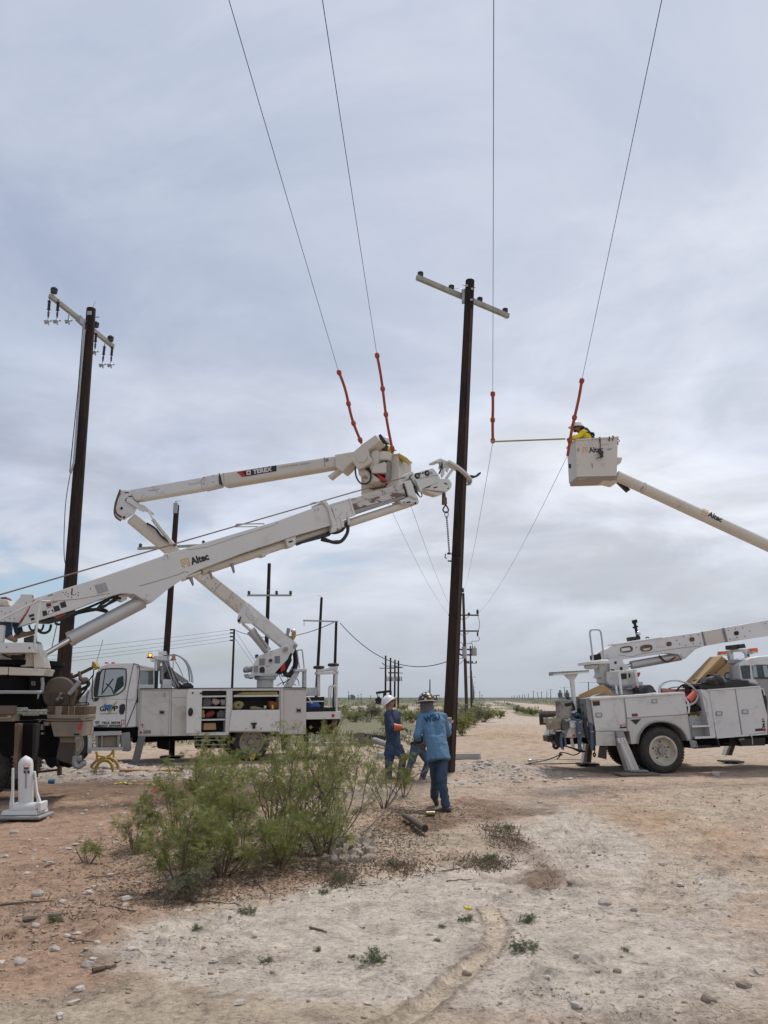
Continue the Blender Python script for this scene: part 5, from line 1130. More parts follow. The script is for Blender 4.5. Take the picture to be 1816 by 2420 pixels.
# --- lower boom
b = MB(); b.pr(F1, cD, '1008,1268 1038,1264 1379,1550 1342,1618 1302,1600 1255,1560 1066,1405', 1.08, 1.34); b.out('lower_boom', WHITE2, T1, .012)
PR(F1, cD, '1000,1270 1012,1262 1088,1358 1082,1392 1062,1402 965,1402 953,1380 966,1325', .98, 1.08, 'boom_lug', WHITE2, T1, .012)
PR(F1, cD, '1020,1300 1078,1362 1070,1384 1045,1385 1008,1330', .965, .98, 'lug_plate', WHITE, T1, .008)
disc(F1, cD, 965, 1384, 10, .94, .98, 'pivot_pin', BLACK, T1); PR(F1, cD, '960,1384 972,1384 982,1356 976,1354', .93, .96, 'pin_handle', BLACK, T1)
LB = Fr(tuple(F1.hit(*cD(210, 655), 1.2))[:2], tuple(F1.hit(*cD(1000, 1270), 1.2))[:2])
PR(LB, cD, '182,682 236,632 1036,1266 968,1330', -.16, .16, 'lower_boom_tube', BEIGE, T1, .03)
for P in ('700,1095 745,1045 760,1055 715,1108', '775,1168 830,1112 838,1120 782,1176', '870,1245 930,1188 938,1195 878,1252', '1000,1262 1040,1264 968,1332 955,1324'): PR(LB, cD, P, -.175, -.16, 'boom_band', WHITE, T1, .003)
b = MB()
for (x, y) in ((726, 1112), (745, 1085), (778, 1155), (800, 1125), (878, 1240), (905, 1218), (920, 1222), (900, 1255), (945, 1275), (975, 1268), (950, 1298)): b.cyl(LB.hit(*cD(x, y), -.18), LB.hit(*cD(x, y), -.15), .013, n=8)
for i in range(7):
    for (x0, y0, x1, y1) in ((790, 1180, 835, 1122), (880, 1252, 920, 1190)): x = x0 + (x1 - x0) * i / 6; y = y0 + (y1 - y0) * i / 6; b.cyl(LB.hit(*cD(x, y), -.18), LB.hit(*cD(x, y), -.15), .010, n=6)
outs(b, 'rivet', DARK, T1)
b = MB(); b.cyl(F1.hit(*cC(762, 415), 1.18), F1.hit(*cC(602, 218), 1.18), .125, n=24); b.cyl(F1.hit(*cC(620, 240), 1.18), F1.hit(*cC(592, 205), 1.18), .14, n=24); b.out('lift_cylinder', CYLP, T1, smooth=True)
b = MB(); b.cyl(F1.hit(*cC(600, 215), 1.18), F1.hit(*cC(512, 140), 1.18), .04); b.out('cylinder_rod', CHROME, T1, smooth=True)
TUBE(F1, cC, '640,200 700,300 760,380', 1.02, .02, 'hydraulic_line', GREYP, T1)
PR(F1, cC, '1020,340 1058,348 1035,390 1010,375', 1.05, 1.35, 'boom_end_cap', GREYP, T1); PR(F1, cC, '955,180 985,190 965,270 940,260', 1.1, 1.2, 'boom_strut', GREYP, T1); b = MB(); b.ball(F1.hit(*cC(1010, 212), 1.15), .08, (1, .6, .7)); b.out('mirror_cap', CHROME, T1, smooth=True)
PR(F1, cC, '1005,225 1040,215 1035,270 1015,305 1002,290', 1.1, 1.25, 'cable_boot', YELSTEEL, T1); PR(F1, cC, '925,240 990,265 1000,300 960,275', 1.08, 1.3, 'boom_bracket', GREYP, T1)
# --- elbow
EL = LB.hit(*cD(210, 560), 0)
PR(LB, cD, '140,470 178,468 222,490 270,548 232,632 160,678 125,668 98,640 96,600 125,530', -.22, -.16, 'elbow_plate', WHITE2, T1, .012); PR(LB, cD, '140,470 178,468 222,490 270,548 232,632 160,678 125,668 98,640 96,600 125,530', .16, .22, 'elbow_plate', WHITE2, T1, .012)
PR(LB, cD, '150,500 215,505 240,560 215,610 150,650 115,630', -.16, .16, 'elbow_core', GREYP, T1)
b = MB(); P = TP(LB, cD, '135,480 112,545 98,600 108,645 145,672', 0, 3)
for i in range(len(P) - 1): b.beam(P[i] + LB.ex * -.02, P[i + 1] + LB.ex * -.02, .5, .05, up=LB.ex)
b.out('hose_guard', RUST, T1)
for (x, y) in ((178, 487), (203, 513)): PR(LB, cD, '%g,%g %g,%g %g,%g %g,%g' % (x - 15, y - 3, x + 15, y - 5, x + 15, y + 3, x - 15, y + 4), -.225, -.22, 'slot', BLACK, T1, 0)
for (x, y, r) in ((180, 535, 12), (142, 594, 9), (160, 658, 8), (263, 590, 11)): disc(LB, cD, x, y, r, -.27, -.22, 'pivot_pin', DARK, T1)
PR(LB, cD, '172,530 200,525 285,575 308,605 300,622 270,610 205,565 180,550', -.3, -.24, 'link_arm', WHITE2, T1, .008); PR(LB, cD, '262,565 300,575 370,632 370,645 320,620 270,600', -.24, -.18, 'link_arm', WHITE2, T1, .008)
b = MB(); b.cyl(LB.hit(*cD(362, 672), -.24), LB.hit(*cD(500, 850), -.24), .065); b.out('tilt_cylinder', WHITE, T1, smooth=True); b = MB(); b.cyl(LB.hit(*cD(372, 690), -.24), LB.hit(*cD(330, 615), -.24), .028); b.out('cylinder_rod', CHROME, T1, smooth=True)
TUBE(LB, cD, '318,700 380,740 430,800 520,860', -.25, .03, 'hose_bundle', HOSE, T1)
# --- upper boom
pe = LB.hit(*cD(190, 540), 0); pt_ = at(*cE(470, 380), 18.7); UB = Fr((pe.x, pe.y), (pt_.x, pt_.y))
PR(UB, cD, '172,468 700,377 700,462 236,542 205,505', -.15, .15, 'upper_boom', WHITE2, T1, .05)
PR(UB, cD, '696,376 822,352 822,435 715,461 696,462', -.165, .165, 'boom_sleeve', WHITE, T1, .05)
PR(UB, cD, '824,349 1640,225 1650,305 862,439 828,430', -.175, .175, 'upper_boom_tube', BEIGE, T1, .07)
b = MB()
for (x, y) in ((716, 380), (782, 368), (718, 425), (783, 412)): b.cyl(UB.hit(*cD(x, y), -.18), UB.hit(*cD(x, y), -.15), .014, n=8)
for i in range(7): b.cyl(UB.hit(*cD(856 + i * .8, 352 + i * 11), -.18), UB.hit(*cD(856, 352 + i * 11), -.15), .010, n=6); b.cyl(UB.hit(*cD(1561 + i, 240 + i * 9.5), -.18), UB.hit(*cD(1561, 240 + i * 9.5), -.15), .012, n=6)
outs(b, 'rivet', DARK, T1)
for P in ('330,468 345,473 395,465 406,457', '615,418 625,428 690,415 692,405'): TUBE(UB, cD, P, -.155, .006, 'boom_handle_mark', GREYP, T1, 3, 4)
PR(UB, cD, '822,350 828,349 850,434 845,437 826,424', -.182, -.175, 'boom_seam', BLACK, T1, 0)
PR(UB, cD, '962,341 1226,295 1226,336 1008,374', -.182, -.176, 'maker_plate', INKB, T1, 0)
PR(UB, cD, '948,342 980,337 1014,372 985,376', -.187, -.182, 'maker_stripe', INKR, T1, 0)
lettering('TEREX', UB, cD, (1062, 356), (1196, 334), -.184, 29, INKW, T1, bold=.006)
PR(UB, cD, '1016,335 1045,330 1047,359 1018,364', -.187, -.182, 'maker_emblem', INKW, T1, 0); PR(UB, cD, '1022,341 1040,338 1041,352 1024,355', -.190, -.187, 'maker_emblem', INKR, T1, 0)
lettering('CUSTOM TRUCK  SOURCE', UB, cD, (1245, 316), (1461, 286), -.177, 12, INKGR, T1)
PR(UB, cD, '1568,250 1590,246 1592,268 1570,272', -.178, -.176, 'decal', INKGR, T1, 0)
# --- boom tip and bucket
PR(UB, cE, '120,372 300,342 372,280 506,183 552,240 432,332 440,365 468,422 458,450 382,500 335,510 290,436 190,536 130,492', -.26, .22, 'boom_tip_housing', BEIGE, T1, .035)
PR(UB, cE, '58,572 156,503 176,524 80,600', -.1, .1, 'jib_stub', BEIGE, T1, .01)
disc(UB, cE, 378, 395, 48, -.29, -.26, 'tip_cover', BEIGE, T1, 28, .01)
PR(UB, cE, '425,335 552,248 545,275 440,355', -.1, .2, 'tip_channel', DARK, T1)
PR(UB, cR, '818,212 882,166 1012,350 965,382 905,375', -.1, .1, 'tool_pouch', BLACK, T1, .01)
PR(UB, cR, '600,660 680,600 790,560 832,640 850,850 820,960 650,1180 560,1040 600,960 645,850', -.12, .25, 'jib_pivot', BEIGE, T1, .05)
PR(UB, cR, '640,1190 660,1020 860,940 965,900 1006,905 1002,1182 960,1190', -.18, .2, 'winch_box', BEIGE, T1, .02)
b = MB(); c0 = UB.hit(*cR(985, 900), .05); c1 = UB.hit(*cR(985, 680), .05); b.lathe(Vector((c0.x, c0.y, c0.z)), (0, 0, 1), [(0, .17), (.02, .19), (c1.z - c0.z - .06, .20), (c1.z - c0.z, .17), (c1.z - c0.z, .02)], 28); b.out('bucket_pivot', BEIGE, T1, smooth=True)
PR(UB, cR, '1010,930 1090,880 1100,1000 1090,1240 1060,1300 1030,1380 1010,1380', -.05, .2, 'lever_bracket', GREYP, T1, .01)
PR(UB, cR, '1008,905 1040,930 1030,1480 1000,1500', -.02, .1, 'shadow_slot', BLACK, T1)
b = MB(); b.pr(UB, cR, '640,1195 1005,1185 1010,1400 640,1440', .05, .2); b.out('lower_bracket', DARK, T1)
PR(UB, cR, '290,1100 450,1060 640,1190 860,1350 860,1400 640,1440 470,1430 375,1300 310,1235', -.1, .2, 'platform_mount', BEIGE, T1, .03); TUBE(UB, cR, '400,1290 520,1340 515,1290 450,1260', -.12, .018, 'lever', YELSTEEL, T1, 2)
PR(UB, cR, '765,1235 815,1215 1008,1330 1000,1390 890,1385 860,1350', -.12, .02, 'red_tool', RED, T1, .02)
TUBE(UB, cR, '235,1010 225,1150 260,1320 350,1450 450,1480 560,1450 625,1340 620,1220 560,1110 470,1050', -.14, .022, 'hose_loop', HOSE, T1); PR(UB, cR, '450,1050 520,1000 565,1080 520,1110', -.13, .0, 'hose_boot', BLACK, T1)
# bucket box (rotated a little so its right side shows)
bk = MB(); n0, n1 = .28, 1.02
def bucket_shell(fr, C, front, n0, n1, side, mt, root, thick=.03, rim=None):
    "front: tl tr br bl crop points; open box"
    A = [fr.hit(*q, n0) for q in pts(front, C)]; dn = fr.ey * (n1 - n0) + fr.ex * side
    B = [q + dn for q in A]; tp = [q - Vector((0, 0, 0)) for q in A]; b = MB()
    tl, tr, br, bl = A; Tl, Tr, Br, Bl = B; cc = sum((q for q in A + B), Vector()) / 8
    ins = lambda q: q + (Vector((cc.x, cc.y, q.z)) - q) * .06
    inn = lambda q: Vector((ins(q).x, ins(q).y, q.z))
    O = [tl, tr, Tr, Tl, bl, br, Br, Bl]; I = [inn(tl), inn(tr), inn(Tr), inn(Tl)] + [inn(q) + Vector((0, 0, .05)) for q in (bl, br, Br, Bl)]
    f = []
    for i in range(4):
        j = (i + 1) % 4; f += [(i, j, 4 + j, 4 + i), (8 + j, 8 + i, 12 + i, 12 + j), (j, i, 8 + i, 8 + j)]
    f += [(4, 5, 6, 7), (15, 14, 13, 12)]; b.add(O + I, f)
    o = b.out('bucket', mt, root, .03, seg=3)
    b = MB(); P = [tl, tr, Tr, Tl]
    for i in range(4): b.tube([P[i] + Vector((0, 0, .0)), P[(i + 1) % 4] + Vector((0, 0, .0))], .028, 8)
    b.out('bucket_rim', mt, o, smooth=True); return o, A, B
bk, A_, B_ = bucket_shell(UB, cE, '368,405 722,372 722,745 372,765', .22, 1.0, .12, BEIGE, T1)
PR(UB, cE, '712,362 726,358 800,402 786,442 722,394', .2, .5, 'yellow_liner', mat('yellow_liner_plastic', (.50, .36, .04), .5), bk, .01)
PR(UB, cE, '440,690 600,660 600,676 480,702', .19, .22, 'rust_scuff', RUST, bk, 0)
for o in [x for x in T1.children if x.name.startswith('x')]: pass
# ---------------------------------------------------------------- things lying in the truck and round it
def thingmesh(b, name, mt, lab, cat, group=None, bevel=0, smooth=True): return tag(center(b.out(name, mt, None, bevel, smooth)), lab, cat, group)
def lump(C, fr, pts_, n0, n1, seed, jit, name, mt, lab, cat, group=None):
    "crumpled soft thing: rounded outline solid subdivided and shaken"
    P = [fr.hit(*q, n0) for q in pts(pts_, C)]; bm = bmesh.new(); b = MB(); b.solid(P, [q + fr.ey * (n1 - n0) for q in P])
    me = bpy.data.meshes.new(name); me.from_pydata(b.v, [], b.f); bm.from_mesh(me); bmesh.ops.triangulate(bm, faces=bm.faces)
    bmesh.ops.subdivide_edges(bm, edges=bm.edges, cuts=3, use_grid_fill=True); s_ = 5.0 / max((max(v.co[i] for v in bm.verts) - min(v.co[i] for v in bm.verts)) for i in (0, 2))
    for v in bm.verts:
        q = v.co * s_ + Vector((seed * 7.1, 0, 0)); v.co += Vector((mnoise.noise(q), mnoise.noise(q + Vector((31, 0, 0))), mnoise.noise(q + Vector((0, 57, 0))))) * jit
    bmesh.ops.smooth_vert(bm, verts=bm.verts, factor=.5, use_axis_x=True, use_axis_y=True, use_axis_z=True); bm.to_mesh(me); bm.free(); me.materials.append(mt)
    o = bpy.data.objects.new(name, me); COL.objects.link(o); center(o); return tag(o, lab, cat, group)
lump(cC, F1, '130,880 165,868 205,875 215,915 205,945 130,948', .1, .4, 1, .04, 'cloth_bundle', GREYC, 'crumpled dark grey bundle at the left of the middle shelf', 'bundle')
lump(cC, F1, '215,880 260,875 290,890 292,925 250,942 218,930', .1, .4, 2, .05, 'plastic_bag', mat('pale_pink_plastic', (.42, .32, .28), .6), 'crumpled pale pink bag in the middle of the upper shelf', 'bag')
lump(cC, F1, '300,885 345,882 350,940 302,944', .1, .4, 3, .04, 'tool_bag', GREYP, 'grey tool bag at the right end of the upper shelf', 'bag')
lump(cC, F1, '150,1040 175,1000 230,990 250,1015 225,1045 180,1062', .1, .4, 4, .04, 'red_cloth', mat('dull_red_cloth', (.22, .03, .03), .8), 'red cloth on the second shelf of the narrow compartment', 'cloth')
lump(cC, F1, '265,1010 300,985 350,1000 350,1065 270,1068', .1, .4, 5, .04, 'grey_bundle', GREYC, 'grey bundle right of the red cloth', 'bundle')
lump(cC, F1, '118,990 140,985 145,1060 115,1068', .05, .3, 6, .03, 'hose_coil_end', YELHOSE, 'yellowish bundle at the left edge of the second shelf', 'bundle')
b = MB(); b.pr(F1, cC, '135,1118 250,1115 255,1180 132,1185', .1, .4); thingmesh(b, 'cardboard_box', CARD, 'flat tan box at the bottom of the narrow compartment', 'box', bevel=.01, smooth=False)
def coil(C, fr, x, y, rpx, n, turns, r, name, mt, lab, cat, sq=.8):
    c_ = fr.hit(*C(x, y), n); R0 = (fr.hit(*C(x + rpx, y), n) - c_).length; P = []
    for i in range(turns * 14): a = i * 2 * math.pi / 14; q = R0 * (1 - .65 * i / (turns * 14)); P.append(c_ + fr.ex * q * math.cos(a) * 1.15 + fr.ez * q * math.sin(a) * sq + fr.ey * .02 * math.sin(a * .3))
    b = MB(); b.tube(P, r, 7); return thingmesh(b, name, mt, lab, cat)
coil(cC, F1, 470, 942, 44, .15, 4, .028, 'rolled_hose', YELHOSE, 'rolled yellow strap hose on the left of the wide compartment', 'hose')
lump(cC, F1, '595,955 640,950 715,968 712,982 600,982', .1, .4, 7, .02, 'folded_strap', YELHOSE, 'folded yellow strap lying in the middle of the wide compartment', 'strap')
lump(cC, F1, '775,905 800,900 830,908 862,905 862,975 775,975', .12, .4, 8, .05, 'orange_gear', mat('dull_orange_gear', (.26, .07, .03), .7), 'orange gear bag at the right end of the wide compartment', 'bag')
lump(cC, F1, '800,940 815,935 822,978 800,978', .05, .12, 9, .01, 'yellow_clip', YELLOW, 'small yellow clip in front of the orange gear', 'tool')
lump(cC, F1, '725,945 748,942 746,978 722,978', .08, .2, 10, .01, 'metal_shackle', ALU, 'small shiny metal fitting left of the orange gear', 'tool')
lump(cC, F1, '1165,925 1200,915 1270,912 1282,940 1275,975 1165,972', .15, .7, 11, .06, 'blue_tarp_bundle', BLUE, 'blue bundled tarp lying on the tail bed of the middle truck', 'tarp')
lump(cX, F1, '690,700 740,650 830,720 960,1050 1000,1050 1100,1110 1290,1100 1390,1160 1415,1265 900,1268 830,1040 560,1000 555,820', .9, 1.6, 12, .10, 'black_tarp_pile', TARP, 'black tarp heaped behind the cab of the middle truck', 'tarp')
b = MB(); b.pr(F1, cX, '740,700 850,770 1280,1070 1100,1110 960,1040 860,900', 1.1, 1.2); thingmesh(b, 'metal_sheet', GREYP, 'long grey sheet sloping over the black tarp behind the cab', 'panel', bevel=.01, smooth=False)
# ================================================================== DIGGER DERRICK TRUCK AT THE LEFT EDGE
CR_ = dict(S=cS, A=cA, B=cB, C=cC, D=cD, E=cE, P=cP, T=cT, Z=cZ, R=cR, F=cF, G=cG, U=cU, Y=cY, Q=cSS)
def PX(s):
    o = []; last = 'S'
    for q in s.split():
        if q[0].isalpha(): last = q[0]; q = q[1:]
        a, b = q.split(','); o.append(CR_[last](float(a), float(b)))
    return o
def PM(fr, s, n0, n1, name, mt, parent, bevel=.006, smooth=False): return PR(fr, cS, PX(s), n0, n1, name, mt, parent, bevel, smooth)
def TM(fr, s, n, r, name, mt, parent, k=4, seg=8):
    q = [fr.hit(u, v, n if not isinstance(n, (list, tuple)) else n[i]) for i, (u, v) in enumerate(PX(s))]; b = MB(); b.tube(smooth_path(q, k) if k > 1 else q, r, seg); return b.out(name, mt, parent, smooth=True)
F2 = frame_px(0, 12.7, 190, 12.9); T2 = thing('digger_derrick_truck', 'muddy derrick truck at the left edge whose long white boom grips the wooden pole', 'truck', (at(20, 1648, 12.8).x, 13.3, 0))
G2 = frame_px(40, 12.9, 1050, 17.65)
boomP = 'P520,218 D0,1078 D560,885 D1230,686 D1550,570 D1592,584 D1612,716 D1340,795 D1000,908 D690,1027 D620,1062 D560,1100 D470,1162 D352,1258 D318,1264 D300,1240 D230,1198 D140,1192 D0,1232 P1100,397 P580,558 P390,614 P300,642 P420,440'
BW = mat('boom_white_paint', (.60, .60, .585), .42, c2=(.54, .54, .52), s=1.2, dirt=(.42, .39, .34), ds=1.4, da=(.56, .80), coat=.1)
boom = PM(G2, boomP, -.24, .24, 'main_boom', BW, T2, .012)
TM(G2, 'D268,1140 D350,1118 D540,1060 D580,1040 D610,1046', -.243, .006, 'weld_line', GREYP, boom, 2, 4)
TM(G2, 'D600,886 D740,868 D940,800 D1215,712 D1228,690', -.243, .004, 'weld_line', GREYP, boom, 2, 4); TM(G2, 'P540,270 P760,262 P1200,225 P1660,140', -.243, .005, 'weld_line', GREYP, boom, 2, 4)
lettering('Altec', G2, cD, (633, 993), (758, 953), -.245, 50, INKB, boom, bold=.008); logo_mark(G2, cD, (590, 978), -.245, boom, 29, -.27)
PM(G2, 'P1425,18 P1590,-25 P1640,110 P1480,160', -.243, -.24, 'placard', mat('faint_placard', (.42, .42, .43), .6), boom, 0)
b = MB()
for i in range(6):
    for j in range(3):
        x = 1440 + j * 58 + i * 9; y = 30 + i * 20 - j * 15; a_ = [G2.hit(*cP(*q), -.246) for q in ((x, y), (x + 42, y - 11), (x + 44, y - 5), (x + 2, y + 6))]; b.solid(a_, [v + G2.ey * .003 for v in a_])
b.out('placard_print', INKGR, boom)
for P in ('P640,412 P700,396 P725,466 P652,492', 'P732,408 P800,386 P815,430 P737,464', 'P805,342 P888,320 P915,398 P827,424', 'P905,292 P988,264 P1010,344 P930,366', 'P700,308 P768,292 P780,328 P706,346', 'P436,472 P514,447 P522,484 P446,506', 'P465,518 P520,502 P528,540 P475,556', 'P1074,168 P1084,66 P1101,66 P1094,166'): PM(G2, P, -.244, -.24, 'safety_decal', INKB, boom, 0)
for P in ('P700,288 P770,276 P772,286 P702,300', 'P906,284 P985,257 P987,266 P908,293', 'P778,282 P870,262 P870,272 P780,296', 'P705,358 P780,336 P780,346 P706,370'): PM(G2, P, -.246, -.242, 'safety_decal', INKR, boom, 0)
PM(G2, 'P740,430 P765,392 P790,415 P808,430 P742,456', -.247, -.243, 'safety_decal', INKW, boom, 0); PM(G2, 'P725,178 P798,152 P802,166 P730,188', -.244, -.24, 'slot', RUST, boom, 0)
b = MB()
for (x, y) in ((955, 128), (1000, 125), (985, 165), (1030, 150), (1030, 190), (1082, 200), (1110, 165), (1145, 155), (1185, 132), (1182, 172), (1368, 72)): b.cyl(G2.hit(*cP(x, y), -.246), G2.hit(*cP(x, y), -.24), .010, n=6)
outs(b, 'bolt', DARK, boom)
disc(G2, cD, 328, 1232, 19, -.28, -.24, 'pin_boss', BW, T2, 24, .006); disc(G2, cD, 328, 1230, 12, -.30, -.28, 'pivot_pin', BW, T2); disc(G2, cD, 328, 1200, 8, -.26, -.24, 'bolt', BW, T2)
for P in ('D440,955 D438,930 D448,918 D462,918 D470,930 D472,950', 'D1500,622 D1498,600 D1508,590 D1520,592 D1525,610'): TM(G2, P, -.25, .012, 'rope_hook', BW, T2, 3, 6)
TM(G2, 'D930,728 D950,708 D1120,704 D1142,706', -.1, .014, 'rope_guide', GREYP, T2, 1, 6); TM(G2, 'D935,726 D1095,724', .1, .012, 'rope_guide', GREYP, T2, 1, 6); TM(G2, 'D1445,575 D1480,556 D1530,552', -.1, .014, 'rope_guide', BW, T2, 1, 6)
# rope
b = MB(); b.tube([G2.hit(-260, cZ(0, 1630)[1] + 76, -.05), G2.hit(*cZ(0, 1632), -.05), G2.hit(*cD(560, 832), -.05), G2.hit(*cE(838, 568), -.02)], .014, 7); b.out('winch_rope', mat('brown_rope', (.23, .16, .12), .9, c2=(.15, .11, .085), s=40), T2, smooth=True)
# extension tube and hoses under the boom
b = MB(); b.cyl(G2.hit(*cD(702, 1040), -.02), G2.hit(*cE(800, 835), -.02), .085, .095, n=22); b.out('extension_cylinder', BEIGE, T2, smooth=True)
b = MB(); b.cyl(G2.hit(*cD(560, 1095), 0), G2.hit(*cD(700, 1038), 0), .05, n=12); b.out('cylinder_rod', CHROME, T2, smooth=True)
PM(G2, 'D1290,812 D1365,790 D1362,838 D1344,866 D1306,868', -.2, .1, 'hose_bracket', BW, T2, .01); PM(G2, 'D1312,828 D1342,820 D1340,832 D1314,840', -.203, -.2, 'slot', DARK, T2, 0)
PM(G2, 'D1115,915 D1195,888 D1185,912 D1160,920 D1150,935 D1125,935', -.1, .1, 'hose_bracket', BEIGE, T2); PM(G2, 'D1200,885 D1240,870 D1245,882 D1220,885 D1205,898', -.1, .1, 'bracket', BW, T2)
for P in ('D600,1080 D640,1078 D650,1130 D645,1140 D622,1095', 'D755,1035 D768,1030 D780,1070 D782,1092 D775,1092', 'D908,985 D925,978 D938,1040 D930,1052'): PM(G2, P, -.12, -.06, 'rope_finger', GREYP, T2)
PM(G2, 'D1378,835 D1590,760 D1620,768 D1600,790 D1420,838 D1395,850', -.2, .0, 'hose_tray', BLACK, T2, .01)
TM(G2, 'E10,1150 E100,1190 E180,1185 E235,1120 E248,1060 E240,1000', -.2, .04, 'hose_loop', HOSE, T2); TM(G2, 'E60,1095 E130,1105 E200,1075 E225,1020', -.22, .03, 'hose_loop', HOSE, T2); TM(G2, 'D1540,818 D1600,830 D1660,828', -.15, .03, 'hose_loop', HOSE, T2)
# collars, worn inner boom, head
PM(G2, 'D1550,548 D1578,545 D1600,580 D1625,640 D1655,730 D1640,762 D1605,770 D1618,720 D1590,600', -.29, .29, 'boom_collar', BW, T2, .01)
PM(G2, 'E18,805 E40,805 E150,1015 E145,1080 E112,1095 E118,1030', -.27, .27, 'boom_collar', BW, T2, .01)
PM(G2, 'E90,832 E262,783 E315,938 E142,1012', -.25, .25, 'bolted_box', BW, T2, .01); PM(G2, 'E255,782 E272,778 E322,938 E304,945', -.265, .265, 'box_flange', BW, T2, .006)
b = MB()
for i in range(8): b.cyl(G2.hit(*cE(102 + i * 21, 846 - i * 6.3), -.258), G2.hit(*cE(102 + i * 21, 846 - i * 6.3), -.25), .008, n=6)
for (x, y) in ((135, 885), (175, 935), (190, 915), (240, 915), (235, 930), (275, 890), (70, 905), (80, 910)): b.cyl(G2.hit(*cE(x, y), -.262), G2.hit(*cE(x, y), -.25), .010, n=6)
outs(b, 'bolt', GREYP, T2)
PM(G2, 'E140,985 E165,945 E185,960 E200,1040 E175,1070 E150,1060', -.28, -.22, 'chain_anchor', BW, T2); PM(G2, 'E170,950 E190,945 E210,1000 E215,1050 E195,1050', -.3, -.26, 'hook_plate', BW, T2); PM(G2, 'E245,940 E262,935 E268,1020 E252,1030', -.28, -.2, 'hook_plate', BW, T2)
worn = bpy.data.materials.new('chipped_boom_paint'); worn.use_nodes = True; t = worn.node_tree; p = t.nodes['Principled BSDF']; co = N(t, 'ShaderNodeTexCoord').outputs['Object']
mp_ = N(t, 'ShaderNodeMapping'); L(t, co, mp_.inputs[0]); mp_.inputs['Rotation'].default_value = (0, R(25), 0); mp_.inputs['Scale'].default_value = (.6, 1, 3.5)
nz_ = noise(t, mp_.outputs[0], 2.3, 8, .65, .5); base_ = mixc(t, ramp(t, noise(t, mp_.outputs[0], 1.7, 5, .6), [(.42, 0), (.55, 1)]), (.13, .13, .14), (.15, .085, .05))
L(t, mixc(t, ramp(t, nz_, [(.47, 0), (.50, 1)]), base_, (.50, .47, .43)), p.inputs['Base Color']); p.inputs['Roughness'].default_value = .45; p.inputs['Metallic'].default_value = .15
PM(G2, 'E268,788 E762,642 E778,690 E290,838', -.16, .16, 'worn_boom_section', mat('chipped_white_top', (.50, .48, .45), .5, c2=(.42, .40, .37), s=4, dirt=(.12, .10, .09), ds=5, da=(.56, .62)), T2, .01)
PM(G2, 'E290,838 E778,690 E800,745 E302,890', -.175, .175, 'worn_boom_section', worn, T2, .01)
PM(G2, 'E302,890 E800,745 E806,768 E318,930', -.16, .16, 'worn_boom_section', GREYP, T2, .01)
PM(G2, 'E765,642 E778,640 E812,760 E798,768', -.2, .2, 'wear_gasket', BLACK, T2)
PM(G2, 'E778,630 E835,608 E850,640 E875,722 E900,770 E895,790 E815,752 E800,700', -.24, .24, 'head_collar', BW, T2, .015)
PM(G2, 'E730,800 E760,790 E820,762 E900,768 E912,810 E905,835 E882,838 E868,822 E800,838 E762,840', -.18, .18, 'head_bracket', BW, T2, .01)
disc(G2, cE, 778, 822, 11, -.2, -.18, 'bolt', GREYP, T2); disc(G2, cE, 882, 826, 8, -.2, -.18, 'bolt', DARK, T2); PM(G2, 'E795,815 E830,808 E834,820 E800,828', -.19, -.18, 'slot', DARK, T2, 0)
PM(G2, 'E790,562 E840,530 E858,535 E870,560 E830,585 E800,605', -.12, .12, 'rope_roller', BW, T2, .01)
PM(G2, 'E842,580 E872,546 E1040,498 E1062,520 E1112,592 E1106,626 E945,692 E905,700 E870,640', -.17, .17, 'winch_head', BW, T2, .014)
for (x, y) in ((898, 570), (990, 545)): disc(G2, cE, x, y, 22, -.19, -.17, 'sheave_cap', DARK, T2); disc(G2, cE, x, y, 10, -.2, -.19, 'sheave_pin', GREYP, T2)
disc(G2, cE, 1030, 545, 10, -.18, -.17, 'hole', GREYP, T2); PM(G2, 'E905,548 E930,542 E930,556 E908,560', -.18, -.17, 'slot', DARK, T2, 0); PM(G2, 'E942,540 E958,536 E958,548 E944,552', -.18, -.17, 'slot', DARK, T2, 0); TM(G2, 'E875,622 E905,600 E1100,560', -.175, .006, 'weld_line', GREYP, T2, 2, 4)
PM(G2, 'E880,605 E905,600 E945,690 E940,718 E925,718', -.22, -.17, 'side_bracket', BW, T2)
TM(G2, 'E850,560 E822,585 E850,630 E880,670 E872,700 E900,740 E925,770 E940,755 E932,730', -.22, .013, 'hydraulic_line', HOSE, T2)
PM(G2, 'E870,660 E890,665 E905,730 E925,765 E905,745 E882,720', -.22, -.17, 'hose_clamp', BLACK, T2)
PM(G2, 'E948,692 E1000,650 E1060,628 E1116,598 E1192,600 E1220,640 E1218,668 E1205,695 E1172,722 E1128,716', -.15, .15, 'boom_tip', BW, T2, .014)
PM(G2, 'E945,700 E965,695 E1060,716 E1140,728 E1120,748 E1085,757 E1010,735', -.10, .10, 'rope_shoe', BEIGE, T2, .01)
PM(G2, 'E1045,678 E1082,668 E1084,680 E1050,690', -.153, -.15, 'decal', INKB, T2, 0); PM(G2, 'E1150,632 E1180,648 E1178,656 E1145,642', -.155, -.15, 'slot', DARK, T2, 0); PM(G2, 'E1175,690 E1192,678 E1194,686 E1180,696', -.155, -.15, 'slot', DARK, T2, 0); PM(G2, 'E955,690 E1035,652 E1010,680', -.155, -.15, 'slot', DARK, T2, 0)
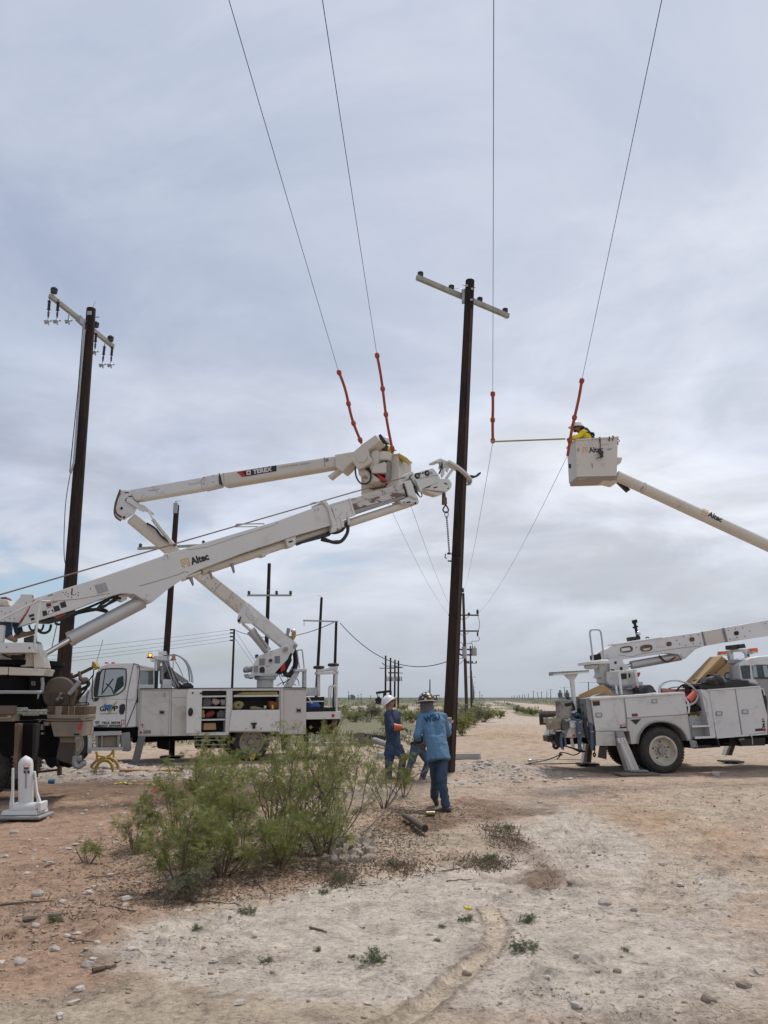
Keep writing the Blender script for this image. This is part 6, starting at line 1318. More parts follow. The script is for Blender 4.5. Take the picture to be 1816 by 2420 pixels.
# pole claws
PM(G2, 'E1068,432 E1084,418 E1118,408 E1135,418 E1120,440 E1098,442 E1082,444', -.16, .16, 'claw_bracket', BW, T2); PM(G2, 'E1115,410 E1170,430 E1255,465 E1240,482 E1180,460 E1160,500 E1135,490 E1140,450', -.10, .10, 'claw_frame', BW, T2, .008)
PM(G2, 'E1172,448 E1190,455 E1196,500 E1180,540 E1165,520', -.13, -.09, 'claw_frame', BW, T2); PM(G2, 'E1240,480 E1255,492 E1180,600 E1160,592 E1172,570', -.13, -.09, 'claw_frame', BW, T2); PM(G2, 'E1138,500 E1155,505 E1150,560 E1130,590 E1120,560', -.13, -.09, 'claw_frame', BW, T2); PM(G2, 'E1180,555 E1215,530 E1220,545 E1185,575', -.1, -.06, 'claw_frame', BW, T2)
TM(G2, 'E1125,455 E1128,490 E1112,520 E1098,552', -.14, .018, 'hydraulic_line', HOSE, T2); TM(G2, 'E1108,480 E1120,500 E1105,545', -.12, .02, 'hydraulic_line', HOSE, T2)
def claw(P, n, w0, h, name, mt):
    b = MB(); q = [G2.hit(*c_, n_) for c_, n_ in zip(PX(P), n)]; q = smooth_path(q, 4)
    for i in range(len(q) - 1): b.beam(q[i], q[i + 1] + (q[i + 1] - q[i]) * .08, w0 * (1 - .5 * i / len(q)), h, up=G2.ey)
    return b.out(name, mt, T2)
claw('E1180,440 E1250,478 E1320,530 E1372,585 E1388,615 E1372,648 E1325,662', (-.18, -.2, -.2, -.14, -.05, .05, .15), .06, .12, 'pole_claw', BW)
claw('E1200,478 E1270,515 E1330,565 E1352,600 E1345,635', (.1, .12, .2, .3, .35), .06, .12, 'pole_claw', BW)
claw('E1385,578 E1425,582 E1455,568 E1478,545', (-.05, -.05, -.05, -.05), .06, .10, 'claw_tip', BLACK)
# hook
hk = PM(G2, 'E1142,728 E1162,728 E1164,765 E1174,778 E1176,838 E1140,838 E1142,775', -.05, .03, 'hook_block', RUST, T2, .01)
TM(G2, 'E1160,840 E1172,858 E1184,880 E1184,902 E1168,916 E1146,908 E1136,885 E1148,862 E1160,842', -.01, .018, 'hook', DARK, T2, 3, 8)
TM(G2, 'E1152,905 E1184,908 E1182,950 E1170,960 E1158,955 E1152,930 E1152,905', -.03, .010, 'shackle', GREYP, T2, 2, 6)
# chain (its own thing)
b = MB(); P = [G2.hit(*cE(1170, 960), -.02), at(*cE(1180, 1080), 17.75), at(*cE(1188, 1200), 17.8), at(*cE(1196, 1290), 17.85)]; cp = at(*cE(1250, 1300), 18.1); rr = .185
P = smooth_path(P, 8); wrap = [cp + Vector((-math.cos(a) * rr, -math.sin(a) * rr, -.01 * i)) for i, a in enumerate([k * math.pi / 9 for k in range(18)])]
def chainlinks(b, P, l, r, w):
    d = 0; acc = []; 
    for i in range(len(P) - 1):
        s_ = (P[i + 1] - P[i]).length; 
        while d < s_: acc.append(((P[i].lerp(P[i + 1], d / s_)), (P[i + 1] - P[i]).normalized())); d += l
        d -= s_
    for i, (q, dr) in enumerate(acc):
        x = dr.orthogonal().normalized() if i % 2 else dr.cross(dr.orthogonal()).normalized()
        b.tube([q + dr * l * .72 * math.cos(a) + x * w * math.sin(a) for a in [k * math.pi / 4 for k in range(8)]], r, 4, closed=True)
chainlinks(b, P + wrap, .05, .008, .022); b.tube([wrap[0] + Vector((-.06, -.02, 0)), wrap[0] + Vector((-.07, -.02, -.10)), wrap[0] + Vector((-.03, -.03, -.12))], .014, 6)
thingmesh(b, 'lifting_chain', DARK, 'dark steel chain hanging from the derrick hook and wrapped round the held pole', 'chain')
# lift cylinder
b = MB(); b.cyl(G2.hit(*cA(556, 497), -.05), G2.hit(*cA(1120, 205), -.02), .128, .132, n=30); b.cyl(G2.hit(*cA(546, 502), -.05), G2.hit(*cA(572, 489), -.05), .136, n=30); b.out('lift_cylinder', CYLP, T2, smooth=True)
b = MB(); b.cyl(G2.hit(*cA(345, 622), -.05), G2.hit(*cA(560, 496), -.05), .046, n=18); b.out('cylinder_rod', CHROME, T2, smooth=True); b = MB(); b.ball(G2.hit(*cA(340, 622), -.05), .075); b.out('rod_eye', BW, T2, smooth=True)
for P in ('A300,345 A480,330 A620,290 A760,262 A900,200 A960,165', 'A320,350 A500,345 A640,285 A740,268 A860,290 A900,275', 'A560,300 A700,250 A850,185 A930,160', 'A680,265 A800,255 A900,185 A950,180', 'A310,360 A480,350 A600,300 A800,265 A850,290', 'A760,265 A800,225 A860,190'): TM(G2, P, -.1 if P[1] != '3' else .05, .022, 'hydraulic_line', HOSE, T2)
PM(G2, 'A300,352 A480,322 A590,262 A600,300 A490,350 A400,372 A310,368', -.15, .15, 'hose_tray', BLACK, T2, .01); PM(G2, 'A420,328 A500,298 A520,305 A450,340', -.17, -.15, 'orange_hose_cover', ORHOSE, T2)
PM(G2, 'A918,155 A1000,150 A998,190 A965,205 A935,190', -.1, .1, 'hose_bracket', BW, T2)
TM(G2, 'P440,620 P470,690 P530,690 P545,620', -.1, .018, 'hose_loop', HOSE, T2); TM(G2, 'P560,680 P620,700 P650,660 P660,610', -.1, .018, 'hose_loop', HOSE, T2); TM(G2, 'P540,640 P600,720 P680,740 P750,700 P775,610', -.05, .022, 'hose_loop', HOSE, T2); TM(G2, 'P830,590 P880,612 P940,600', 0, .02, 'hose_loop', HOSE, T2)
# turntable
PM(F2, 'P342,152 P510,156 P528,240 P440,432 P305,582 P0,568 P-300,560 P-300,342 P170,342 P212,300 P262,245', .0, .10, 'turntable_plate', BW, T2, .01)
PM(F2, 'P0,338 P-200,338 P-200,228 P0,226 P112,232 P150,335', .15, .5, 'seat_back', BEIGE, T2, .02); PM(F2, 'P0,200 P90,190 P130,215 P125,240 P0,228', .3, .5, 'seat_cushion', mat('worn_red_vinyl', (.20, .075, .065), .6), T2, .02)
b = MB()
for (x, y) in ((322, 168), (495, 190), (402, 288), (165, 418), (85, 442), (28, 412), (152, 520), (218, 522), (78, 560)): b.cyl(F2.hit(*cP(x, y), -.006), F2.hit(*cP(x, y), 0), .009, n=6)
outs(b, 'bolt', DARK, T2)
TM(F2, 'P-200,640 P0,545 P570,258 P610,250 P600,300 P560,620 P520,960', -.25, .02, 'guard_rail', WHITE2, T2, 3); TM(F2, 'P600,255 P760,262', [-.25, .0], .012, 'guard_rail', WHITE2, T2, 1); TM(F2, 'P520,240 P400,440 P300,580', -.02, .012, 'cable', RED, T2, 1, 5)
PM(F2, 'P-300,882 P500,884 P500,1036 P-300,1042', -.3, .3, 'platform', BW, T2, .012); PM(F2, 'P0,620 P62,625 P45,870 P8,885 P-60,885 P-60,620', -.2, -.1, 'platform_side', BW, T2)
disc(F2, cP, 102, 952, 9, -.31, -.3, 'bolt', DARK, T2); disc(F2, cP, 445, 965, 13, -.31, -.3, 'bolt', DARK, T2)
PM(F2, 'P360,815 P500,770 P500,880 P360,880', -.05, .2, 'pedal_box', BLACK, T2)
PM(F2, 'P520,920 P560,950 P600,1000 P660,1130 P692,1270 P510,1272 P500,1040', .0, .35, 'turntable_body', BEIGE, T2, .015); PM(F2, 'P-300,1040 P505,1040 P510,1252 P-300,1248', .1, .9, 'turntable_body', BEIGE, T2, .015)
PM(F2, 'P168,1075 P380,1075 P375,1130 P330,1178 P270,1192 P210,1172 P175,1125', .085, .1, 'opening', BLACK, T2, 0); TM(F2, 'P30,1055 P150,1105 P300,1090 P380,1060', .06, .014, 'cable', HOSE, T2)
disc(F2, cP, 560, 900, 36, .15, .3, 'slew_motor', GREYP, T2)
PM(F2, 'P-300,1250 P128,1252 P118,1372 P-300,1368', -.05, .9, 'skirt', BEIGE, T2, .012); PM(F2, 'P138,1252 P690,1280 P655,1388 P128,1376', -.05, .9, 'skirt', BEIGE, T2, .012)
c_ = F2.hit(*cT(250, 515), .8); b = MB(); b.lathe((c_.x, c_.y, c_.z), (0, 0, 1), [(0, .75), (.40, .75), (.42, .78), (.5, .78)], 40); b.out('rotation_bearing', UNDER, T2, smooth=True)
PM(F2, 'T540,366 T600,366 T604,428 T542,428', -.02, .0, 'decal', INKGR, T2, 0); PM(F2, 'T552,378 T590,378 T592,416 T554,416', -.022, -.018, 'decal', INKB, T2, 0); PM(F2, 'T500,270 T660,275 T640,510 T500,512', .0, .5, 'pedestal_box', UNDER, T2)
PM(F2, 'T-800,522 T570,525 T722,540 T700,576 T-800,576', -.15, .0, 'deck_rail', GREYP, T2, .008); PM(F2, 'T-800,576 T700,576 T700,840 T-800,840', .3, 1.9, 'deck_block', UNDER, T2, .02)
PM(F2, 'T640,575 T660,575 T690,540 T645,668 T638,665', -.12, -.08, 'latch_bar', GREYP, T2); TM(F2, 'T725,300 T735,420 T722,520', .0, .03, 'rack_post', GREYP, T2, 1)
pk = mat('dusty_plank', (.15, .11, .08), .9, c2=(.10, .075, .055), s=5, stretch=(1, 1, 5)); PM(F2, 'T-900,780 T257,778 T250,925 T-900,928', -.4, -.28, 'plank', pk, T2); PM(F2, 'T-900,945 T250,930 T246,1046 T-900,1050', -.34, .1, 'sill_beam', TAN, T2, .01); PM(F2, 'T130,938 T200,935 T180,995 T0,1000 T0,975 T130,975', -.37, -.34, 'sill_hook', mat('pinkish_dusty_metal', (.36, .27, .23), .7), T2)
TM(F2, 'T255,822 T420,822 T440,850', -.1, .014, 'tie_rod', ALU, T2, 1); TM(F2, 'T412,830 T430,815 T465,820 T470,845 T430,850 T412,830', -.12, .012, 'ring_hook', ALU, T2, 2)
PM(F2, 'T255,866 T820,862 T820,884 T255,886', -.1, .0, 'deck_strip', GREYP, T2); PM(F2, 'T258,900 T345,898 T340,916 T258,918', -.14, -.1, 'strip', ALU, T2); PM(F2, 'T385,930 T665,926 T662,950 T385,952', -.12, -.08, 'strip', TAN, T2); PM(F2, 'T440,906 T820,905 T815,930 T440,932', -.1, -.02, 'deck_strip', GREYP, T2)
PM(F2, 'T250,940 T790,930 T790,1010 T250,1030', -.05, .8, 'cross_beam', UNDER, T2)
# rear corner
PM(F2, 'T812,785 T1455,792 T1444,932 T800,930', .0, .9, 'tail_box', REEL, T2, .01); PM(F2, 'T955,785 T1066,785 T1050,932 T940,930', -.02, .0, 'tape_patch', TAN, T2, .002); PM(F2, 'T1178,788 T1280,790 T1272,930 T1170,930', -.02, .0, 'tape_patch', mat('brown_patch', (.13, .085, .05), .8), T2, .002)
b = MB(); b.pr(F2, cT, '1168,786 1182,786 1174,930 1160,930', -.03, -.0); b.pr(F2, cT, '1272,788 1284,788 1276,930 1264,930', -.03, -.0); b.pr(F2, cT, '940,930 950,785 958,785 948,930', -.03, -.0); outs(b, 'stake', TAN, T2)
PM(F2, 'T790,930 T1435,934 T1430,1000 T1380,1002 T810,996', -.06, .9, 'tail_rim', TAN, T2, .01); PM(F2, 'T778,996 T1432,1002 T1430,1040 T1080,1045 T780,1040', -.02, .9, 'tail_rim', mat('dusty_brown_steel', (.22, .17, .13), .7, c2=(.15, .11, .085), s=6), T2, .006)
PM(F2, 'T1370,935 T1438,936 T1436,1040 T1380,1030', -.10, -.05, 'corner_plate', TAN, T2, .01); PM(F2, 'T858,1046 T1424,1046 T1392,1308 T920,1306', .0, .8, 'tail_bin', TAN, T2, .012)
disc(F2, cT, 1360, 1142, 34, -.03, 0, 'tail_lamp', REDLENS, T2); disc(F2, cT, 1386, 1082, 18, -.03, 0, 'marker_lamp', REDLENS, T2); PM(F2, 'T1262,1252 T1350,1250 T1358,1278 T1262,1285', -.01, .02, 'slot', BLACK, T2, 0); PM(F2, 'T1385,1280 T1440,1292 T1380,1302', -.03, 0, 'bracket', TAN, T2)
PM(F2, 'T1025,1310 T1240,1312 T1236,1412 T1022,1408', .1, .3, 'flap_bracket', mat('dusty_brown_steel', (.2, .2, .2)), T2); PM(F2, 'T1020,1408 T1290,1412 T1275,1560 T1262,1745 T1150,1752 T1080,1740 T962,1680 T985,1540', .12, .2, 'mud_flap', mat('dusty_mud_flap', (.085, .070, .060), .9, c2=(.06, .05, .045), s=5), T2, .01)
PM(F2, 'T1310,1342 T1388,1342 T1350,1500 T1288,1490', .0, .05, 'steel_tab', TAN, T2); TM(F2, 'T1290,1640 T1275,1740 T1300,1800 T1360,1815 T1420,1770 T1470,1758', -.05, .045, 'tow_hook', GREYP, T2); PM(F2, 'T1300,1640 T1390,1630 T1380,1720 T1320,1730', -.06, .04, 'shackle', GREYP, T2, .02)
# underbody
PM(F2, 'T-900,1046 T860,1046 T920,1306 T1015,1330 T960,1690 T1240,1790 T1180,1845 T960,1790 T860,1760 T740,1690 T600,1640 T200,1640 T-900,1660', .5, 1.5, 'underframe', UNDER, T2, .02)
PM(F2, 'T740,1640 T960,1690 T975,1830 T935,1800 T870,1845 T800,1790', .3, .5, 'underframe_bracket', UNDER, T2, .01)
PM(F2, 'T745,1052 T850,1055 T820,1120 T742,1118', .3, .4, 'steel_tab', WHITE, T2); PM(F2, 'T700,1095 T745,1090 T735,1195 T692,1190', .25, .35, 'steel_tab', GREYP, T2); PM(F2, 'T700,1235 T748,1232 T740,1272 T700,1270', .25, .35, 'steel_tab', GREYP, T2); TM(F2, 'T665,1050 T690,1045 T692,1022', .2, .01, 'hook', WHITE, T2, 2, 5)
c_ = F2.hit(*cT(-380, 1500), .5); c_.z = .5; wheel(F2, c_, .52, .3, T2, GREYP, deep=.12); wheel(F2, c_ + F2.ey * 1.8, .52, .3, T2, GREYP, hub=False)
# outrigger
FO = frame_px(0, 11.9, 190, 11.95)
PM(FO, 'T252,1080 T330,1082 T315,1500 T290,1900 T218,1905 T240,1500', .1, .25, 'outrigger_mast', RUST, T2, .01); PM(FO, 'T560,1090 T630,1090 T600,1500 T560,1700 T540,1740 T555,1400', .1, .25, 'outrigger_mast', DARK, T2, .01); PM(FO, 'T320,1080 T600,1080 T560,1780 T300,1780', .25, .45, 'outrigger_beam', UNDER, T2, .01)
FP = frame_px(0, 11.45, 190, 11.5)
b = MB(); c0 = FP.hit(*cA(205, 1800), .0); c1 = FP.hit(*cA(203, 1478), .0); b.lathe(c0, (c1 - c0), [(0, .100), ((c1 - c0).length, .102), ((c1 - c0).length + .045, .092), ((c1 - c0).length + .08, .062), ((c1 - c0).length + .115, .01)], 30); oc = b.out('outrigger_cylinder', WHITE, T2, smooth=True)
PM(FP, 'A186,1488 A232,1488 A228,1510 A190,1510', -.113, -.104, 'warning_decal', INKR, oc, 0); PM(FP, 'A188,1512 A228,1512 A226,1522 A190,1522', -.113, -.104, 'warning_decal', INKB, oc, 0); PM(FP, 'A190,1490 A228,1490 A226,1503 A192,1503', -.117, -.112, 'warning_decal', INKW, oc, 0); PM(FP, 'A186,1530 A204,1535 A205,1560 A188,1548', -.113, -.104, 'warning_decal', INKB, oc, 0); PM(FP, 'A214,1532 A232,1530 A234,1556 A216,1550', -.113, -.104, 'warning_decal', INKB, oc, 0); PM(FP, 'A202,1518 A209,1518 A207,1670 A200,1670', -.114, -.104, 'warning_decal', INKGR, oc, 0)
PM(FP, 'A92,1512 A104,1512 A102,1800 A72,1800 A88,1700', -.02, .03, 'foot_plate_side', WHITE, T2, .006); PM(FP, 'A262,1535 A274,1540 A292,1700 A322,1790 A304,1860 A290,1785', -.02, .03, 'foot_plate_side', WHITE, T2, .006); PM(FP, 'A72,1798 A108,1798 A104,1870 A68,1890', -.14, .14, 'foot_lug', WHITE, T2, .01)
b = MB(); b.cyl(FP.hit(*cA(106, 1835), -.08), FP.hit(*cA(290, 1822), -.08), .078, n=24); b.out('foot_pin', WHITE, T2, smooth=True); PM(FP, 'A290,1782 A322,1784 A318,1852 A300,1858', -.16, .1, 'foot_lug', WHITE, T2, .01)
b = MB(); z0 = gz(FP.hit(*cA(200, 1900), 0).x, 11.4); g = FP.hit(*cA(195, 1890), .02); b.solid([Vector((g.x + a * .26, g.y + d * .2, z0 + .08)) for a, d in ((-1, -1), (1, -1), (1, 1), (-1, 1))], [Vector((g.x + a * .245, g.y + d * .18, z0 + .14)) for a, d in ((-1, -1), (1, -1), (1, 1), (-1, 1))]); b.out('foot_tray', WHITE, T2, .012)
b = MB(); b.box((g.x + .01, g.y, z0 + .05), (.64, .52, .05)); b.out('outrigger_pad', GREYP, T2, .03)
# reel and A-frame on the rear
rl = MB(); c_ = F2.hit(*cT(1008, 562), .35); R0 = (F2.hit(*cT(1295, 562), .35) - c_).length
b = MB(); b.lathe(c_ + F2.ey * .0, F2.ey, [(0, R0 * .96), (.0, R0), (.03, R0), (.035, R0 * .5), (.4, R0 * .5), (.405, R0), (.435, R0), (.436, R0 * .3)], 44); reel = b.out('cable_reel', REEL, T2, smooth=True)
b = MB(); b.lathe(c_ - F2.ey * .03, F2.ey, [(0, R0 * .9), (.03, R0 * 1.0)], 44); b.out('reel_rim', mat('reel_edge', (.13, .10, .075), .7), reel)
disc(F2, cT, 958, 486, 42, .33, .36, 'spoke_hole', BLACK, reel); PM(F2, 'T872,545 T1000,540 T1190,590 T1192,780 T870,790', .22, .33, 'reel_bracket', mat('brown_bracket', (.085, .055, .038), .7, c2=(.05, .035, .028), s=6), T2, .01); PM(F2, 'T1000,620 T1080,640 T1080,700 T1010,770 T920,770', .20, .23, 'slot', BLACK, T2)
b = MB(); b.ball(F2.hit(*cT(1035, 582), .18), .03); b.cyl(F2.hit(*cT(1030, 590), .2), F2.hit(*cT(985, 675), .18), .025, n=8); b.ball(F2.hit(*cT(985, 672), .18), .035); b.cyl(F2.hit(*cT(1010, 645), .2), F2.hit(*cT(1075, 655), .18), .02, n=8); b.out('crank_handle', TAN, T2, smooth=True)
PM(F2, 'T1148,560 T1330,338 T1378,372 T1360,410 T1205,600 T1180,602', .12, .2, 'reel_arm', GREYP, T2, .01); disc(F2, cT, 1168, 560, 10, .1, .12, 'bolt', ALU, T2); disc(F2, cT, 1335, 370, 9, .1, .12, 'bolt', ALU, T2); PM(F2, 'T1195,600 T1285,500 T1290,540 T1215,780 T1185,790', .2, .4, 'reel_bracket', mat('brown_bracket', (.1, .1, .1)), T2)
PM(F2, 'T780,148 T985,212 T985,290 T905,262 T880,230 T780,205', .9, 1.0, 'a_frame', GREYP, T2, .01); PM(F2, 'T845,180 T905,200 T895,250 T840,330 T790,420 T770,400 T830,290', .9, 1.0, 'a_frame', GREYP, T2, .01); PM(F2, 'T1182,220 T1230,220 T1230,320 T1182,310', .9, 1.0, 'a_frame', RUST, T2)
armt = PM(F2, 'T1222,270 T1560,108 T1578,142 T1230,312', .9, 1.05, 'lifting_arm', RUST, T2, .01); PM(F2, 'T1575,22 T1610,25 T1660,110 T1632,150 T1560,118', .8, 1.1, 'arm_end', YELSTEEL, T2, .01); PM(F2, 'T1330,190 T1360,188 T1372,340 T1400,420 T1350,420 T1340,300', .8, .95, 'arm_bracket', RUST, T2)
TM(F2, 'T1240,345 T1330,345 T1400,350', .85, .03, 'cylinder_rod', CHROME, T2, 1); b = MB(); b.ball(F2.hit(*cT(1438, 350), .85), .075, (1.1, 1, .9)); b.out('cable_knob', OLDWOOD, T2, smooth=True)
TM(F2, 'T1480,360 T1520,395 T1490,450 T1400,500 T1300,620', .8, .03, 'hose_bundle', HOSE, T2); TM(F2, 'T1500,440 T1440,540 T1340,650', .75, .02, 'hose_bundle', HOSE, T2)
b = MB()
for i, x in enumerate((1325, 1345, 1362, 1378)): b.cyl(F2.hit(*cT(x, 400 + i * 8), .8), F2.hit(*cT(x + 4, 520 - i * 10), .8), .012, n=6)
outs(b, 'marker_stick', RUST, T2)
PM(F2, 'T640,400 T690,400 T700,430 T690,505 T650,505', .6, .8, 'valve_handle_box', GREYP, T2)
TM(F1, 'P1556,845 P1510,1010 P1462,1175', -.3, .008, 'whip_antenna', GREYP, T1, 1, 5)
# rusty stand under the digger, blocks
b = MB(); b.cyl(at(*cT(640, 1640), 14.5), at(*cT(626, 2000), 14.5), .03, n=8); b.cyl(at(*cT(1022, 1775), 14.5), at(*cT(1018, 1965), 14.5), .045, n=8); b.cyl(at(*cT(640, 1908), 14.5), at(*cT(1018, 1868), 14.5), .022, n=8); thingmesh(b, 'rusty_stand', RUST, 'low rusty steel frame on the dirt under the derrick truck', 'stand')
b = MB(); b.cyl(at(*cT(610, 1620), 15.5), at(*cT(600, 1790), 15.5), .09, n=14); thingmesh(b, 'green_drum', mat('olive_drum', (.16, .18, .09), .7), 'small olive drum seen under the derrick truck', 'drum')
# ================================================================== BUCKET TRUCK ON THE RIGHT (nose up on its outriggers)
F3 = frame_px(1400, 18.1, 1816, 18.45); T3 = thing('bucket_truck', 'dusty white bucket truck at the right edge with cargo piled on its back', 'truck', (at(1700, 1648, 19).x, 19.2, 0))
G3 = F3.sh(1.2)
PM(F3, 'F410,692 F640,681 F666,916 F442,919', .0, .5, 'compartment_door', WHITE, T3, .008)
PM(F3, 'F442,921 F666,918 F674,912 F576,921 F588,1022 F446,1023', .01, .5, 'lower_body_panel', DUSTY, T3, .006)
PM(F3, 'F646,684 F1070,656 F1092,800 F664,827', .0, .5, 'compartment_door', WHITE, T3, .008)
PM(F3, 'F664,829 F1094,802 F1120,980 F1092,987 F1072,940 F1045,905 F1005,875 F950,855 F890,850 F830,862 F785,895 F752,945 F738,1008 F694,1011 F680,918 F668,918', .012, .5, 'wheel_arch_panel', DUSTY, T3, .006)
b = MB(); P = [F3.hit(u, v, -.01) for u, v in PX('F738,1008 F752,945 F785,895 F830,862 F890,850 F950,855 F1005,875 F1045,905 F1072,940 F1092,987')]; b.tube(smooth_path(P, 3), .022, 6); b.out('arch_trim', GREYP, T3, smooth=True)
PM(F3, 'F402,684 F1070,642 F1072,657 F404,700', -.03, .55, 'body_lid', WHITE2, T3, .006); PM(F3, 'F640,684 F647,683 F668,915 F661,916', -.006, .0, 'door_gap', GREYP, T3, 0)
PM(F3, 'F372,690 F404,684 F444,1022 F420,1000 F384,812', .05, .5, 'rear_panel', GREYP, T3, .006)
PM(F3, 'F560,900 F700,900 F740,1010 F1100,985 F1080,900 F900,840 F700,880', .5, .54, 'arch_liner', BLACK, T3, 0)
PM(F3, 'F430,760 F1100,700 F1120,960 F450,1000', .54, 1.9, 'body_core', UNDER, T3); PM(F3, 'F402,690 F1070,650 F1120,980 F446,1023', 1.95, 2.4, 'far_body', DUSTY, T3)
def latch(C, x, y, s=1.0, n=0.0):
    q = lambda k: ' '.join('%g,%g' % (x + a * k * 24 * s, y + c_ * k * 17 * s) for a, c_ in ((-1, -.7), (-.7, -1), (.7, -1), (1, -.7), (1, .7), (.7, 1), (-.7, 1), (-1, .7)))
    PR(F3, C, q(1), n - .012, n, 'door_latch', GREYP, T3, .003); PR(F3, C, q(.6), n - .018, n - .012, 'latch_handle', ALU, T3, .003)
latch(cF, 466, 806); latch(cF, 858, 708, .9); latch(cF, 1314, 795); latch(cF, 1498, 782)
PM(F3, 'F420,704 F470,701 F473,738 F424,741', -.006, 0, 'decal', INKB, T3, 0); PM(F3, 'F420,704 F470,701 F471,709 F421,712', -.009, -.005, 'decal', mat('orange_decal', (.45, .16, .08)), T3, 0)
PM(F3, 'F698,797 F738,794 F740,814 F700,816', -.006, 0, 'decal', INKB, T3, 0); PM(F3, 'F704,800 F732,798 F733,806 F705,808', -.009, -.005, 'decal', INKR, T3, 0)
PM(F3, 'F688,840 F764,833 F727,874', .004, .012, 'vent_opening', BLACK, T3, 0)
for P, m_ in (('F610,875 F632,872 F630,878 F622,890 F615,878', INKR), ('F612,890 F660,886 F661,898 F613,900', INKB), ('F638,868 F656,866 F654,884 F642,886', INKR), ('F642,870 F652,870 F650,882 F645,882', INKW), ('U1462,1572 U1575,1562 U1578,1600 U1464,1610', INKB), ('U1560,1416 U1600,1414 U1596,1426 U1582,1440 U1568,1428', INKR), ('U1565,1450 U1605,1445 U1608,1468 U1568,1470', INKB), ('U1575,1492 U1608,1482 U1604,1530 U1580,1536', INKB), ('U1570,1536 U1612,1532 U1614,1552 U1572,1556', INKB)): PM(F3, P, -.006, 0, 'decal', m_, T3, 0)
disc(F3, cU, 1606, 1586, 22, -.02, 0, 'side_marker_lamp', REDLENS, T3)
# stair well and cabinet
PM(F3, 'U440,1370 U700,1360 U690,1300 U450,1310', .45, 1.2, 'deck_edge', YELHOSE, T3)
PM(F3, 'U450,1385 U720,1370 U760,1690 U500,1700', .35, .4, 'step_back', WHITE, T3); PM(F3, 'U490,1522 U782,1515 U782,1540 U492,1552', .0, .35, 'step_tread', WHITE2, T3, .006); PM(F3, 'U540,1695 U850,1680 U852,1712 U542,1728', -.02, .35, 'step_tread', WHITE2, T3, .006)
PM(F3, 'U436,1380 U452,1378 U500,1745 U488,1750', -.01, .35, 'step_side', GREYP, T3); PM(F3, 'U625,965 U760,985 U858,1690 U780,1690 U720,1400', .02, .5, 'cabinet_side', WHITE, T3, .006)
PM(F3, 'U758,988 U1148,958 U1250,1672 U872,1700', .0, .5, 'compartment_door', WHITE, T3, .008); PM(F3, 'U1160,957 U1542,928 U1622,1630 U1270,1668', .0, .5, 'compartment_door', WHITE, T3, .008)
PM(F3, 'U735,968 U1545,912 U1548,930 U738,990', -.02, .55, 'body_lid', WHITE2, T3, .006); PM(F3, 'U1148,958 U1162,957 U1272,1668 U1252,1670', .01, .4, 'door_post', GREYP, T3); PM(F3, 'U1542,925 U1600,1180 U1650,1380 U1650,1632 U1622,1634 U1540,940', .02, .5, 'door_post', WHITE, T3)
PM(F3, 'U872,1700 U1650,1635 U1650,1660 U874,1722', -.01, .5, 'lower_sill', WHITE2, T3, .004)
b = MB(); P = [F3.hit(u, v, -.01) for u, v in PX('U1090,985 U1110,985')]
PM(F3, 'F1105,985 F1118,1040 F1150,1040 F1148,985', -.05, .0, 'lower_step', GREYP, T3); PM(F3, 'F1118,1030 F1308,1022 F1296,975 F1312,975 F1322,1032 F1140,1044', -.05, .3, 'lower_step', DARK, T3)
b = MB(); [b.cyl(F3.hit(*cU(490 + i * 22, 1760), -.06), F3.hit(*cU(510 + i * 22, 1860), -.06), .008, n=6) for i in range(4)]; outs(b, 'step_rod', ALU, T3)
for (C, x, y) in ((cF, 920, 1058),):
    c_ = F3.hit(*C(x, y), -.05); wheel(F3, c_, .515, .28, T3, mat('cream_rim', (.50, .46, .37), .5, c2=(.42, .38, .30), s=5, dirt=(.25, .21, .16), ds=5), rr=.58, deep=.12)
    wheel(F3, c_ + F3.ey * .33, .515, .26, T3, GREYP, hub=False); wheel(F3, c_ + F3.ey * 2.0, .515, .28, T3, GREYP, hub=False)
PM(F3, 'F590,985 F1120,950 F1700,930 F1700,1010 F1120,1035 F700,1050', .75, 1.6, 'chassis_rail', UNDER, T3); PM(F3, 'F1380,960 F1460,955 F1480,1028 F1390,1010', .3, .7, 'chassis_box', DARK, T3, .02); PM(F3, 'F1440,975 F1640,965 F1640,1020 F1480,1025', .2, 1.2, 'chassis_box', BLACK, T3, .01)
TM(F3, 'U1380,1660 U1410,1700 U1420,1810', -.02, .012, 'grab_rod', ALU, T3, 1); TM(F3, 'U1210,1740 U1290,1725', .15, .02, 'tube', ALU, T3, 1)
PM(F3, 'F470,1023 F523,1023 F520,1119 F490,1112 F458,1104', .08, .1, 'mud_flap', mat('brown_mud_flap', (.055, .045, .038), .9, c2=(.08, .065, .05), s=5), T3, .004)
PM(F3, 'F585,925 F640,922 F668,1000 F610,1010', -.10, .18, 'outrigger_housing', GREYP, T3, .006); PM(F3, 'F600,970 F665,990 F752,1192 F680,1205', -.14, .14, 'outrigger_leg', DUSTY, T3, .008)
PM(F3, 'F618,1004 F636,1002 F716,1190 F698,1196', -.16, -.14, 'leg_rib', WHITE, T3); PM(F3, 'F596,968 F650,965 F668,1000 F606,1004', -.17, -.14, 'leg_sleeve', WHITE, T3, .004)
b = MB()
for (x, y) in ((618, 975), (640, 978), (622, 990), (648, 990)): b.cyl(F3.hit(*cF(x, y), -.18), F3.hit(*cF(x, y), -.17), .010, n=6)
outs(b, 'bolt', DARK, T3)
g = gnd(*cF(728, 1212)); b = MB(); b.box((g.x, g.y, gz(g.x, g.y) + .055), (.42, .5, .04)); b.out('outrigger_foot', GREYP, T3, .01)
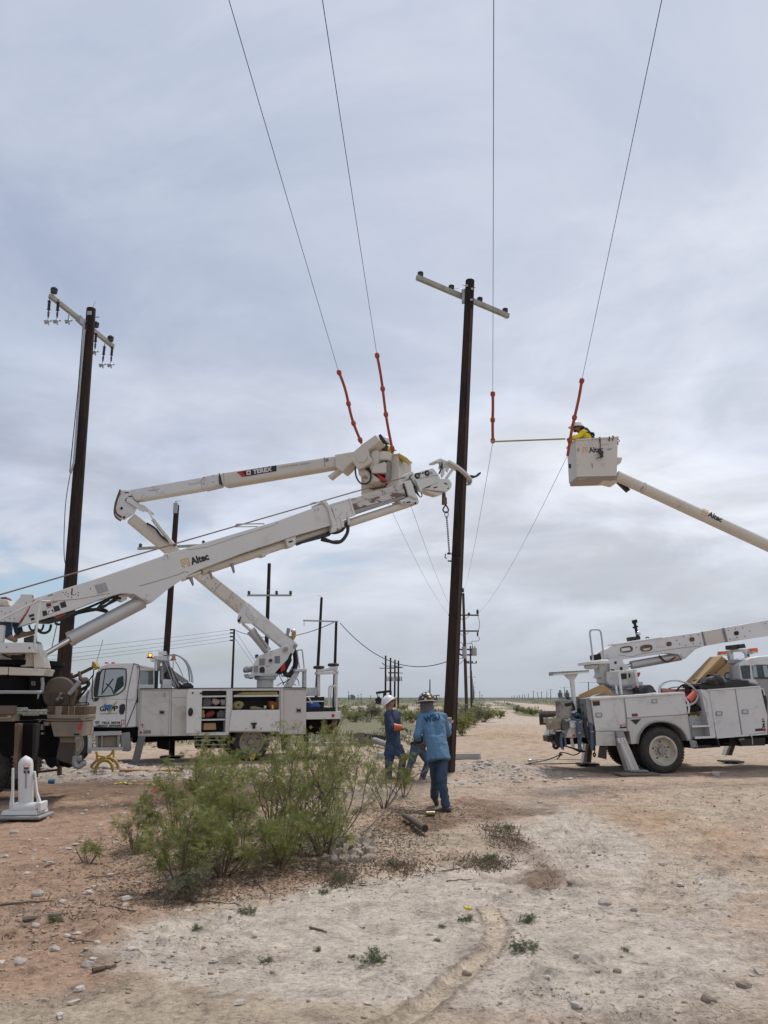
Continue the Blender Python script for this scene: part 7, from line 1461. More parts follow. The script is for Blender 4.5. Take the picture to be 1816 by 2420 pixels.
PM(F3, 'F376,1000 F426,1000 F412,1142 F354,1140', 2.1, 2.3, 'outrigger_leg', DUSTY, T3, .01); PM(F3, 'F396,1000 F416,1000 F400,1140 F380,1140', 2.08, 2.1, 'leg_rib', RUST, T3, 0); PM(F3, 'F1384,1018 F1432,1015 F1406,1092 F1356,1090', 2.1, 2.3, 'outrigger_leg', DUSTY, T3, .01); PM(F3, 'F1404,1018 F1430,1016 F1402,1092 F1376,1090', 2.08, 2.1, 'leg_rib', RUST, T3, 0)
for (x, y) in ((384, 1142), (1390, 1092)): c_ = F3.hit(*cF(x, y), 2.2); b = MB(); b.box((c_.x, c_.y, gz(c_.x, c_.y) + .05), (.5, .5, .04)); b.out('outrigger_foot', DARK, T3)
# rear hardware
PM(F3, 'Q480,1190 Q1030,1180 Q1030,860 Q900,850 Q560,870 Q550,1000', .2, 2.0, 'tail_platform', DUSTY, T3, .01); PM(F3, 'Q550,1000 Q680,1000 Q680,1190 Q480,1190', .15, .2, 'tail_plate', BEIGE, T3); disc(F3, cSS, 640, 1150, 22, .12, .15, 'tail_lamp', REDLENS, T3)
PM(F3, 'Q470,1190 Q1040,1200 Q1040,1340 Q900,1300 Q480,1330', .4, 1.9, 'tail_underframe', UNDER, T3); PM(F3, 'Q112,1155 Q240,1132 Q242,1270 Q132,1278', .4, .8, 'tow_bumper', BLACK, T3, .02); PM(F3, 'Q240,1060 Q400,1050 Q480,1190 Q480,1360 Q420,1400 Q300,1330 Q240,1240', .5, .9, 'hitch_block', BLACK, T3, .03)
TM(F3, 'Q250,1310 Q238,1360 Q280,1395 Q325,1370 Q330,1320', .45, .035, 'pintle_hook', BLACK, T3, 3); PM(F3, 'Q470,1370 Q500,1350 Q870,1450 Q865,1478 Q760,1480 Q640,1420', .4, .5, 'hitch_frame', DARK, T3, .01)
PM(F3, 'Q690,860 Q780,855 Q780,910 Q690,920', .1, .3, 'white_cup_holder', WHITE2, T3, .02); PM(F3, 'Q560,870 Q690,868 Q690,1000 Q565,1000', .1, .3, 'white_box', WHITE2, T3, .02); PM(F3, 'Q855,865 Q935,860 Q940,980 Q870,985', .1, .3, 'white_box', WHITE2, T3, .02); PM(F3, 'Q210,1050 Q280,1065 Q285,1130 Q205,1120', .4, .6, 'white_box', WHITE2, T3, .02)
STRAP = mat('blue_grey_strap', (.07, .10, .14), .8, c2=(.12, .16, .2), s=12)
for P, r in (('Q700,880 Q720,1000 Q740,1150 Q745,1300 Q760,1430', .045), ('Q740,900 Q770,1020 Q765,1200 Q740,1400', .035), ('Q950,900 Q980,1050 Q990,1250 Q1000,1440', .045), ('Q990,930 Q1010,1100 Q1020,1300', .03), ('Q400,1100 Q385,1230 Q400,1380 Q440,1400', .03), ('Q440,1100 Q470,1260 Q480,1370', .025), ('Q560,790 Q620,820 Q700,850 Q760,840', .03)): TM(F3, P, .05, r, 'hanging_strap', STRAP, T3)
TM(F3, 'Q860,800 Q850,900 Q870,1050 Q900,1200', .06, .05, 'black_strap', BLACK, T3); TM(F3, 'Q1030,960 Q1040,1200 Q1045,1450', .02, .02, 'black_strap', BLACK, T3)
for (x, y) in ((748, 1100), (1000, 1075)): PM(F3, 'Q%g,%g Q%g,%g Q%g,%g Q%g,%g' % (x - 28, y - 8, x + 30, y - 12, x + 30, y + 6, x - 28, y + 10), -.02, .0, 'strap_ring', ALU, T3)
TM(F3, 'Q1040,1480 Q1018,1520 Q1038,1560 Q1060,1530 Q1042,1480', .0, .018, 'hanging_hook', DARK, T3); TM(F3, 'Q1040,1380 Q1042,1480', .0, .01, 'hook_cord', DARK, T3, 1)
TM(F3, 'Q590,1200 Q610,1330 Q640,1370', .2, .04, 'hydraulic_line', BEIGE, T3); TM(F3, 'Q800,1280 Q830,1350 Q800,1430', .2, .02, 'hook_chain', ALU, T3)
PM(F3, 'Q570,388 Q860,370 Q900,600 Q900,720 Q700,640 Q600,620', .6, 1.4, 'grey_bin', GREYP, T3, .01); PM(F3, 'Q860,405 Q962,400 Q1010,840 Q930,800', .3, .8, 'grey_bin', GREYP, T3, .01); PM(F3, 'Q700,620 Q900,620 Q920,800 Q650,820', .5, 1.2, 'winch_block', DARK, T3, .02)
for P, r in (('Q830,520 Q850,600 Q870,700', .05), ('Q800,700 Q860,730 Q900,760', .04), ('Q660,760 Q720,740 Q790,780', .035)): TM(F3, P, .3, r, 'teal_strap', mat('teal_strap_cloth', (.03, .12, .17), .8, c2=(.02, .07, .1), s=12), T3)
# rest post
PM(F3, 'F264,545 F292,548 F312,785 F294,788', .35, .45, 'boom_rest_post', WHITE2, T3, .008); PM(F3, 'F218,520 F322,512 F292,560 F264,560', .36, .44, 'boom_rest_gusset', WHITE2, T3); PM(F3, 'F140,500 F396,486 F398,506 F142,527', .25, .6, 'boom_rest_bar', GREYP, T3, .01); PM(F3, 'F142,516 F396,498 F396,508 F144,527', .24, .25, 'rest_lip', WHITE2, T3, 0)
# turret
PM(G3, 'Y118,572 Y430,558 Y432,608 Y165,618 Y120,625', -.5, .5, 'turret_top_plate', WHITE2, T3, .012); PM(G3, 'Y130,625 Y240,625 Y245,660 Y200,695 Y150,690 Y128,650', -.3, .3, 'turret_lug', WHITE, T3, .02)
PM(G3, 'Y420,528 Y640,522 Y652,605 Y700,620 Y745,688 Y742,700 Y600,735 Y432,738', -.32, -.24, 'turret_plate', WHITE2, T3, .01); PM(G3, 'Y420,528 Y640,522 Y652,605 Y700,620 Y745,688 Y742,700 Y600,735 Y432,738', .24, .32, 'turret_plate', WHITE2, T3, .01); PM(G3, 'Y430,560 Y600,560 Y620,730 Y440,735', -.24, .24, 'turret_core', WHITE, T3)
PM(G3, 'Y240,612 Y440,600 Y440,740 Y560,800 Y560,965 Y400,972 Y300,925 Y295,850 Y245,840 Y250,800 Y270,790', -.2, .2, 'turret_body', WHITE, T3, .02); PM(G3, 'Y375,740 Y860,735 Y862,940 Y790,962 Y420,965 Y378,900', -.35, .35, 'turret_body', WHITE, T3, .015)
for P in ('Y502,575 Y538,573 Y540,615 Y504,617', 'Y592,672 Y630,660 Y640,715 Y598,722', 'Y445,698 Y500,705 Y505,725 Y450,725', 'Y605,775 Y700,768 Y704,858 Y640,868 Y608,850', 'Y735,770 Y760,768 Y765,835 Y738,838'): PM(G3, P, -.36 if 'Y6' in P[:3] or 'Y7' in P[:3] else -.33, -.32, 'opening', BLACK, T3, 0)
c_ = G3.hit(*cY(640, 1100), 0); zt = G3.hit(*cY(640, 965), 0).z; b = MB(); b.lathe((c_.x, c_.y, c_.z - .1), (0, 0, 1), [(0, .30), (zt - c_.z - .02, .30), (zt - c_.z, .38), (zt - c_.z + .1, .38)], 32); b.out('pedestal', WHITE, T3, smooth=True)
PM(G3, 'Y400,965 Y800,962 Y800,1000 Y485,1008', -.4, .4, 'rotation_ring', GREYP, T3, .01)
for P in ('Y562,738 Y600,735 Y642,1115 Y606,1118', 'Y820,715 Y868,710 Y925,1105 Y888,1108', 'Y430,732 Y865,708 Y866,728 Y432,750', 'Y515,960 Y545,960 Y566,1118 Y538,1120'): PM(G3, P, -.6, -.54, 'guard_frame', WHITE2, T3, .006)
TM(G3, 'Y152,555 Y128,340 Y102,130 Y108,80 Y140,58 Y230,58 Y270,80 Y288,150 Y310,350 Y325,520', -.3, .024, 'guard_hoop', ALU, T3, 3)
PM(G3, 'Y880,760 Y920,752 Y932,770 Y905,830 Y885,828', -.5, -.4, 'red_handle', RED, T3, .01); PM(G3, 'Y838,978 Y872,974 Y875,1008 Y842,1012', -.62, -.6, 'red_reflector', RED, T3, 0); PM(G3, 'Y880,910 Y970,905 Y970,950 Y900,980', -.3, .2, 'control_box', WHITE2, T3, .01)
for P in ('Y685,1000 Y700,998 Y702,1020 Y688,1022', 'Y720,1040 Y735,1038 Y736,1066 Y722,1068'): PM(G3, P, -.42, -.40, 'red_reflector', RED, T3, 0)
# lower boom
PM(G3, 'Y178,470 Y280,430 Y300,545 Y190,548', -.2, .2, 'boom_end_hoses', DARK, T3, .03)
LBM = 'F480,350 F530,335 F560,310 F915,258 F1190,218 F1212,318 F1150,340 F1100,385 F1080,405 F1055,413 F1030,380 F965,370 F880,378 F700,404 F640,412 F520,405 F436,410 F440,382'
PM(G3, LBM, -.17, .17, 'lower_boom', WHITE2, T3, .014); PM(G3, 'F560,306 F915,255 F915,262 F575,312', -.19, .19, 'boom_top_strip', WHITE2, T3)
PM(G3, 'F1190,218 F1345,190 F1370,290 F1212,318', -.155, .155, 'boom_insert', mat('cream_fiberglass', (.60, .55, .50), .4, c2=(.55, .5, .45), s=3), T3, .01)
PM(G3, 'F1345,190 F1540,155 F1660,134 F2440,0 F2450,120 F1660,248 F1370,292', -.17, .17, 'lower_boom_outer', WHITE2, T3, .014)
for P in ('F1188,218 F1200,216 F1224,316 F1210,319', 'F1336,192 F1352,189 F1378,290 F1362,293'): PM(G3, P, -.178, -.17, 'rivet_band', GREYP, T3, 0)
b = MB()
for i in range(8):
    for (x0, y0, x1, y1) in ((1196, 226, 1216, 308), (1344, 198, 1368, 284)): x = x0 + (x1 - x0) * i / 7; y = y0 + (y1 - y0) * i / 7; b.cyl(G3.hit(*cF(x, y), -.185), G3.hit(*cF(x, y), -.17), .012, n=6)
for (x, y) in ((1064, 254), (1112, 246), (1167, 238), (1078, 314), (1130, 304), (1182, 298), (1378, 208), (1428, 198), (1480, 190), (1390, 270), (1440, 258), (1495, 250), (1528, 212), (1015, 278), (1035, 305), (730, 330), (1640, 160)): b.cyl(G3.hit(*cF(x, y), -.178), G3.hit(*cF(x, y), -.17), .014, n=8)
outs(b, 'rivet', DARK, T3)
def ell(x, y, a, c_, n=16, rot=-.12):
    return ' '.join('F%g,%g' % (x + a * math.copysign(abs(math.cos(t)) ** .7, math.cos(t)) * math.cos(rot) - c_ * math.copysign(abs(math.sin(t)) ** .7, math.sin(t)) * math.sin(rot), y + a * math.copysign(abs(math.cos(t)) ** .7, math.cos(t)) * math.sin(rot) + c_ * math.copysign(abs(math.sin(t)) ** .7, math.sin(t)) * math.cos(rot)) for t in [2 * math.pi * i / n for i in range(n)])
for (x, y, a, c_, m_) in ((660, 342, 46, 23, mat('dark_olive_hollow', (.10, .095, .075), .8)), (800, 333, 44, 24, RUST), (960, 304, 19, 16, RUST), (1122, 272, 18, 16, RUST), (1436, 228, 17, 15, DARK)):
    PM(G3, ell(x, y, a * 1.18, c_ * 1.25), -.176, -.17, 'access_rim', WHITE, T3, .002); PM(G3, ell(x, y, a, c_), -.179, -.176, 'access_hole', m_, T3, 0)
PM(G3, 'F622,336 F682,328 F690,348 F628,358', -.182, -.179, 'inner_box', WHITE2, T3, 0); PM(G3, 'F770,340 F830,330 F820,345 F790,352', -.182, -.179, 'inner_hose', BEIGE, T3, 0)
disc(G3, cF, 1062, 382, 14, -.2, -.17, 'pivot_boss', WHITE2, T3)
TM(G3, 'F600,380 F700,392 F760,375 F870,358 F1060,330 F1180,318', -.173, .006, 'weld_line', GREYP, T3, 3, 4)
b = MB(); b.cyl(G3.hit(*cF(692, 454), 0), G3.hit(*cF(1040, 392), 0), .105, n=26); b.out('lift_cylinder', CYLP, T3, smooth=True); b = MB(); b.cyl(G3.hit(*cF(640, 462), 0), G3.hit(*cF(700, 452), 0), .045); b.out('cylinder_rod', CHROME, T3, smooth=True)
TM(G3, 'F890,385 F930,425 F960,430 F1000,400', -.13, .02, 'hydraulic_line', HOSE, T3); TM(G3, 'F960,430 F985,415 F1010,392', -.14, .012, 'hydraulic_line', RED, T3)
PM(G3, 'F684,255 F755,248 F760,272 F690,283', -.15, .1, 'winch_housing', BLACK, T3, .01); b = MB(); b.beam(G3.hit(*cF(715, 145), -.1), G3.hit(*cF(738, 250), -.1), .06, .06); b.beam(G3.hit(*cF(722, 180), -.1), G3.hit(*cF(755, 265), -.1), .03, .03); b.beam(G3.hit(*cF(702, 150), -.1), G3.hit(*cF(732, 142), -.1), .07, .09); b.beam(G3.hit(*cF(705, 190), -.1), G3.hit(*cF(740, 180), -.1), .04, .04); b.out('folding_jib', DARK, T3); b = MB(); b.ball(G3.hit(*cF(745, 232), -.15), .055); b.out('jib_pulley', CHROME, T3, smooth=True)
TM(G3, 'F795,265 F805,256 F820,262', -.1, .015, 'hook', DARK, T3, 3)
# elbow out of the frame joining the two booms, and the upper boom
c_ = G3.hit(*cF(2400, 60), 0); b = MB(); b.cyl(c_ - G3.ey * .3, c_ + G3.ey * .3, .35, n=28); b.out('elbow', WHITE2, T3, .02)
uA = at(*cG(600, 795), 18.3); uB = at(*cG(1660, 1283), 18.6); uC = c_ - G3.ey * .25
U3 = Fr((uA.x, uA.y), (uB.x, uB.y)); ext = uA + (uB - uA) * 1.42
b = MB(); b.tube([uA + (uA - uB) * .01, uB, ext], [.142, .152, .158], 30); b.out('upper_boom', BEIGE, T3, smooth=True); b = MB(); b.beam(ext, uC, .3, .35); b.out('elbow_link', WHITE2, T3, .02)
ud = (uB - uA).normalized()
for f in (.17,): b = MB(); q = uA + (uB - uA) * f; b.cyl(q, q + ud * .012, .149, n=30); b.out('boom_band', mat('band_beige', (.50, .45, .37), .5), T3)
b = MB()
for i in range(8): q = U3.hit(*cG(792 - i * 4.4, 840 + i * 8), -.145 + abs(i - 3.5) * .008); b.ball(q, .012, n=6, m=4)
for (x, y) in ((692, 818), (712, 826), (733, 835), (752, 843)): b.ball(U3.hit(*cG(x, y), -.125), .010, n=6, m=4)
outs(b, 'rivet', DARK, T3)
lettering('Altec', U3, cG, (1232, 1072), (1330, 1117), -.156, 38, INKB, T3, bold=.006)
o = logo_mark(U3, cG, (1212, 1048), -.150, T3, 21, .42)
# right bucket
b = MB(); FB = frame_px(1348, 18.0, 1462, 18.12)
bkt, A_, B_ = bucket_shell(FB, cG, '298,538 600,518 592,790 312,796', 0, .62, .0, WHITE, T3)
bkt.data.materials[0] = mat('scuffed_white_bucket', (.60, .57, .52), .45, c2=(.52, .49, .44), s=2, dirt=(.36, .32, .28), ds=2.5, da=(.58, .78))
PM(FB, 'G312,792 G592,786 G588,814 G316,822', .02, .60, 'bucket_base', mat('bucket_base_brown', (.30, .25, .2), .6, c2=(.38, .34, .29), s=4), bkt, .02)
lettering('Altec', FB, cG, (397, 626), (498, 620), -.004, 38, INKB, bkt, bold=.006); logo_mark(FB, cG, (368, 607), -.004, bkt, 19, -.05)
for P in ('G312,596 G326,590 G328,615 G314,620', 'G520,600 G548,592 G560,600 G530,612', 'G412,700 G422,705 G424,735 G416,735', 'G480,570 G536,566 G536,569 G480,573', 'G314,712 G322,710 G322,718'): PM(FB, P, -.003, .0, 'scuff', GREYP, bkt, 0)
TM(FB, 'G370,812 G440,806 G580,800', -.005, .004, 'scratch', RUST, bkt, 1, 4)
PM(FB, 'G455,816 G592,800 G592,840 G575,840 G520,826', .1, .5, 'platform_arm', BEIGE, T3, .01); PM(FB, 'G594,658 G631,661 G622,697 G596,702', .1, .4, 'step_bracket', BEIGE, T3, .008)
PM(FB, 'G592,830 G632,841 G690,884 G668,903', .2, .3, 'rubber_flap', BLACK, T3, .006)
for P in ('G470,514 G476,512 G478,548 G472,550', 'G536,512 G543,510 G543,540 G538,545'): PM(FB, P, -.03, -.0, 'rim_hook', BLACK, bkt, 0)
TM(FB, 'G560,512 G566,508 G568,520 G562,532 G565,540', -.02, .012, 'rim_hook', BLACK, bkt, 3); TM(FB, 'G598,530 G610,542 G600,552 G598,560 G604,570', -.0, .012, 'rim_hook', BLACK, bkt, 3)
TM(FB, 'G260,708 G262,735', -.0, .03, 'side_knob', DARK, bkt, 1)
b = MB(); b.pr(FB, cG, '462,618 492,610 500,625 495,640 500,652 488,662 480,650 482,635', -.1, -.03); b.tube([FB.hit(*cG(480, 655), -.06), FB.hit(*cG(447, 668), -.06)], .012, 6); b.tube([FB.hit(*cG(475, 548), -.02), FB.hit(*cG(476, 612), -.04)], .012, 6); thingmesh(b, 'impact_driver', mat('dark_brown_tool', (.04, .02, .018), .5), 'dark impact driver hanging on a strap against the right bucket', 'power tool', bevel=.01)
# light rack and cab
LR = F3.sh(.5)
PM(LR, 'U1052,370 U1120,368 U1184,820 U1132,822', 0, .12, 'rack_post', WHITE, T3, .008); PM(LR, 'U1318,344 U1366,340 U1450,912 U1392,912', 0, .12, 'rack_post', WHITE, T3, .008); PM(LR, 'U1052,370 U1366,342 U1380,400 U1325,500 U1340,440 U1280,388 U1118,400 U1110,440', 0, .1, 'rack_top', WHITE, T3, .006)
PM(LR, 'U1025,516 U1545,504 U1552,562 U1460,568 U1040,572', -.08, .02, 'rack_crossbar', GREYP, T3, .01); PM(LR, 'U1440,520 U1545,512 U1550,562 U1450,568', -.09, -.08, 'rust_patch', RUST, T3, 0); b = MB(); b.ball(LR.hit(*cU(1415, 560), -.12), .05); b.ball(LR.hit(*cU(1400, 600), -.12), .045); b.cyl(LR.hit(*cU(1200, 580), -.1), LR.hit(*cU(1400, 590), -.1), .03); b.out('rack_fitting', GREYP, T3, smooth=True)
PM(LR, 'U1078,290 U1172,278 U1194,345 U1190,356 U1085,354', -.15, .1, 'flood_lamp', BLACK, T3, .01); PM(LR, 'U1203,276 U1300,264 U1322,330 U1212,342 U1208,320', -.15, .1, 'flood_lamp', BLACK, T3, .01); PM(LR, 'U1185,345 U1212,342 U1212,352 U1188,356', -.05, .05, 'lamp_bracket', GREYP, T3)
def lampbox(P, base, nm): PM(LR, P, -.06, .1, nm, AMBER, T3, .012); PM(LR, base, -.08, .12, 'beacon_base', WHITE, T3, .004)
AMB2 = mat('red_amber_lens', (.62, .09, .03), .3, c2=(.45, .06, .02), s=9); AMBER.node_tree
lampbox('U928,384 U1030,378 U1024,424 U930,426', 'U930,426 U1022,424 U1015,440 U940,442', 'beacon_lens'); lampbox('U1408,336 U1500,330 U1512,398 U1410,382', 'U1410,384 U1512,394 U1498,410 U1408,402', 'beacon_lens')
PM(LR, 'U1000,434 U1060,436 U1060,450 U1010,446', 0, .05, 'beacon_arm', WHITE, T3); PM(LR, 'U1360,415 U1440,405 U1440,420 U1365,435', 0, .05, 'beacon_arm', WHITE, T3); disc(LR, cU, 1362, 442, 12, -.03, 0, 'bolt', DARK, T3)
cab3 = PM(F3, 'U1386,482 U1500,460 U1680,446 U2300,470 U2400,560 U2440,800 U1452,820 U1240,828 U1212,590 U1388,560', .9, 2.3, 'cab', WHITE2, T3, .04) if False else PM(F3, 'U1210,582 U1390,480 U1500,460 U1680,448 U2250,440 U2330,520 U2420,820 U2440,1380 U1680,1440 U1580,1180 U1530,905 U1240,830', .18, 2.2, 'cab', WHITE2, T3, .05)
PM(F3, 'U1236,612 U1250,602 U1380,598 U1392,806 U1290,808 U1268,792', .165, .18, 'cab_window', GLASS, T3, 0); PM(F3, 'U1410,610 U1480,590 U1640,588 U1700,600 U1700,792 U1450,802', .165, .18, 'cab_window', GLASS, T3, 0); PM(F3, 'U1420,612 U1475,600 U1500,780 U1440,790', .160, .165, 'window_reflection', mat('painted_reflection', (.30, .40, .42), .1), T3, 0); PM(F3, 'U1575,605 U1640,600 U1680,780 U1610,782', .160, .165, 'window_reflection', mat('painted_reflection', (.3, .4, .42)), T3, 0); PM(F3, 'U1446,785 U1700,778 U1700,800 U1448,806', .155, .165, 'window_seal', BLACK, T3, 0)  # pale patches paint a reflection onto the dark cab windows
PM(F3, 'U1560,985 U1610,990 U1650,1160 U1640,1380 U1610,1340', .12, .18, 'air_intake', BLACK, T3, .01); PM(F3, 'U1460,815 U1700,800 U1700,1440 U1640,1370 U1560,980 U1540,900', .17, .19, 'cab_panel', GREYP, T3)
PM(F3, 'U1600,1380 U2460,1320 U2460,1640 U1640,1700', .3, 2.0, 'cab_base', DARK, T3); c_ = F3.hit(*cF(2150, 1010), .0); c_.z = .5; wheel(F3, c_, .515, .28, T3, GREYP)
TM(F3, 'U1540,960 U1580,962 U1605,1060', .1, .02, 'grab_rail', WHITE, T3, 2)
# deck cargo things
PM(F3, 'U570,880 U660,868 U1350,828 U1362,832 U1372,918 U760,965 U630,960 U570,905', .1, .9, 'cargo_tray', BLACK, T3, .01); PM(F3, 'U600,960 U632,962 U690,1290 U640,1300 U500,1200 U440,1100', .4, 1.0, 'deck_front', BLACK, T3)
lump(cU, F3, '680,870 690,820 760,790 850,770 880,730 920,735 1000,810 1040,860 1035,885 880,905 780,900 700,890', .0, .5, 21, .07, 'black_cover', TARP, 'crumpled black cover on the tray of the right truck below the cardboard', 'cover')
lump(cU, F3, '860,770 885,725 925,740 950,790 900,800', -.03, .15, 22, .04, 'grey_rag', GREYC, 'grey rag on top of the black cover', 'rag')
lump(cF, F3, '760,612 790,600 830,595 860,615 888,645 760,655', .3, .8, 23, .07, 'black_tarp', TARP, 'black tarp bunched behind the turret of the right truck', 'tarp')
def card(P, n0, n1, lab, th=.02):
    b = MB(); b.pr(F3, cS, ' '.join('%g,%g' % q for q in PX(P)), n0, n1); return thingmesh(b, 'cardboard_sheet', CARD, lab, 'cardboard', 'cardboard on the right truck', smooth=False)
card('U512,908 U952,452 U962,470 U560,935 U530,930', .3, .9, 'long folded edge of cardboard standing on the right truck'); card('U545,925 U960,470 U1035,520 U1015,590 U870,770 U700,850 U620,900', .5, .53, 'large brown cardboard sheet slanting up towards the light rack'); card('U1035,560 U1090,618 U965,765 U870,780 U880,700 U990,610', .42, .46, 'small torn cardboard flap under the light rack')
card('F318,680 F332,660 F488,590 F505,592 F522,640 F420,668 F380,690 F345,712', .5, .56, 'brown cardboard sheet bent over the tail of the right truck'); card('F500,592 F520,606 F545,636 F590,668 F430,672 F522,640', .56, .62, 'lower cardboard piece beside the turret base')
WIRE = mat('bright_wire', (.62, .63, .64), .3, .6)
b = MB(); rd_ = random.Random(3)
for k in range(7):
    cx_, cy_ = 1028 + rd_.uniform(-5, 5), 652 + rd_.uniform(-4, 4); a0_ = 138 + rd_.uniform(-8, 5); b0_ = 84 + rd_.uniform(-6, 6); dn_ = rd_.uniform(0, .15)
    P = [F3.hit(*cF(cx_ + a0_ * math.cos(t) * math.cos(.25) - b0_ * math.sin(t) * math.sin(.25), cy_ + a0_ * math.cos(t) * math.sin(.25) + b0_ * math.sin(t) * math.cos(.25)), .05 + dn_ + .45 * (1 + math.cos(t + 2.6)) * .5) for t in [2 * math.pi * i / 40 for i in range(40)]]
    b.tube(P, .009, 5, closed=True)
thingmesh(b, 'wire_coil', WIRE, 'big loose coil of bright wire hanging over the side of the right truck', 'wire coil')
b = MB(); b.tube([F3.hit(*cU(432, 1140), .2), F3.hit(*cU(548, 1020), .25)], .085, 14); thingmesh(b, 'orange_tube', mat('salmon_plastic', (.62, .12, .07), .45, c2=(.5, .09, .05), s=6), 'thick orange-red tube leaning inside the coil of wire', 'tube')
b = MB(); b.tube([F3.hit(*cU(20, 985), .6), F3.hit(*cU(240, 1000), .6), F3.hit(*cU(450, 990), .7)], .06, 10); thingmesh(b, 'pink_hose', mat('pale_red_hose', (.50, .18, .13), .6), 'faded red hose lying along the deck of the right truck', 'hose')
b = MB(); b.tube(smooth_path([F3.hit(*cU(x, y), .5) for x, y in ((250, 990), (330, 910), (385, 905), (400, 1000), (430, 1080))], 3), .02, 6); thingmesh(b, 'black_cable', HOSE, 'bent black cable inside the coil of wire', 'cable')
b = MB(); b.tube(smooth_path([F3.hit(*cU(x, y), .6) for x, y in ((70, 1000), (150, 950), (300, 930), (420, 950), (480, 900), (520, 835), (580, 830))], 3), .012, 6); thingmesh(b, 'thin_cable', HOSE, 'thin dark cable arching above the coil of wire', 'cable')
b = MB(); b.tube([F3.hit(*cU(x, y), -.04) for x, y in ((385, 1085), (440, 1170), (455, 1240), (448, 1330), (436, 1335), (440, 1240), (422, 1170), (380, 1090))], .012, 6); b.out('grab_rail', WHITE2, T3)
TM(F3, 'U640,1020 U710,1110 U735,1220 U722,1290', -.0, .01, 'cable', WHITE2, T3, 3, 5); TM(F3, 'U720,1310 U660,1480 U690,1500 U745,1320', -.0, .005, 'cord', GREYP, T3, 3, 5)
lump(cU, F3, '440,1250 520,1215 600,1200 670,1250 675,1290 560,1300 450,1300', .2, .6, 24, .05, 'dark_bag', DARK, 'dark bag on the deck under the coil of wire', 'bag')
b = MB(); b.beam(LR.hit(*cU(732, 560), .3), LR.hit(*cU(735, 650), .3), .05, .05); b.beam(LR.hit(*cU(708, 575), .3), LR.hit(*cU(850, 560), .3), .03, .03); thingmesh(b, 'clamp_tool', DARK, 'dark clamp tool sticking out left of the cardboard sheet', 'tool', smooth=False)
b = MB(); [b.tube([LR.hit(*cU(1040 + 45 * math.cos(t + k), 760 + 50 * math.sin(t + k)), .2 + .02 * k) for t in [i * .45 for i in range(14)]], .014, 6, closed=True) for k in range(3)]; thingmesh(b, 'hose_tangle', HOSE, 'tangle of black hose between cardboard and light rack', 'hose')
# spare transformer and canvas on the tail
FT = F3.sh(.35); c0 = FT.hit(*cSS(440, 810), 0); c1 = FT.hit(*cSS(425, 450), 0); r = (FT.hit(*cSS(590, 600), 0) - FT.hit(*cSS(290, 600), 0)).length / 2
tr = thing('spare_transformer', 'rust-stained grey transformer with two bushings standing on the tail of the right truck', 'transformer', c0)
b = MB(); d = (c1 - c0); l = d.length; b.lathe(c0, d, [(0, r * .9), (.02, r * .95), (l * .92, r)], 30); b.out('tank', TANKR, tr, smooth=True); b = MB(); b.lathe(c0 + d * .92, d, [(0, r * 1.08), (l * .05, r * 1.1), (l * .10, r * .9), (l * .12, r * .2)], 30); b.out('lid', TANK, tr, smooth=True)
for x in (372, 508):
    q = FT.hit(*cSS(x, 415), -.02); b = MB(); h = (FT.hit(*cSS(x, 255), 0) - FT.hit(*cSS(x, 415), 0)).length; pr_ = [(0, .035)]
    for i in range(5): pr_ += [(h * (.1 + .12 * i), .05), (h * (.13 + .12 * i), .085 if i else .06), (h * (.16 + .12 * i), .05)]
    pr_ += [(h * .72, .03), (h * .75, .04), (h * .85, .02), (h * .9, .035), (h, .02)]; b.lathe(q, d, pr_, 14); b.out('bushing', mat('grey_porcelain', (.30, .32, .34), .3), tr, smooth=True)
b = MB(); b.tube(smooth_path([FT.hit(*cSS(x, y), -.05) for x, y in ((500, 400), (560, 460), (620, 540), (650, 650))], 3), .03, 7); b.out('lead_wire', HOSE, tr, smooth=True); b = MB(); b.pr(FT, cSS, '480,520 580,505 585,560 520,580 485,570', -.35, -.25); b.out('bracket', DARK, tr)
b = MB(); b.tube([FT.hit(*cSS(x, 690), -.2) for x in (590, 660)], .02, 7); b.out('drain_tube', WHITE2, tr)
lump(cSS, F3, '190,900 230,830 330,800 430,770 520,780 560,820 500,850 420,860 390,960 385,1050 290,1040 240,1010 205,1050 185,960', .15, .6, 25, .06, 'canvas_cover', CANVAS, 'tan canvas draped over the hitch at the tail of the right truck', 'canvas')
lump(cSS, F3, '120,812 200,820 300,800 260,850 200,880 190,920 140,900', .5, .9, 26, .05, 'grey_canvas', GREYP, 'pale grey sheet folded at the far left of the tail', 'sheet')
lump(cSS, F3, '400,860 470,850 540,900 520,1000 460,1050 420,1040', .1, .3, 27, .05, 'rag_bundle', GREYC, 'grey rag bundle tied at the hitch of the right truck', 'rag')
b = MB(); b.cyl(at(*cF(44, 826), 22.6), at(*cF(420, 822), 22.3), .2, n=22); thingmesh(b, 'spare_pole', POLE2, 'butt end of a wooden pole lying behind the tail of the right truck', 'pole')
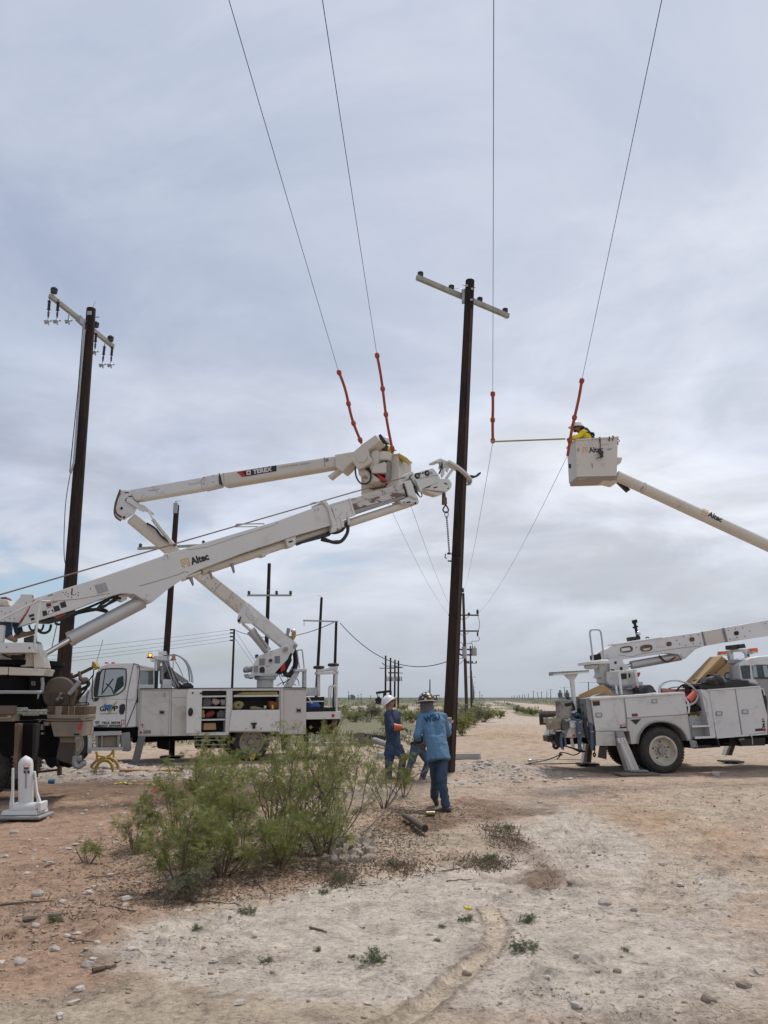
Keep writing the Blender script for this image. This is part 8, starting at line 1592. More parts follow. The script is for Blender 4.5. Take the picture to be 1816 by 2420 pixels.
# ================================================================== PEOPLE
_tx = bpy.data.textures.new('folds', 'CLOUDS'); _tx.noise_scale = .11; _tx.noise_depth = 2
_tx2 = bpy.data.textures.new('fine_folds', 'CLOUDS'); _tx2.noise_scale = .045; _tx2.noise_depth = 2
def cap(b, p, q, r0, r1, n=14):
    p = Vector(p); q = Vector(q); b.ball(p, r0, n=n, m=8); b.ball(q, r1, n=n, m=8)
    if (q - p).length > 1e-4: b.tube([p, q], [r0, r1], n)
def rem(b, name, mt, parent, vox=.013, fold=0, it=2):
    o = b.out(name, mt, parent); m = o.modifiers.new('union', 'REMESH'); m.mode = 'VOXEL'; m.voxel_size = vox; m.use_smooth_shade = True
    s_ = o.modifiers.new('soft', 'SMOOTH'); s_.factor = .5; s_.iterations = it
    if fold:
        d = o.modifiers.new('folds', 'DISPLACE'); d.texture = _tx; d.texture_coords = 'GLOBAL'; d.strength = fold; d.mid_level = .5
        d = o.modifiers.new('fine', 'DISPLACE'); d.texture = _tx2; d.texture_coords = 'GLOBAL'; d.strength = fold * .5; d.mid_level = .5
    return o
def hand(b, wr, d, up, s=1.0, curl=.5, side=1):
    "palm, four unequal bent fingers and a thumb leaving the side of the palm"
    d = d.normalized(); up = (up - d * up.dot(d)).normalized(); sx = d.cross(up) * side
    pc = wr + d * .05 * s
    for k in range(4): cap(b, wr + sx * (k - 1.5) * .014 * s + d * .015 * s, wr + d * .088 * s + sx * (k - 1.5) * .020 * s, .016 * s, .0125 * s, 8)
    for k, l in enumerate((.066, .076, .070, .056)):
        a = wr + d * .088 * s + sx * (k - 1.5) * .0215 * s; d1 = (d * math.cos(curl) - up * math.sin(curl)); d2 = (d * math.cos(curl * 2.1) - up * math.sin(curl * 2.1)); d3 = (d * math.cos(curl * 3) - up * math.sin(curl * 3))
        p1 = a + d1 * l * .45 * s; p2 = p1 + d2 * l * .32 * s; p3 = p2 + d3 * l * .25 * s
        cap(b, a, p1, .0100 * s, .0094 * s, 8); cap(b, p1, p2, .0094 * s, .0088 * s, 8); cap(b, p2, p3, .0088 * s, .0078 * s, 8)
    t0 = wr + d * .03 * s - sx * .036 * s; t1 = t0 + (d * .7 - sx * .6 - up * .4).normalized() * .038 * s; t2 = t1 + (d * .9 - sx * .1 - up * .5).normalized() * .030 * s
    cap(b, t0, t1, .0125 * s, .011 * s, 8); cap(b, t1, t2, .011 * s, .009 * s, 8)
def head(b, c, up, f, s=1.0):
    up = up.normalized(); f = (f - up * f.dot(up)).normalized(); r = f.cross(up); M = Matrix((r, f, up)).transposed()
    b.ball(c, .1 * s, (.78, .98, 1.12), 18, 12, M); b.ball(c + f * .022 * s - up * .055 * s, .07 * s, (.82, 1.0, .85), 16, 10, M); b.ball(c + f * .062 * s - up * .092 * s, .03 * s, (1.1, .9, .8), 10, 7, M)
    b.ball(c + f * .098 * s - up * .012 * s, .017 * s, (.8, 1, 1.5), 8, 6, M); b.ball(c + f * .108 * s - up * .030 * s, .016 * s, (1, 1, .8), 8, 6, M)
    b.ball(c + f * .090 * s - up * .062 * s, .017 * s, (1.5, .8, .45), 8, 6, M); b.ball(c + f * .085 * s + up * .022 * s, .03 * s, (1.8, .5, .4), 8, 6, M)
    for q in (-1, 1): b.ball(c + r * q * .080 * s - up * .01 * s, .028 * s, (.35, .7, 1.1), 8, 6, M); b.ball(c + r * q * .042 * s + f * .070 * s - up * .028 * s, .026 * s, (1, .7, .8), 8, 6, M)
    return M, r, f, up
def hard_hat(c, up, f, mt, rim, root, s=1.0, stickers=False):
    up = up.normalized(); f = (f - up * f.dot(up)).normalized(); r = f.cross(up); M = Matrix((r, f, up)).transposed().to_4x4(); M.translation = c
    h = MB(); h.M = M; prof = [(.0, .128), (.03, .127), (.07, .116), (.105, .090), (.128, .05), (.136, .01)]; vs = []; n = 28; fs = []
    for (z, q) in prof:
        for k in range(n): a = 2 * math.pi * k / n; vs.append(Vector((q * math.cos(a) * .92, q * math.sin(a) * 1.10, z)) * s)
    for i in range(len(prof) - 1):
        for k in range(n): l = (k + 1) % n; fs.append((i * n + k, i * n + l, (i + 1) * n + l, (i + 1) * n + k))
    fs.append(tuple(range((len(prof) - 1) * n, len(prof) * n))); h.add(vs, fs); h.tube([(0, -.11 * s, .085 * s), (0, -.05 * s, .128 * s), (0, .03 * s, .138 * s), (0, .10 * s, .10 * s)], .010 * s, 6); o = h.out('hard_hat', mt, root, smooth=True)
    h = MB(); h.M = M; vs = []; fs = []
    for (z, q) in ((.012, .124), (-.004, .170), (-.012, .172), (-.006, .122)):
        for k in range(n): a = 2 * math.pi * k / n; e = 1.0 + (.16 if math.sin(a) > .3 else 0) * max(0, math.sin(a)); vs.append(Vector((q * math.cos(a) * .92, q * math.sin(a) * 1.06 * (e if q > .15 else 1), z)) * s)
    for i in range(4):
        for k in range(n): l = (k + 1) % n; fs.append((i * n + k, i * n + l, ((i + 1) % 4) * n + l, ((i + 1) % 4) * n + k))
    h.add(vs, fs); h.out('brim', rim, o, smooth=True)
    if stickers:
        for (a, z, sz, m_) in ((-80, .092, .020, INKW), (-74, .055, .021, INKY), (-128, .050, .018, mat('dull_sticker', (.35, .30, .30))), (-108, .022, .018, mat('pale_sticker', (.42, .44, .40))), (-45, .07, .015, INKGR), (-62, .022, .016, RUST), (-150, .085, .02, mat('dull_sticker', (.3, .3, .3))), (-120, .105, .016, INKW)):
            a = R(a); q = np.interp(z, [0, .03, .07, .105, .128], [.128, .127, .116, .09, .05]) ; nrm = Vector((math.cos(a), math.sin(a), .35 + z * 6)).normalized(); p = Vector((q * math.cos(a) * .92, q * math.sin(a) * 1.10, z)) * s + nrm * .001
            h = MB(); h.M = M; h.cyl(p - nrm * .002, p + nrm * .003, sz * s, n=12); h.out('sticker', m_, o)
    return o
def person(label, J, hup, hf, top, bottom, boots, hat=None, gloves=(None, None), group=None, build=1.0, handdir=None, shirt_hem=.10, sleeve=1.0, curls=(.6, .6), toes=None, extra_head=None):
    w = build; P = {k: Vector(v) for k, v in J.items()}; base = min((P['anL'], P['anR']), key=lambda q: q.z)
    root = thing('person', label, 'person', (P['pelvis'].x, P['pelvis'].y, base.z - .09), group)
    b = MB(); hM, hr, hF, hU = head(b, P['head'], Vector(hup), Vector(hf))
    cap(b, P['neck'], P['head'] - hU * .05, .062 * w, .056); cap(b, P['shL'], P['shR'], .062 * w, .062 * w)
    mid = (P['shL'] + P['shR']) / 2; side = (P['shR'] - P['shL']).normalized(); spine = (P['pelvis'] - mid)
    cap(b, mid + side * .07 + spine * .15, P['pelvis'] + side * .06, .098 * w, .085 * w); cap(b, mid - side * .07 + spine * .15, P['pelvis'] - side * .06, .098 * w, .085 * w)
    for s_ in 'LR':
        cap(b, P['sh' + s_], P['el' + s_], .052 * w, .040 * w); cap(b, P['el' + s_], P['wr' + s_], .041 * w, .028)
        fd = (P['wr' + s_] - P['el' + s_]).normalized()
        if handdir and handdir.get(s_): fd = Vector(handdir[s_]).normalized()
        upv = Vector((0, 0, 1)) if abs(fd.z) < .8 else Vector((0, -1, 0))
        hand(b, P['wr' + s_], fd, upv, 1.0, curls[0 if s_ == 'L' else 1], 1 if s_ == 'L' else -1)
        cap(b, P['hip' + s_], P['kn' + s_], .088 * w, .060 * w); cap(b, P['kn' + s_], P['an' + s_], .060 * w, .042)
    rem(b, 'body', SKIN, root, .0085, 0, 1)
    # shirt
    b = MB(); cap(b, P['shL'], P['shR'], .078 * w, .078 * w); cap(b, P['neck'] - (P['neck'] - mid) * .2, mid, .07, .10)
    cap(b, mid + side * .08 + spine * .15, mid + side * .06 + spine * .92, .125 * w, .112 * w); cap(b, mid - side * .08 + spine * .15, mid - side * .06 + spine * .92, .125 * w, .112 * w)
    if shirt_hem:
        dn = (P['pelvis'] - mid).normalized() * .6 + Vector((0, 0, -.4)); fw = side.cross(dn).normalized(); c0 = P['pelvis'] - dn * .22; c1 = P['pelvis'] + dn * (shirt_hem + .10)
        b.solid(*[[c + side * hw * w * math.cos(a) + fw * hd_ * w * math.sin(a) for a in [k * math.pi / 10 for k in range(20)]] for c, hw, hd_ in ((c0, .150, .105), (c1, .200, .185))])
    for s_ in 'LR': e = P['el' + s_].lerp(P['wr' + s_], .86 * sleeve); cap(b, P['sh' + s_], P['el' + s_], .074 * w, .062 * w); cap(b, P['el' + s_], e, .062 * w, .050 * w)
    rem(b, 'shirt', top, root, .014, .030)
    b = MB(); cap(b, P['hipL'], P['hipR'], .108 * w, .108 * w)
    for s_ in 'LR': cap(b, P['hip' + s_], P['kn' + s_], .108 * w, .082 * w); cap(b, P['kn' + s_], P['an' + s_].lerp(P['kn' + s_], .06), .074 * w, .070 * w)
    rem(b, 'trousers', bottom, root, .013, .030)
    for s_ in 'LR':
        b = MB(); a = P['an' + s_]; t = Vector(toes[s_]) if toes else a + Vector(hf).normalized() * .2; t = Vector(t); h = (t - a).normalized(); heel = a - h * .05 - Vector((0, 0, .045)) if abs(h.z) < .6 else a - h * .02
        cap(b, a + (P['kn' + s_] - a).normalized() * .06, a, .058, .055); cap(b, heel, t, .046, .040); cap(b, a, heel.lerp(t, .55), .055, .045)
        rem(b, 'boot', boots, root, .011)
    for i, s_ in enumerate('LR'):
        if gloves[i]:
            cm, gm = gloves[i]; fd = (P['wr' + s_] - P['el' + s_]).normalized(); 
            if handdir and handdir.get(s_): hd = Vector(handdir[s_]).normalized()
            else: hd = fd
            upv = Vector((0, 0, 1)) if abs(hd.z) < .8 else Vector((0, -1, 0))
            b = MB(); hand(b, P['wr' + s_] - hd * .004, hd, upv, 1.16, curls[i], 1 if s_ == 'L' else -1); rem(b, 'glove', gm, root, .009)
            if cm: b = MB(); b.cyl(P['wr' + s_] - fd * .15, P['wr' + s_] + fd * .01, .078, .052, 16); b.out('gauntlet', cm, root, smooth=True)
    if hat: hard_hat(P['head'] + hU * .03 - hF * .005, hU, hF, hat[0], hat[1], root, 1.12, len(hat) > 2)
    if extra_head: extra_head(P['head'], hU, hF, hr, root)
    return root
H = lambda x, y, Y: at(*cH(x, y), Y)
def hood(c, u, f, r, root):
    b = MB(); cap(b, c - u * .03 - f * .01, c - u * .12 - f * .02, .112, .112); cap(b, c - u * .12 - f * .02, c - u * .19 - f * .01, .112, .13); rem(b, 'neck_gaiter', GREYC, root, .012, .03)
def collar(c, u, f, r, root): pass
PB_ = person('person in a blue shirt and brown sticker-covered hard hat stepping towards the pole',
    dict(head=H(768, 325, 12.55), neck=H(790, 425, 12.5), shL=H(705, 500, 12.4), shR=H(968, 490, 12.45), elL=H(655, 720, 12.25), wrL=H(690, 815, 12.5), elR=H(1030, 690, 12.55), wrR=H(1046, 585, 12.78),
         pelvis=H(905, 900, 12.2), hipL=H(862, 955, 12.27), hipR=H(958, 950, 12.24), knL=H(880, 1230, 12.35), anL=H(868, 1475, 12.55), knR=H(958, 1275, 12.02), anR=H(1012, 1600, 11.95)),
    (-.05, .12, 1), (-.15, 1, .05), SHIRTB, DENIM, BOOT, (HATB, HATRIM, 1), ((GLOVEB, GLOVEB), (None, GLOVE)), shirt_hem=.06, build=.98,
    handdir=dict(L=(.5, .8, -.2), R=(.05, .4, 1)), toes=dict(L=H(895, 1552, 12.68), R=H(905, 1648, 12.05)), extra_head=hood)
m, l = tmat(Fr((0, 12.2), (1, 12.2)), cH, (748, 560), (960, 515), 0)
o = text('WSU', m, .13, mat('navy_marker', (.035, .09, .18), .8), 'lettering', PB_, .004, width=l * .95)
for v in o.data.vertices:       # lay the letters on the curved back
    u_ = (v.co.x - H(748, 540, 12.2).x) / l; v.co.y = 11.7
sw = o.modifiers.new('on_cloth', 'SHRINKWRAP'); sw.target = [c_ for c_ in PB_.children if c_.name.startswith('shirt')][0]; sw.wrap_method = 'PROJECT'; sw.use_project_y = True; sw.use_project_x = False; sw.use_project_z = False; sw.use_positive_direction = True; sw.use_negative_direction = False; sw.offset = .012
bm = bmesh.new(); bm.from_mesh(o.data); bmesh.ops.triangulate(bm, faces=bm.faces); bmesh.ops.subdivide_edges(bm, edges=bm.edges, cuts=3, use_grid_fill=True); bm.to_mesh(o.data); bm.free()
def face_w(c, u, f, r, root):
    b = MB(); M = Matrix((r, f, u)).transposed(); b.ball(c + f * .092 + u * .0, .03, (2.2, .5, .5), 10, 6, M)
    for q in (-1, 1): b.tube([c + r * q * .06 + f * .09, c + r * q * .084 + f * .0], .005, 5)
    b.out('dark_glasses', BLACK, root, smooth=True)
    b = MB(); b.ball(c + f * .055 - u * .085, .045, (1.3, 1, .75), 10, 7, M); b.ball(c + f * .104 - u * .052, .014, (1.8, .8, .6), 8, 5, M); rem(b, 'beard', HAIR, root, .008)
person('person in navy coveralls, white hard hat and orange gauntlets looking up beside the pole',
    dict(head=H(318, 325, 16.62), neck=H(308, 400, 16.6), shL=H(405, 452, 16.85), shR=H(292, 462, 16.45), elR=H(345, 612, 16.28), wrR=H(455, 618, 16.30), elL=H(410, 610, 16.95), wrL=H(470, 630, 16.75),
         pelvis=H(362, 830, 16.6), hipL=H(420, 880, 16.7), hipR=H(330, 880, 16.5), knR=H(308, 1045, 16.5), anR=H(302, 1215, 16.55), knL=H(482, 985, 16.75), anL=H(448, 1215, 16.75)),
    (-.62, .1, .78), (.80, .25, .55), NAVY, DENIM, BOOT, (HATW, HATW), ((GLOVEO, GLOVE), (GLOVEO, GLOVE)), shirt_hem=.12, sleeve=.6, build=1.13, handdir=dict(L=(.9, .2, -.05), R=(1, .05, -.03)), curls=(.75, .75),
    toes=dict(L=H(540, 1250, 16.8), R=H(400, 1262, 16.5)), extra_head=face_w)
def hood3(c, u, f, r, root): pass
person('person bending behind the one in blue, seen mostly as faded jeans and tan boots',
    dict(head=H(960, 640, 16.75), neck=H(905, 670, 16.65), shL=H(850, 690, 16.75), shR=H(850, 720, 16.35), elR=H(700, 800, 16.2), wrR=H(640, 800, 16.3), elL=H(960, 760, 16.9), wrL=H(1010, 700, 17.2),
         pelvis=H(650, 850, 16.5), hipL=H(690, 880, 16.65), hipR=H(630, 880, 16.35), knR=H(590, 1030, 16.35), anR=H(520, 1205, 16.4), knL=H(790, 1040, 16.7), anL=H(720, 1235, 16.7)),
    (.4, .1, 1), (.9, .4, .1), VEST, DENIM2, BOOTT, (HATW, HATW), ((None, GLOVE), (None, GLOVEB)), shirt_hem=.0, build=.96, toes=dict(L=H(810, 1290, 16.8), R=H(610, 1270, 16.4)))
# person in the right bucket
g_ = lambda x, y, Y: at(*cG(x, y), Y)
PR3 = person('person in yellow shirt and dark harness leaning out of the right bucket',
    dict(head=g_(308, 452, 18.25), neck=g_(335, 478, 18.3), shL=g_(352, 482, 18.12), shR=g_(372, 488, 18.48), elL=g_(322, 512, 18.08), wrL=g_(272, 520, 18.0), elR=g_(320, 520, 18.5), wrR=g_(275, 528, 18.3),
         pelvis=g_(420, 585, 18.35), hipL=g_(415, 605, 18.28), hipR=g_(425, 605, 18.45), knL=g_(410, 690, 18.25), anL=g_(420, 785, 18.28), knR=g_(425, 690, 18.48), anR=g_(430, 785, 18.48)),
    (-.05, -.05, 1), (-.95, -.25, -.25), YELSH, DENIM, BOOT, (HATW, HATW), ((None, GLOVEB), (None, GLOVEB)), shirt_hem=.0, build=.98, extra_head=face_w, toes=dict(L=g_(370, 792, 18.28), R=g_(380, 792, 18.48)))
b = MB(); cap(b, g_(362, 484, 18.3), g_(420, 570, 18.35), .145, .155); cap(b, g_(350, 478, 18.2), g_(400, 545, 18.2), .05, .06); rem(b, 'harness_vest', VEST, PR3, .014, .02)
b = MB(); b.tube(smooth_path([g_(345, 470, 18.15), g_(372, 480, 18.12), g_(405, 485, 18.15), g_(430, 500, 18.2)], 3), .02, 6); b.tube(smooth_path([g_(405, 485, 18.15), g_(425, 488, 18.15), g_(432, 505, 18.2), g_(415, 512, 18.2)], 3), .02, 6); b.out('harness_strap', BLACK, PR3, smooth=True)
# person in the left bucket
r_ = lambda x, y, n: UB.hit(*cR(x, y), n)
PL = person('person in a white hard hat and yellow sleeves working low in the left bucket',
    dict(head=r_(985, 410, .62), neck=r_(990, 500, .60), shL=r_(860, 560, .6), shR=r_(1130, 560, .6), elL=r_(850, 660, .45), wrL=r_(930, 655, .30), elR=r_(1190, 640, .45), wrR=r_(1180, 640, .25),
         pelvis=r_(1000, 1000, .62), hipL=r_(930, 1050, .62), hipR=r_(1070, 1050, .62), knL=r_(930, 1350, .6), anL=r_(930, 1480, .6), knR=r_(1070, 1350, .6), anR=r_(1070, 1480, .6)),
    (.35, -.15, 1), (-.2, -1, -.2), YELSH, DENIM, BOOT, (HATW, HATW), ((GLOVEO, GLOVEO), (None, GLOVE)), shirt_hem=0, build=.95, handdir=dict(L=(.6, -.4, 0), R=(.3, -.4, .2)), toes=dict(L=r_(930, 1490, .4), R=r_(1070, 1490, .4)), extra_head=face_w)
b = MB(); cap(b, r_(960, 560, .56), r_(1000, 800, .58), .15, .15); rem(b, 'harness_vest', VEST, PL, .014, .02)
# operator seated on the derrick platform
p_ = lambda x, y, n: F2.hit(*cP(x, y), n)
person('person seated at the derrick controls, only jeans and tan boots in view',
    dict(head=p_(-230, 130, .25), neck=p_(-220, 210, .25), shL=p_(-220, 260, .45), shR=p_(-220, 260, .08), elL=p_(-120, 400, .45), wrL=p_(-20, 380, .4), elR=p_(-120, 400, .08), wrR=p_(-20, 380, .12),
         pelvis=p_(-180, 520, .28), hipL=p_(-170, 540, .38), hipR=p_(-170, 540, .18), knR=p_(120, 560, .14), anR=p_(130, 770, .12), knL=p_(230, 560, .34), anL=p_(300, 750, .30)),
    (0, 0, 1), (1, 0, 0), NAVY, DENIM, BOOTT, (HATW, HATW), (None, None), shirt_hem=0, toes=dict(R=p_(235, 850, .1), L=p_(500, 735, .28)))
# ================================================================== THINGS ON THE GROUND
# yellow stand
YS = Fr((at(208, 1835, 17.4).x, 17.4), (at(208, 1835, 17.4).x + 1, 17.4)); ys = thing('wire_stand', 'yellow steel stand with two arched legs in front of the cab of the middle truck', 'stand', YS.hit(*cB(400, 1380), .2))
def flat_arc(P, n, w_, name):
    b = MB(); q = TP(YS, cB, P, n, 4)
    for i in range(len(q) - 1): b.beam(q[i], q[i + 1] + (q[i + 1] - q[i]) * .1, w_, .07, up=(0, 1, 0))
    return b.out(name, YELSTEEL, ys)
flat_arc('250,1392 256,1340 285,1280 335,1232 400,1212 460,1212 515,1245 540,1300 546,1382', .55, .055, 'arched_leg'); flat_arc('308,1392 312,1340 330,1285 365,1245 400,1237 440,1240 475,1275 490,1330 494,1392', .0, .055, 'arched_leg')
flat_arc('322,1150 332,1172 360,1190 400,1196 440,1190 475,1165 490,1128', .28, .03, 'saddle')
b = MB(); b.pr(YS, cB, '318,1150 330,1148 332,1230 320,1232', .25, .31); b.pr(YS, cB, '482,1126 496,1124 496,1206 484,1208', .25, .31); b.pr(YS, cB, '385,1195 412,1195 412,1215 385,1215', .1, .45); outs(b, 'saddle_post', YELSTEEL, ys)
def gp(C, x, y, dz=0): q = gnd(*C(x, y)); q.z = gz(q.x, q.y) + dz; return q
b = MB(); b.tube([gp(cB, 545, 1388, .03), gp(cB, 820, 1378, .04), gp(cB, 1105, 1352, .05)], [.03, .04, .045], 10); b.tube([gp(cB, 1105, 1352, .05), gp(cB, 1162, 1350, .05)], .055, 10); thingmesh(b, 'wooden_rod', mat('varnished_handle', (.30, .15, .06), .5, c2=(.38, .22, .08), s=4), 'long varnished wooden rod lying right of the yellow stand', 'rod')
b = MB(); b.tube([gp(cB, 1105, 1350, .06), gp(cB, 1165, 1350, .06)], .062, 10); thingmesh(b, 'black_sleeve', BLACK, 'black sleeve on the right end of the varnished rod', 'sleeve')
b = MB(); q = [gp(cB, x, y, .02) for x, y in ((505, 1462), (560, 1452), (590, 1448), (640, 1462), (720, 1464), (800, 1458), (840, 1452), (900, 1466), (950, 1455), (970, 1440), (955, 1448))]
q = smooth_path(q, 4)
for i in range(len(q) - 1): b.beam(q[i] + Vector((0, 0, .015 * math.sin(i * .9) ** 2)), q[i + 1] + Vector((0, 0, .015 * math.sin((i + 1) * .9) ** 2)), .05, .006)
thingmesh(b, 'yellow_strap', mat('yellow_webbing', (.58, .52, .05), .7), 'crumpled yellow webbing strap lying on the brown dirt', 'strap')
c_ = gp(cT, 880, 2085, .045); b = MB(); b.cyl(c_ - Vector((.06, 0, 0)), c_ + Vector((.06, .02, 0)), .045, n=16); thingmesh(b, 'blue_can', mat('blue_can_paint', (.05, .20, .42), .4), 'small blue can on the dirt behind the outrigger foot', 'can')
# pink marker flag
c_ = gp(cA, 1222, 1860); t_ = at(*cA(1218, 1672), c_.y); pf = thing('marker_flag', 'small pink marker flag on a wire at the left of the mesquite thicket', 'flag', c_); b = MB(); b.cyl(c_, t_, .002, n=5); b.out('wire', GREYP, pf)
b = MB(); fr_ = Fr((c_.x, c_.y), (c_.x + 1, c_.y)); b.pr(fr_, cA, '1196,1668 1215,1664 1243,1670 1238,1690 1222,1700 1200,1690', -.004, .004); b.out('cloth', PINK, pf)
lump(cC, F1.sh(-.6), '590,1440 612,1420 640,1418 640,1445 625,1475 592,1478', 0, .1, 41, .03, 'yellow_rag', YELLOW, 'bright yellow rag in the mesquite before the rear wheel', 'rag')
# log
b = MB(); p = gp(cH, 620, 1880, .06); 
p = gp(cM, 100, 80, .07); q = gp(cM, 190, 152, .085); n_ = (q - p).normalized(); b.tube([p, p.lerp(q, .5) + Vector((0, 0, .01)), q], [.032, .044, .048], 14); lg = thingmesh(b, 'wood_log', mat('grey_bark_log', (.13, .105, .08), .9, c2=(.06, .05, .04), s=8, bump=.8, bs=30), 'short grey log with a hollow end lying right of the thicket', 'log')
b = MB(); b.cyl(q - n_ * .02, q + n_ * .004, .034, n=14); h_ = b.out('hollow_end', BLACK, None); h_.parent = lg; h_.matrix_parent_inverse = Matrix.Translation(-lg.location)
# gold can
c_ = gp(cH, 830, 1735, .035); b = MB(); b.cyl(c_ - Vector((.075, .01, 0)), c_ + Vector((.05, .01, 0)), .034, n=16); cn = thingmesh(b, 'drink_can', GOLDCAN, 'crushed gold drink can on its side below the walking person', 'can'); b = MB(); b.cyl(c_ + Vector((.05, .01, 0)), c_ + Vector((.054, .01, 0)), .030, n=16); h_ = b.out('can_end', ALU, None); h_.parent = cn; h_.matrix_parent_inverse = Matrix.Translation(-cn.location)
# paper scraps heap under the bush
def scraps(C, x0, y0, x1, y1, n, name, mt, lab, seed):
    rd_ = random.Random(seed); b = MB(); vs = []; fs = []
    for i in range(n):
        u = rd_.uniform(x0, x1); v = y1 - (y1 - y0) * rd_.random() ** 1.3 * (1 - .3 * abs((u - x0) / (x1 - x0) - .5)); g = gp(C, u, y1 - (y1 - v) * .45); g.z += (y1 - v) / (y1 - y0) * .16 * rd_.uniform(.3, 1) + .01
        s_ = rd_.uniform(.035, .085); ax = Vector((rd_.gauss(0, 1), rd_.gauss(0, 1), rd_.gauss(0, .5))).normalized(); ay = ax.orthogonal().normalized(); az = ax.cross(ay); k = len(vs)
        for (a, c2) in ((-1, -.6), (-.2, -.8), (.8, -.5), (1, .3), (.3, .8), (-.7, .6)): vs.append(g + (ax * a * rd_.uniform(.7, 1.1) + ay * c2) * s_ + az * .025 * math.sin(a * 2 + i))
        m_ = g + az * rd_.uniform(-.02, .03); vs.append(m_)
        for j in range(6): fs.append((k + j, k + (j + 1) % 6, k + 6))
    b.add(vs, fs); o = b.out(name, mt); mod = o.modifiers.new('thick', 'SOLIDIFY'); mod.thickness = .003; center(o); return tag(o, lab, 'paper')
scraps(cL, 1290, 560, 1515, 705, 60, 'torn_paper', mat('brown_paper', (.32, .27, .21), .9, c2=(.22, .18, .14), s=20), 'heap of torn crumpled brown paper under the right end of the thicket', 4)
# crossarms and poles lying beyond the people
CW_ = mat('pale_crossarm', (.42, .42, .39), .6, c2=(.33, .33, .31), s=4)
def lying(C, x0, y0, x1, y1, Y0, Y1, w_, h_, name, mt, lab, cat, grp=None, z=0): 
    a = at(*C(x0, y0), Y0); c = at(*C(x1, y1), Y1); a.z = gz(a.x, a.y) + h_ / 2 + z; c.z = gz(c.x, c.y) + h_ / 2 + z; b = MB(); b.beam(a, c, w_, h_); return thingmesh(b, name, mt, lab, cat, grp, bevel=.006, smooth=False)
ga = gnd(*cH(165, 1000)); gb = gnd(*cH(580, 1000)); lying(cH, 165, 1000, 590, 985, ga.y, ga.y + .3, .14, .17, 'crossarm', CW_, 'pale crossarm lying on the ground behind the person in navy', 'crossarm')
gc = gnd(*cH(1135, 1015)); lying(cH, 1120, 1010, 1430, 1015, gc.y + .1, gc.y - .2, .14, .16, 'crossarm', CW_, 'pale crossarm lying on the ground right of the held pole', 'crossarm')
lying(cH, 1120, 940, 1425, 975, gc.y + 1.2, gc.y + .3, .10, .07, 'crossarm_brace', DARK, 'dark bar lying against the crossarm right of the held pole', 'bar', z=.0)
b = MB(); a = gp(cH, -60, 770, .14); c = gp(cH, 240, 800, .14); b.cyl(a, c, .12, n=16); thingmesh(b, 'lying_pole', POLE, 'dark pole lying behind the legs of the person in navy', 'pole')
b = MB(); a = gp(cH, 128, 845, .10); c = gp(cH, 330, 880, .10); a.z += .1; b.cyl(a, c, .10, n=16); thingmesh(b, 'metal_pipe', GREYP, 'grey pipe end poking out left of the person in navy', 'pipe')
ga = gnd(*cC(1080, 1345)); lying(cC, 1060, 1310, 1660, 1300, ga.y + .6, ga.y + .8, .2, .10, 'white_timber', CW_, 'long pale timber on the ground behind the truck tail and the thicket', 'timber')
b = MB(); a = gp(cC, 1650, 1315, .0); a.z += .2; b.box(a, (.42, .3, .42)); thingmesh(b, 'wooden_block', OLDWOOD, 'square weathered block beside the pale timber behind the thicket', 'block', bevel=.02, smooth=False)
# outrigger pads of the right truck
g = gnd(*cF(728, 1222)); b = MB(); b.box((g.x, g.y, gz(g.x, g.y) + .02), (.95, .55, .035), Matrix.Rotation(.12, 3, 'Z')); thingmesh(b, 'wooden_pad', OLDWOOD, 'flat wooden board under the near outrigger of the right truck', 'board', bevel=.004, smooth=False)
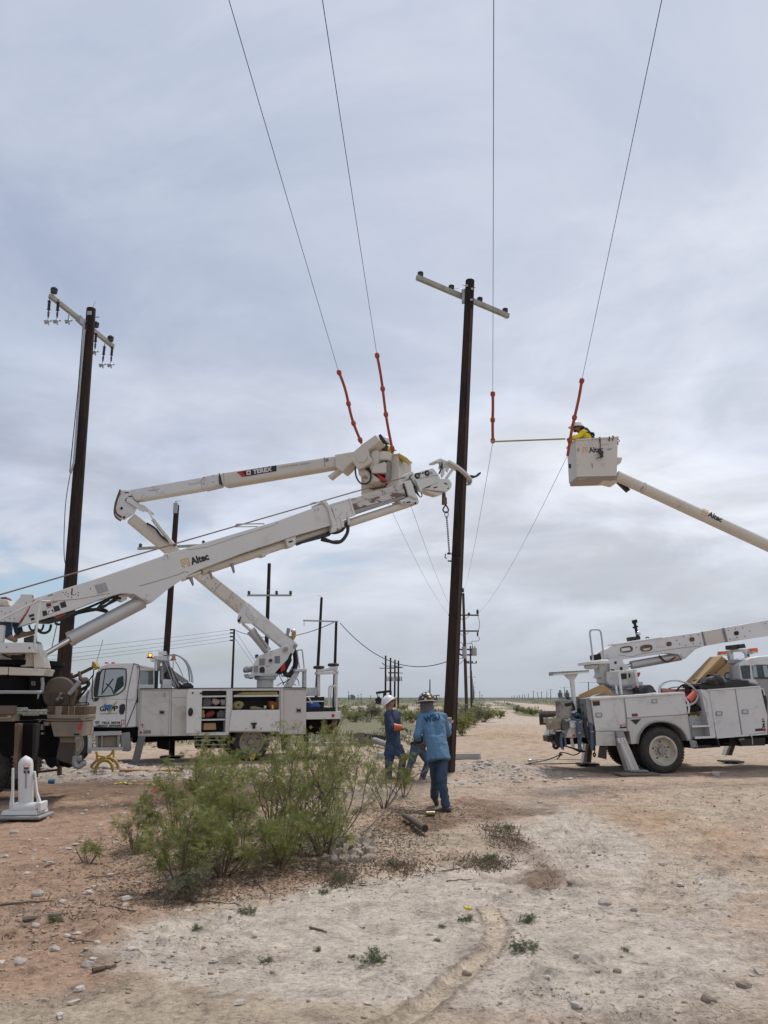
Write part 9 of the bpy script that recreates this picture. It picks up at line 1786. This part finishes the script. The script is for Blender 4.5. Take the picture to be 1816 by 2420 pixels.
# winch line on the sand
q = [F3.hit(*cSS(755, 1475), .5), F3.hit(*cSS(700, 1515), .2), F3.hit(*cSS(600, 1530), .0), F3.hit(*cSS(480, 1490), .0), F3.hit(*cSS(385, 1480), .0), F3.hit(*cSS(350, 1500), .0), F3.hit(*cSS(385, 1515), .0)]
e_ = gp(cF, -30, 1158, .02); q += [at(*cF(170, 1095), 18.2), at(*cF(90, 1125), 18.3), e_]
b = MB(); b.tube(smooth_path(q, 5), .013, 6); thingmesh(b, 'winch_line', HOSE, 'dark line running from the tail hitch of the right truck down to the sand', 'line')
b = MB(); b.ball(at(*cSS(380, 1520), 18.0), .035, (1.2, 1, .8)); b.cyl(at(*cSS(385, 1520), 18.0), at(*cSS(305, 1615), 18.0), .014, n=6); thingmesh(b, 'line_clamp', DARK, 'dark clamp dangling on the line behind the right truck', 'clamp')
b = MB(); g = gp(cO, 515, 412, .04); b.ball(g, .05, (1.5, 1, .7)); b.tube([g, g + Vector((.10, 0, .0)), g + Vector((.22, .05, -.02))], .018, 6); thingmesh(b, 'anchor_shackle', ALU, 'bright shackle at the ground end of the line', 'shackle')
b = MB(); g = gp(cO, 490, 428, .02); b.tube(smooth_path([g, g + Vector((.3, .1, 0)), g + Vector((.9, .05, .01)), g + Vector((1.5, .3, .0))], 4), .012, 5); thingmesh(b, 'ground_cable', HOSE, 'thin cable lying on the sand below the line', 'cable')
# orange stake and barrier by the transformer pole
g = gnd(*cV(362, 1990)); b = MB(); b.cyl((g.x, g.y, 0), at(*cV(345, 1745), g.y), .04, n=6); thingmesh(b, 'survey_stake', RUST, 'thin rusty stake right of the transformer pole', 'stake')
lump(cV, Fr((0, g.y), (1, g.y)), '300,1955 340,1940 362,1950 365,1990 300,1992', 0, .3, 43, .1, 'orange_mesh', ORANGE, 'orange netting at the foot of the transformer pole', 'netting')
lump(cV, Fr((0, g.y), (1, g.y)), '415,1990 425,1945 440,1965 462,2000 430,2002', 0, .3, 44, .08, 'stump', OLDWOOD, 'small dark stump on the track right of the orange netting', 'stump')
lump(cW, Fr((0, 330), (1, 330)), '1338,660 1350,650 1375,655 1380,678 1340,678', 0, 2, 45, .3, 'dark_shrub', LEAF2, 'tiny dark shrub beside the far gravel road', 'bush')
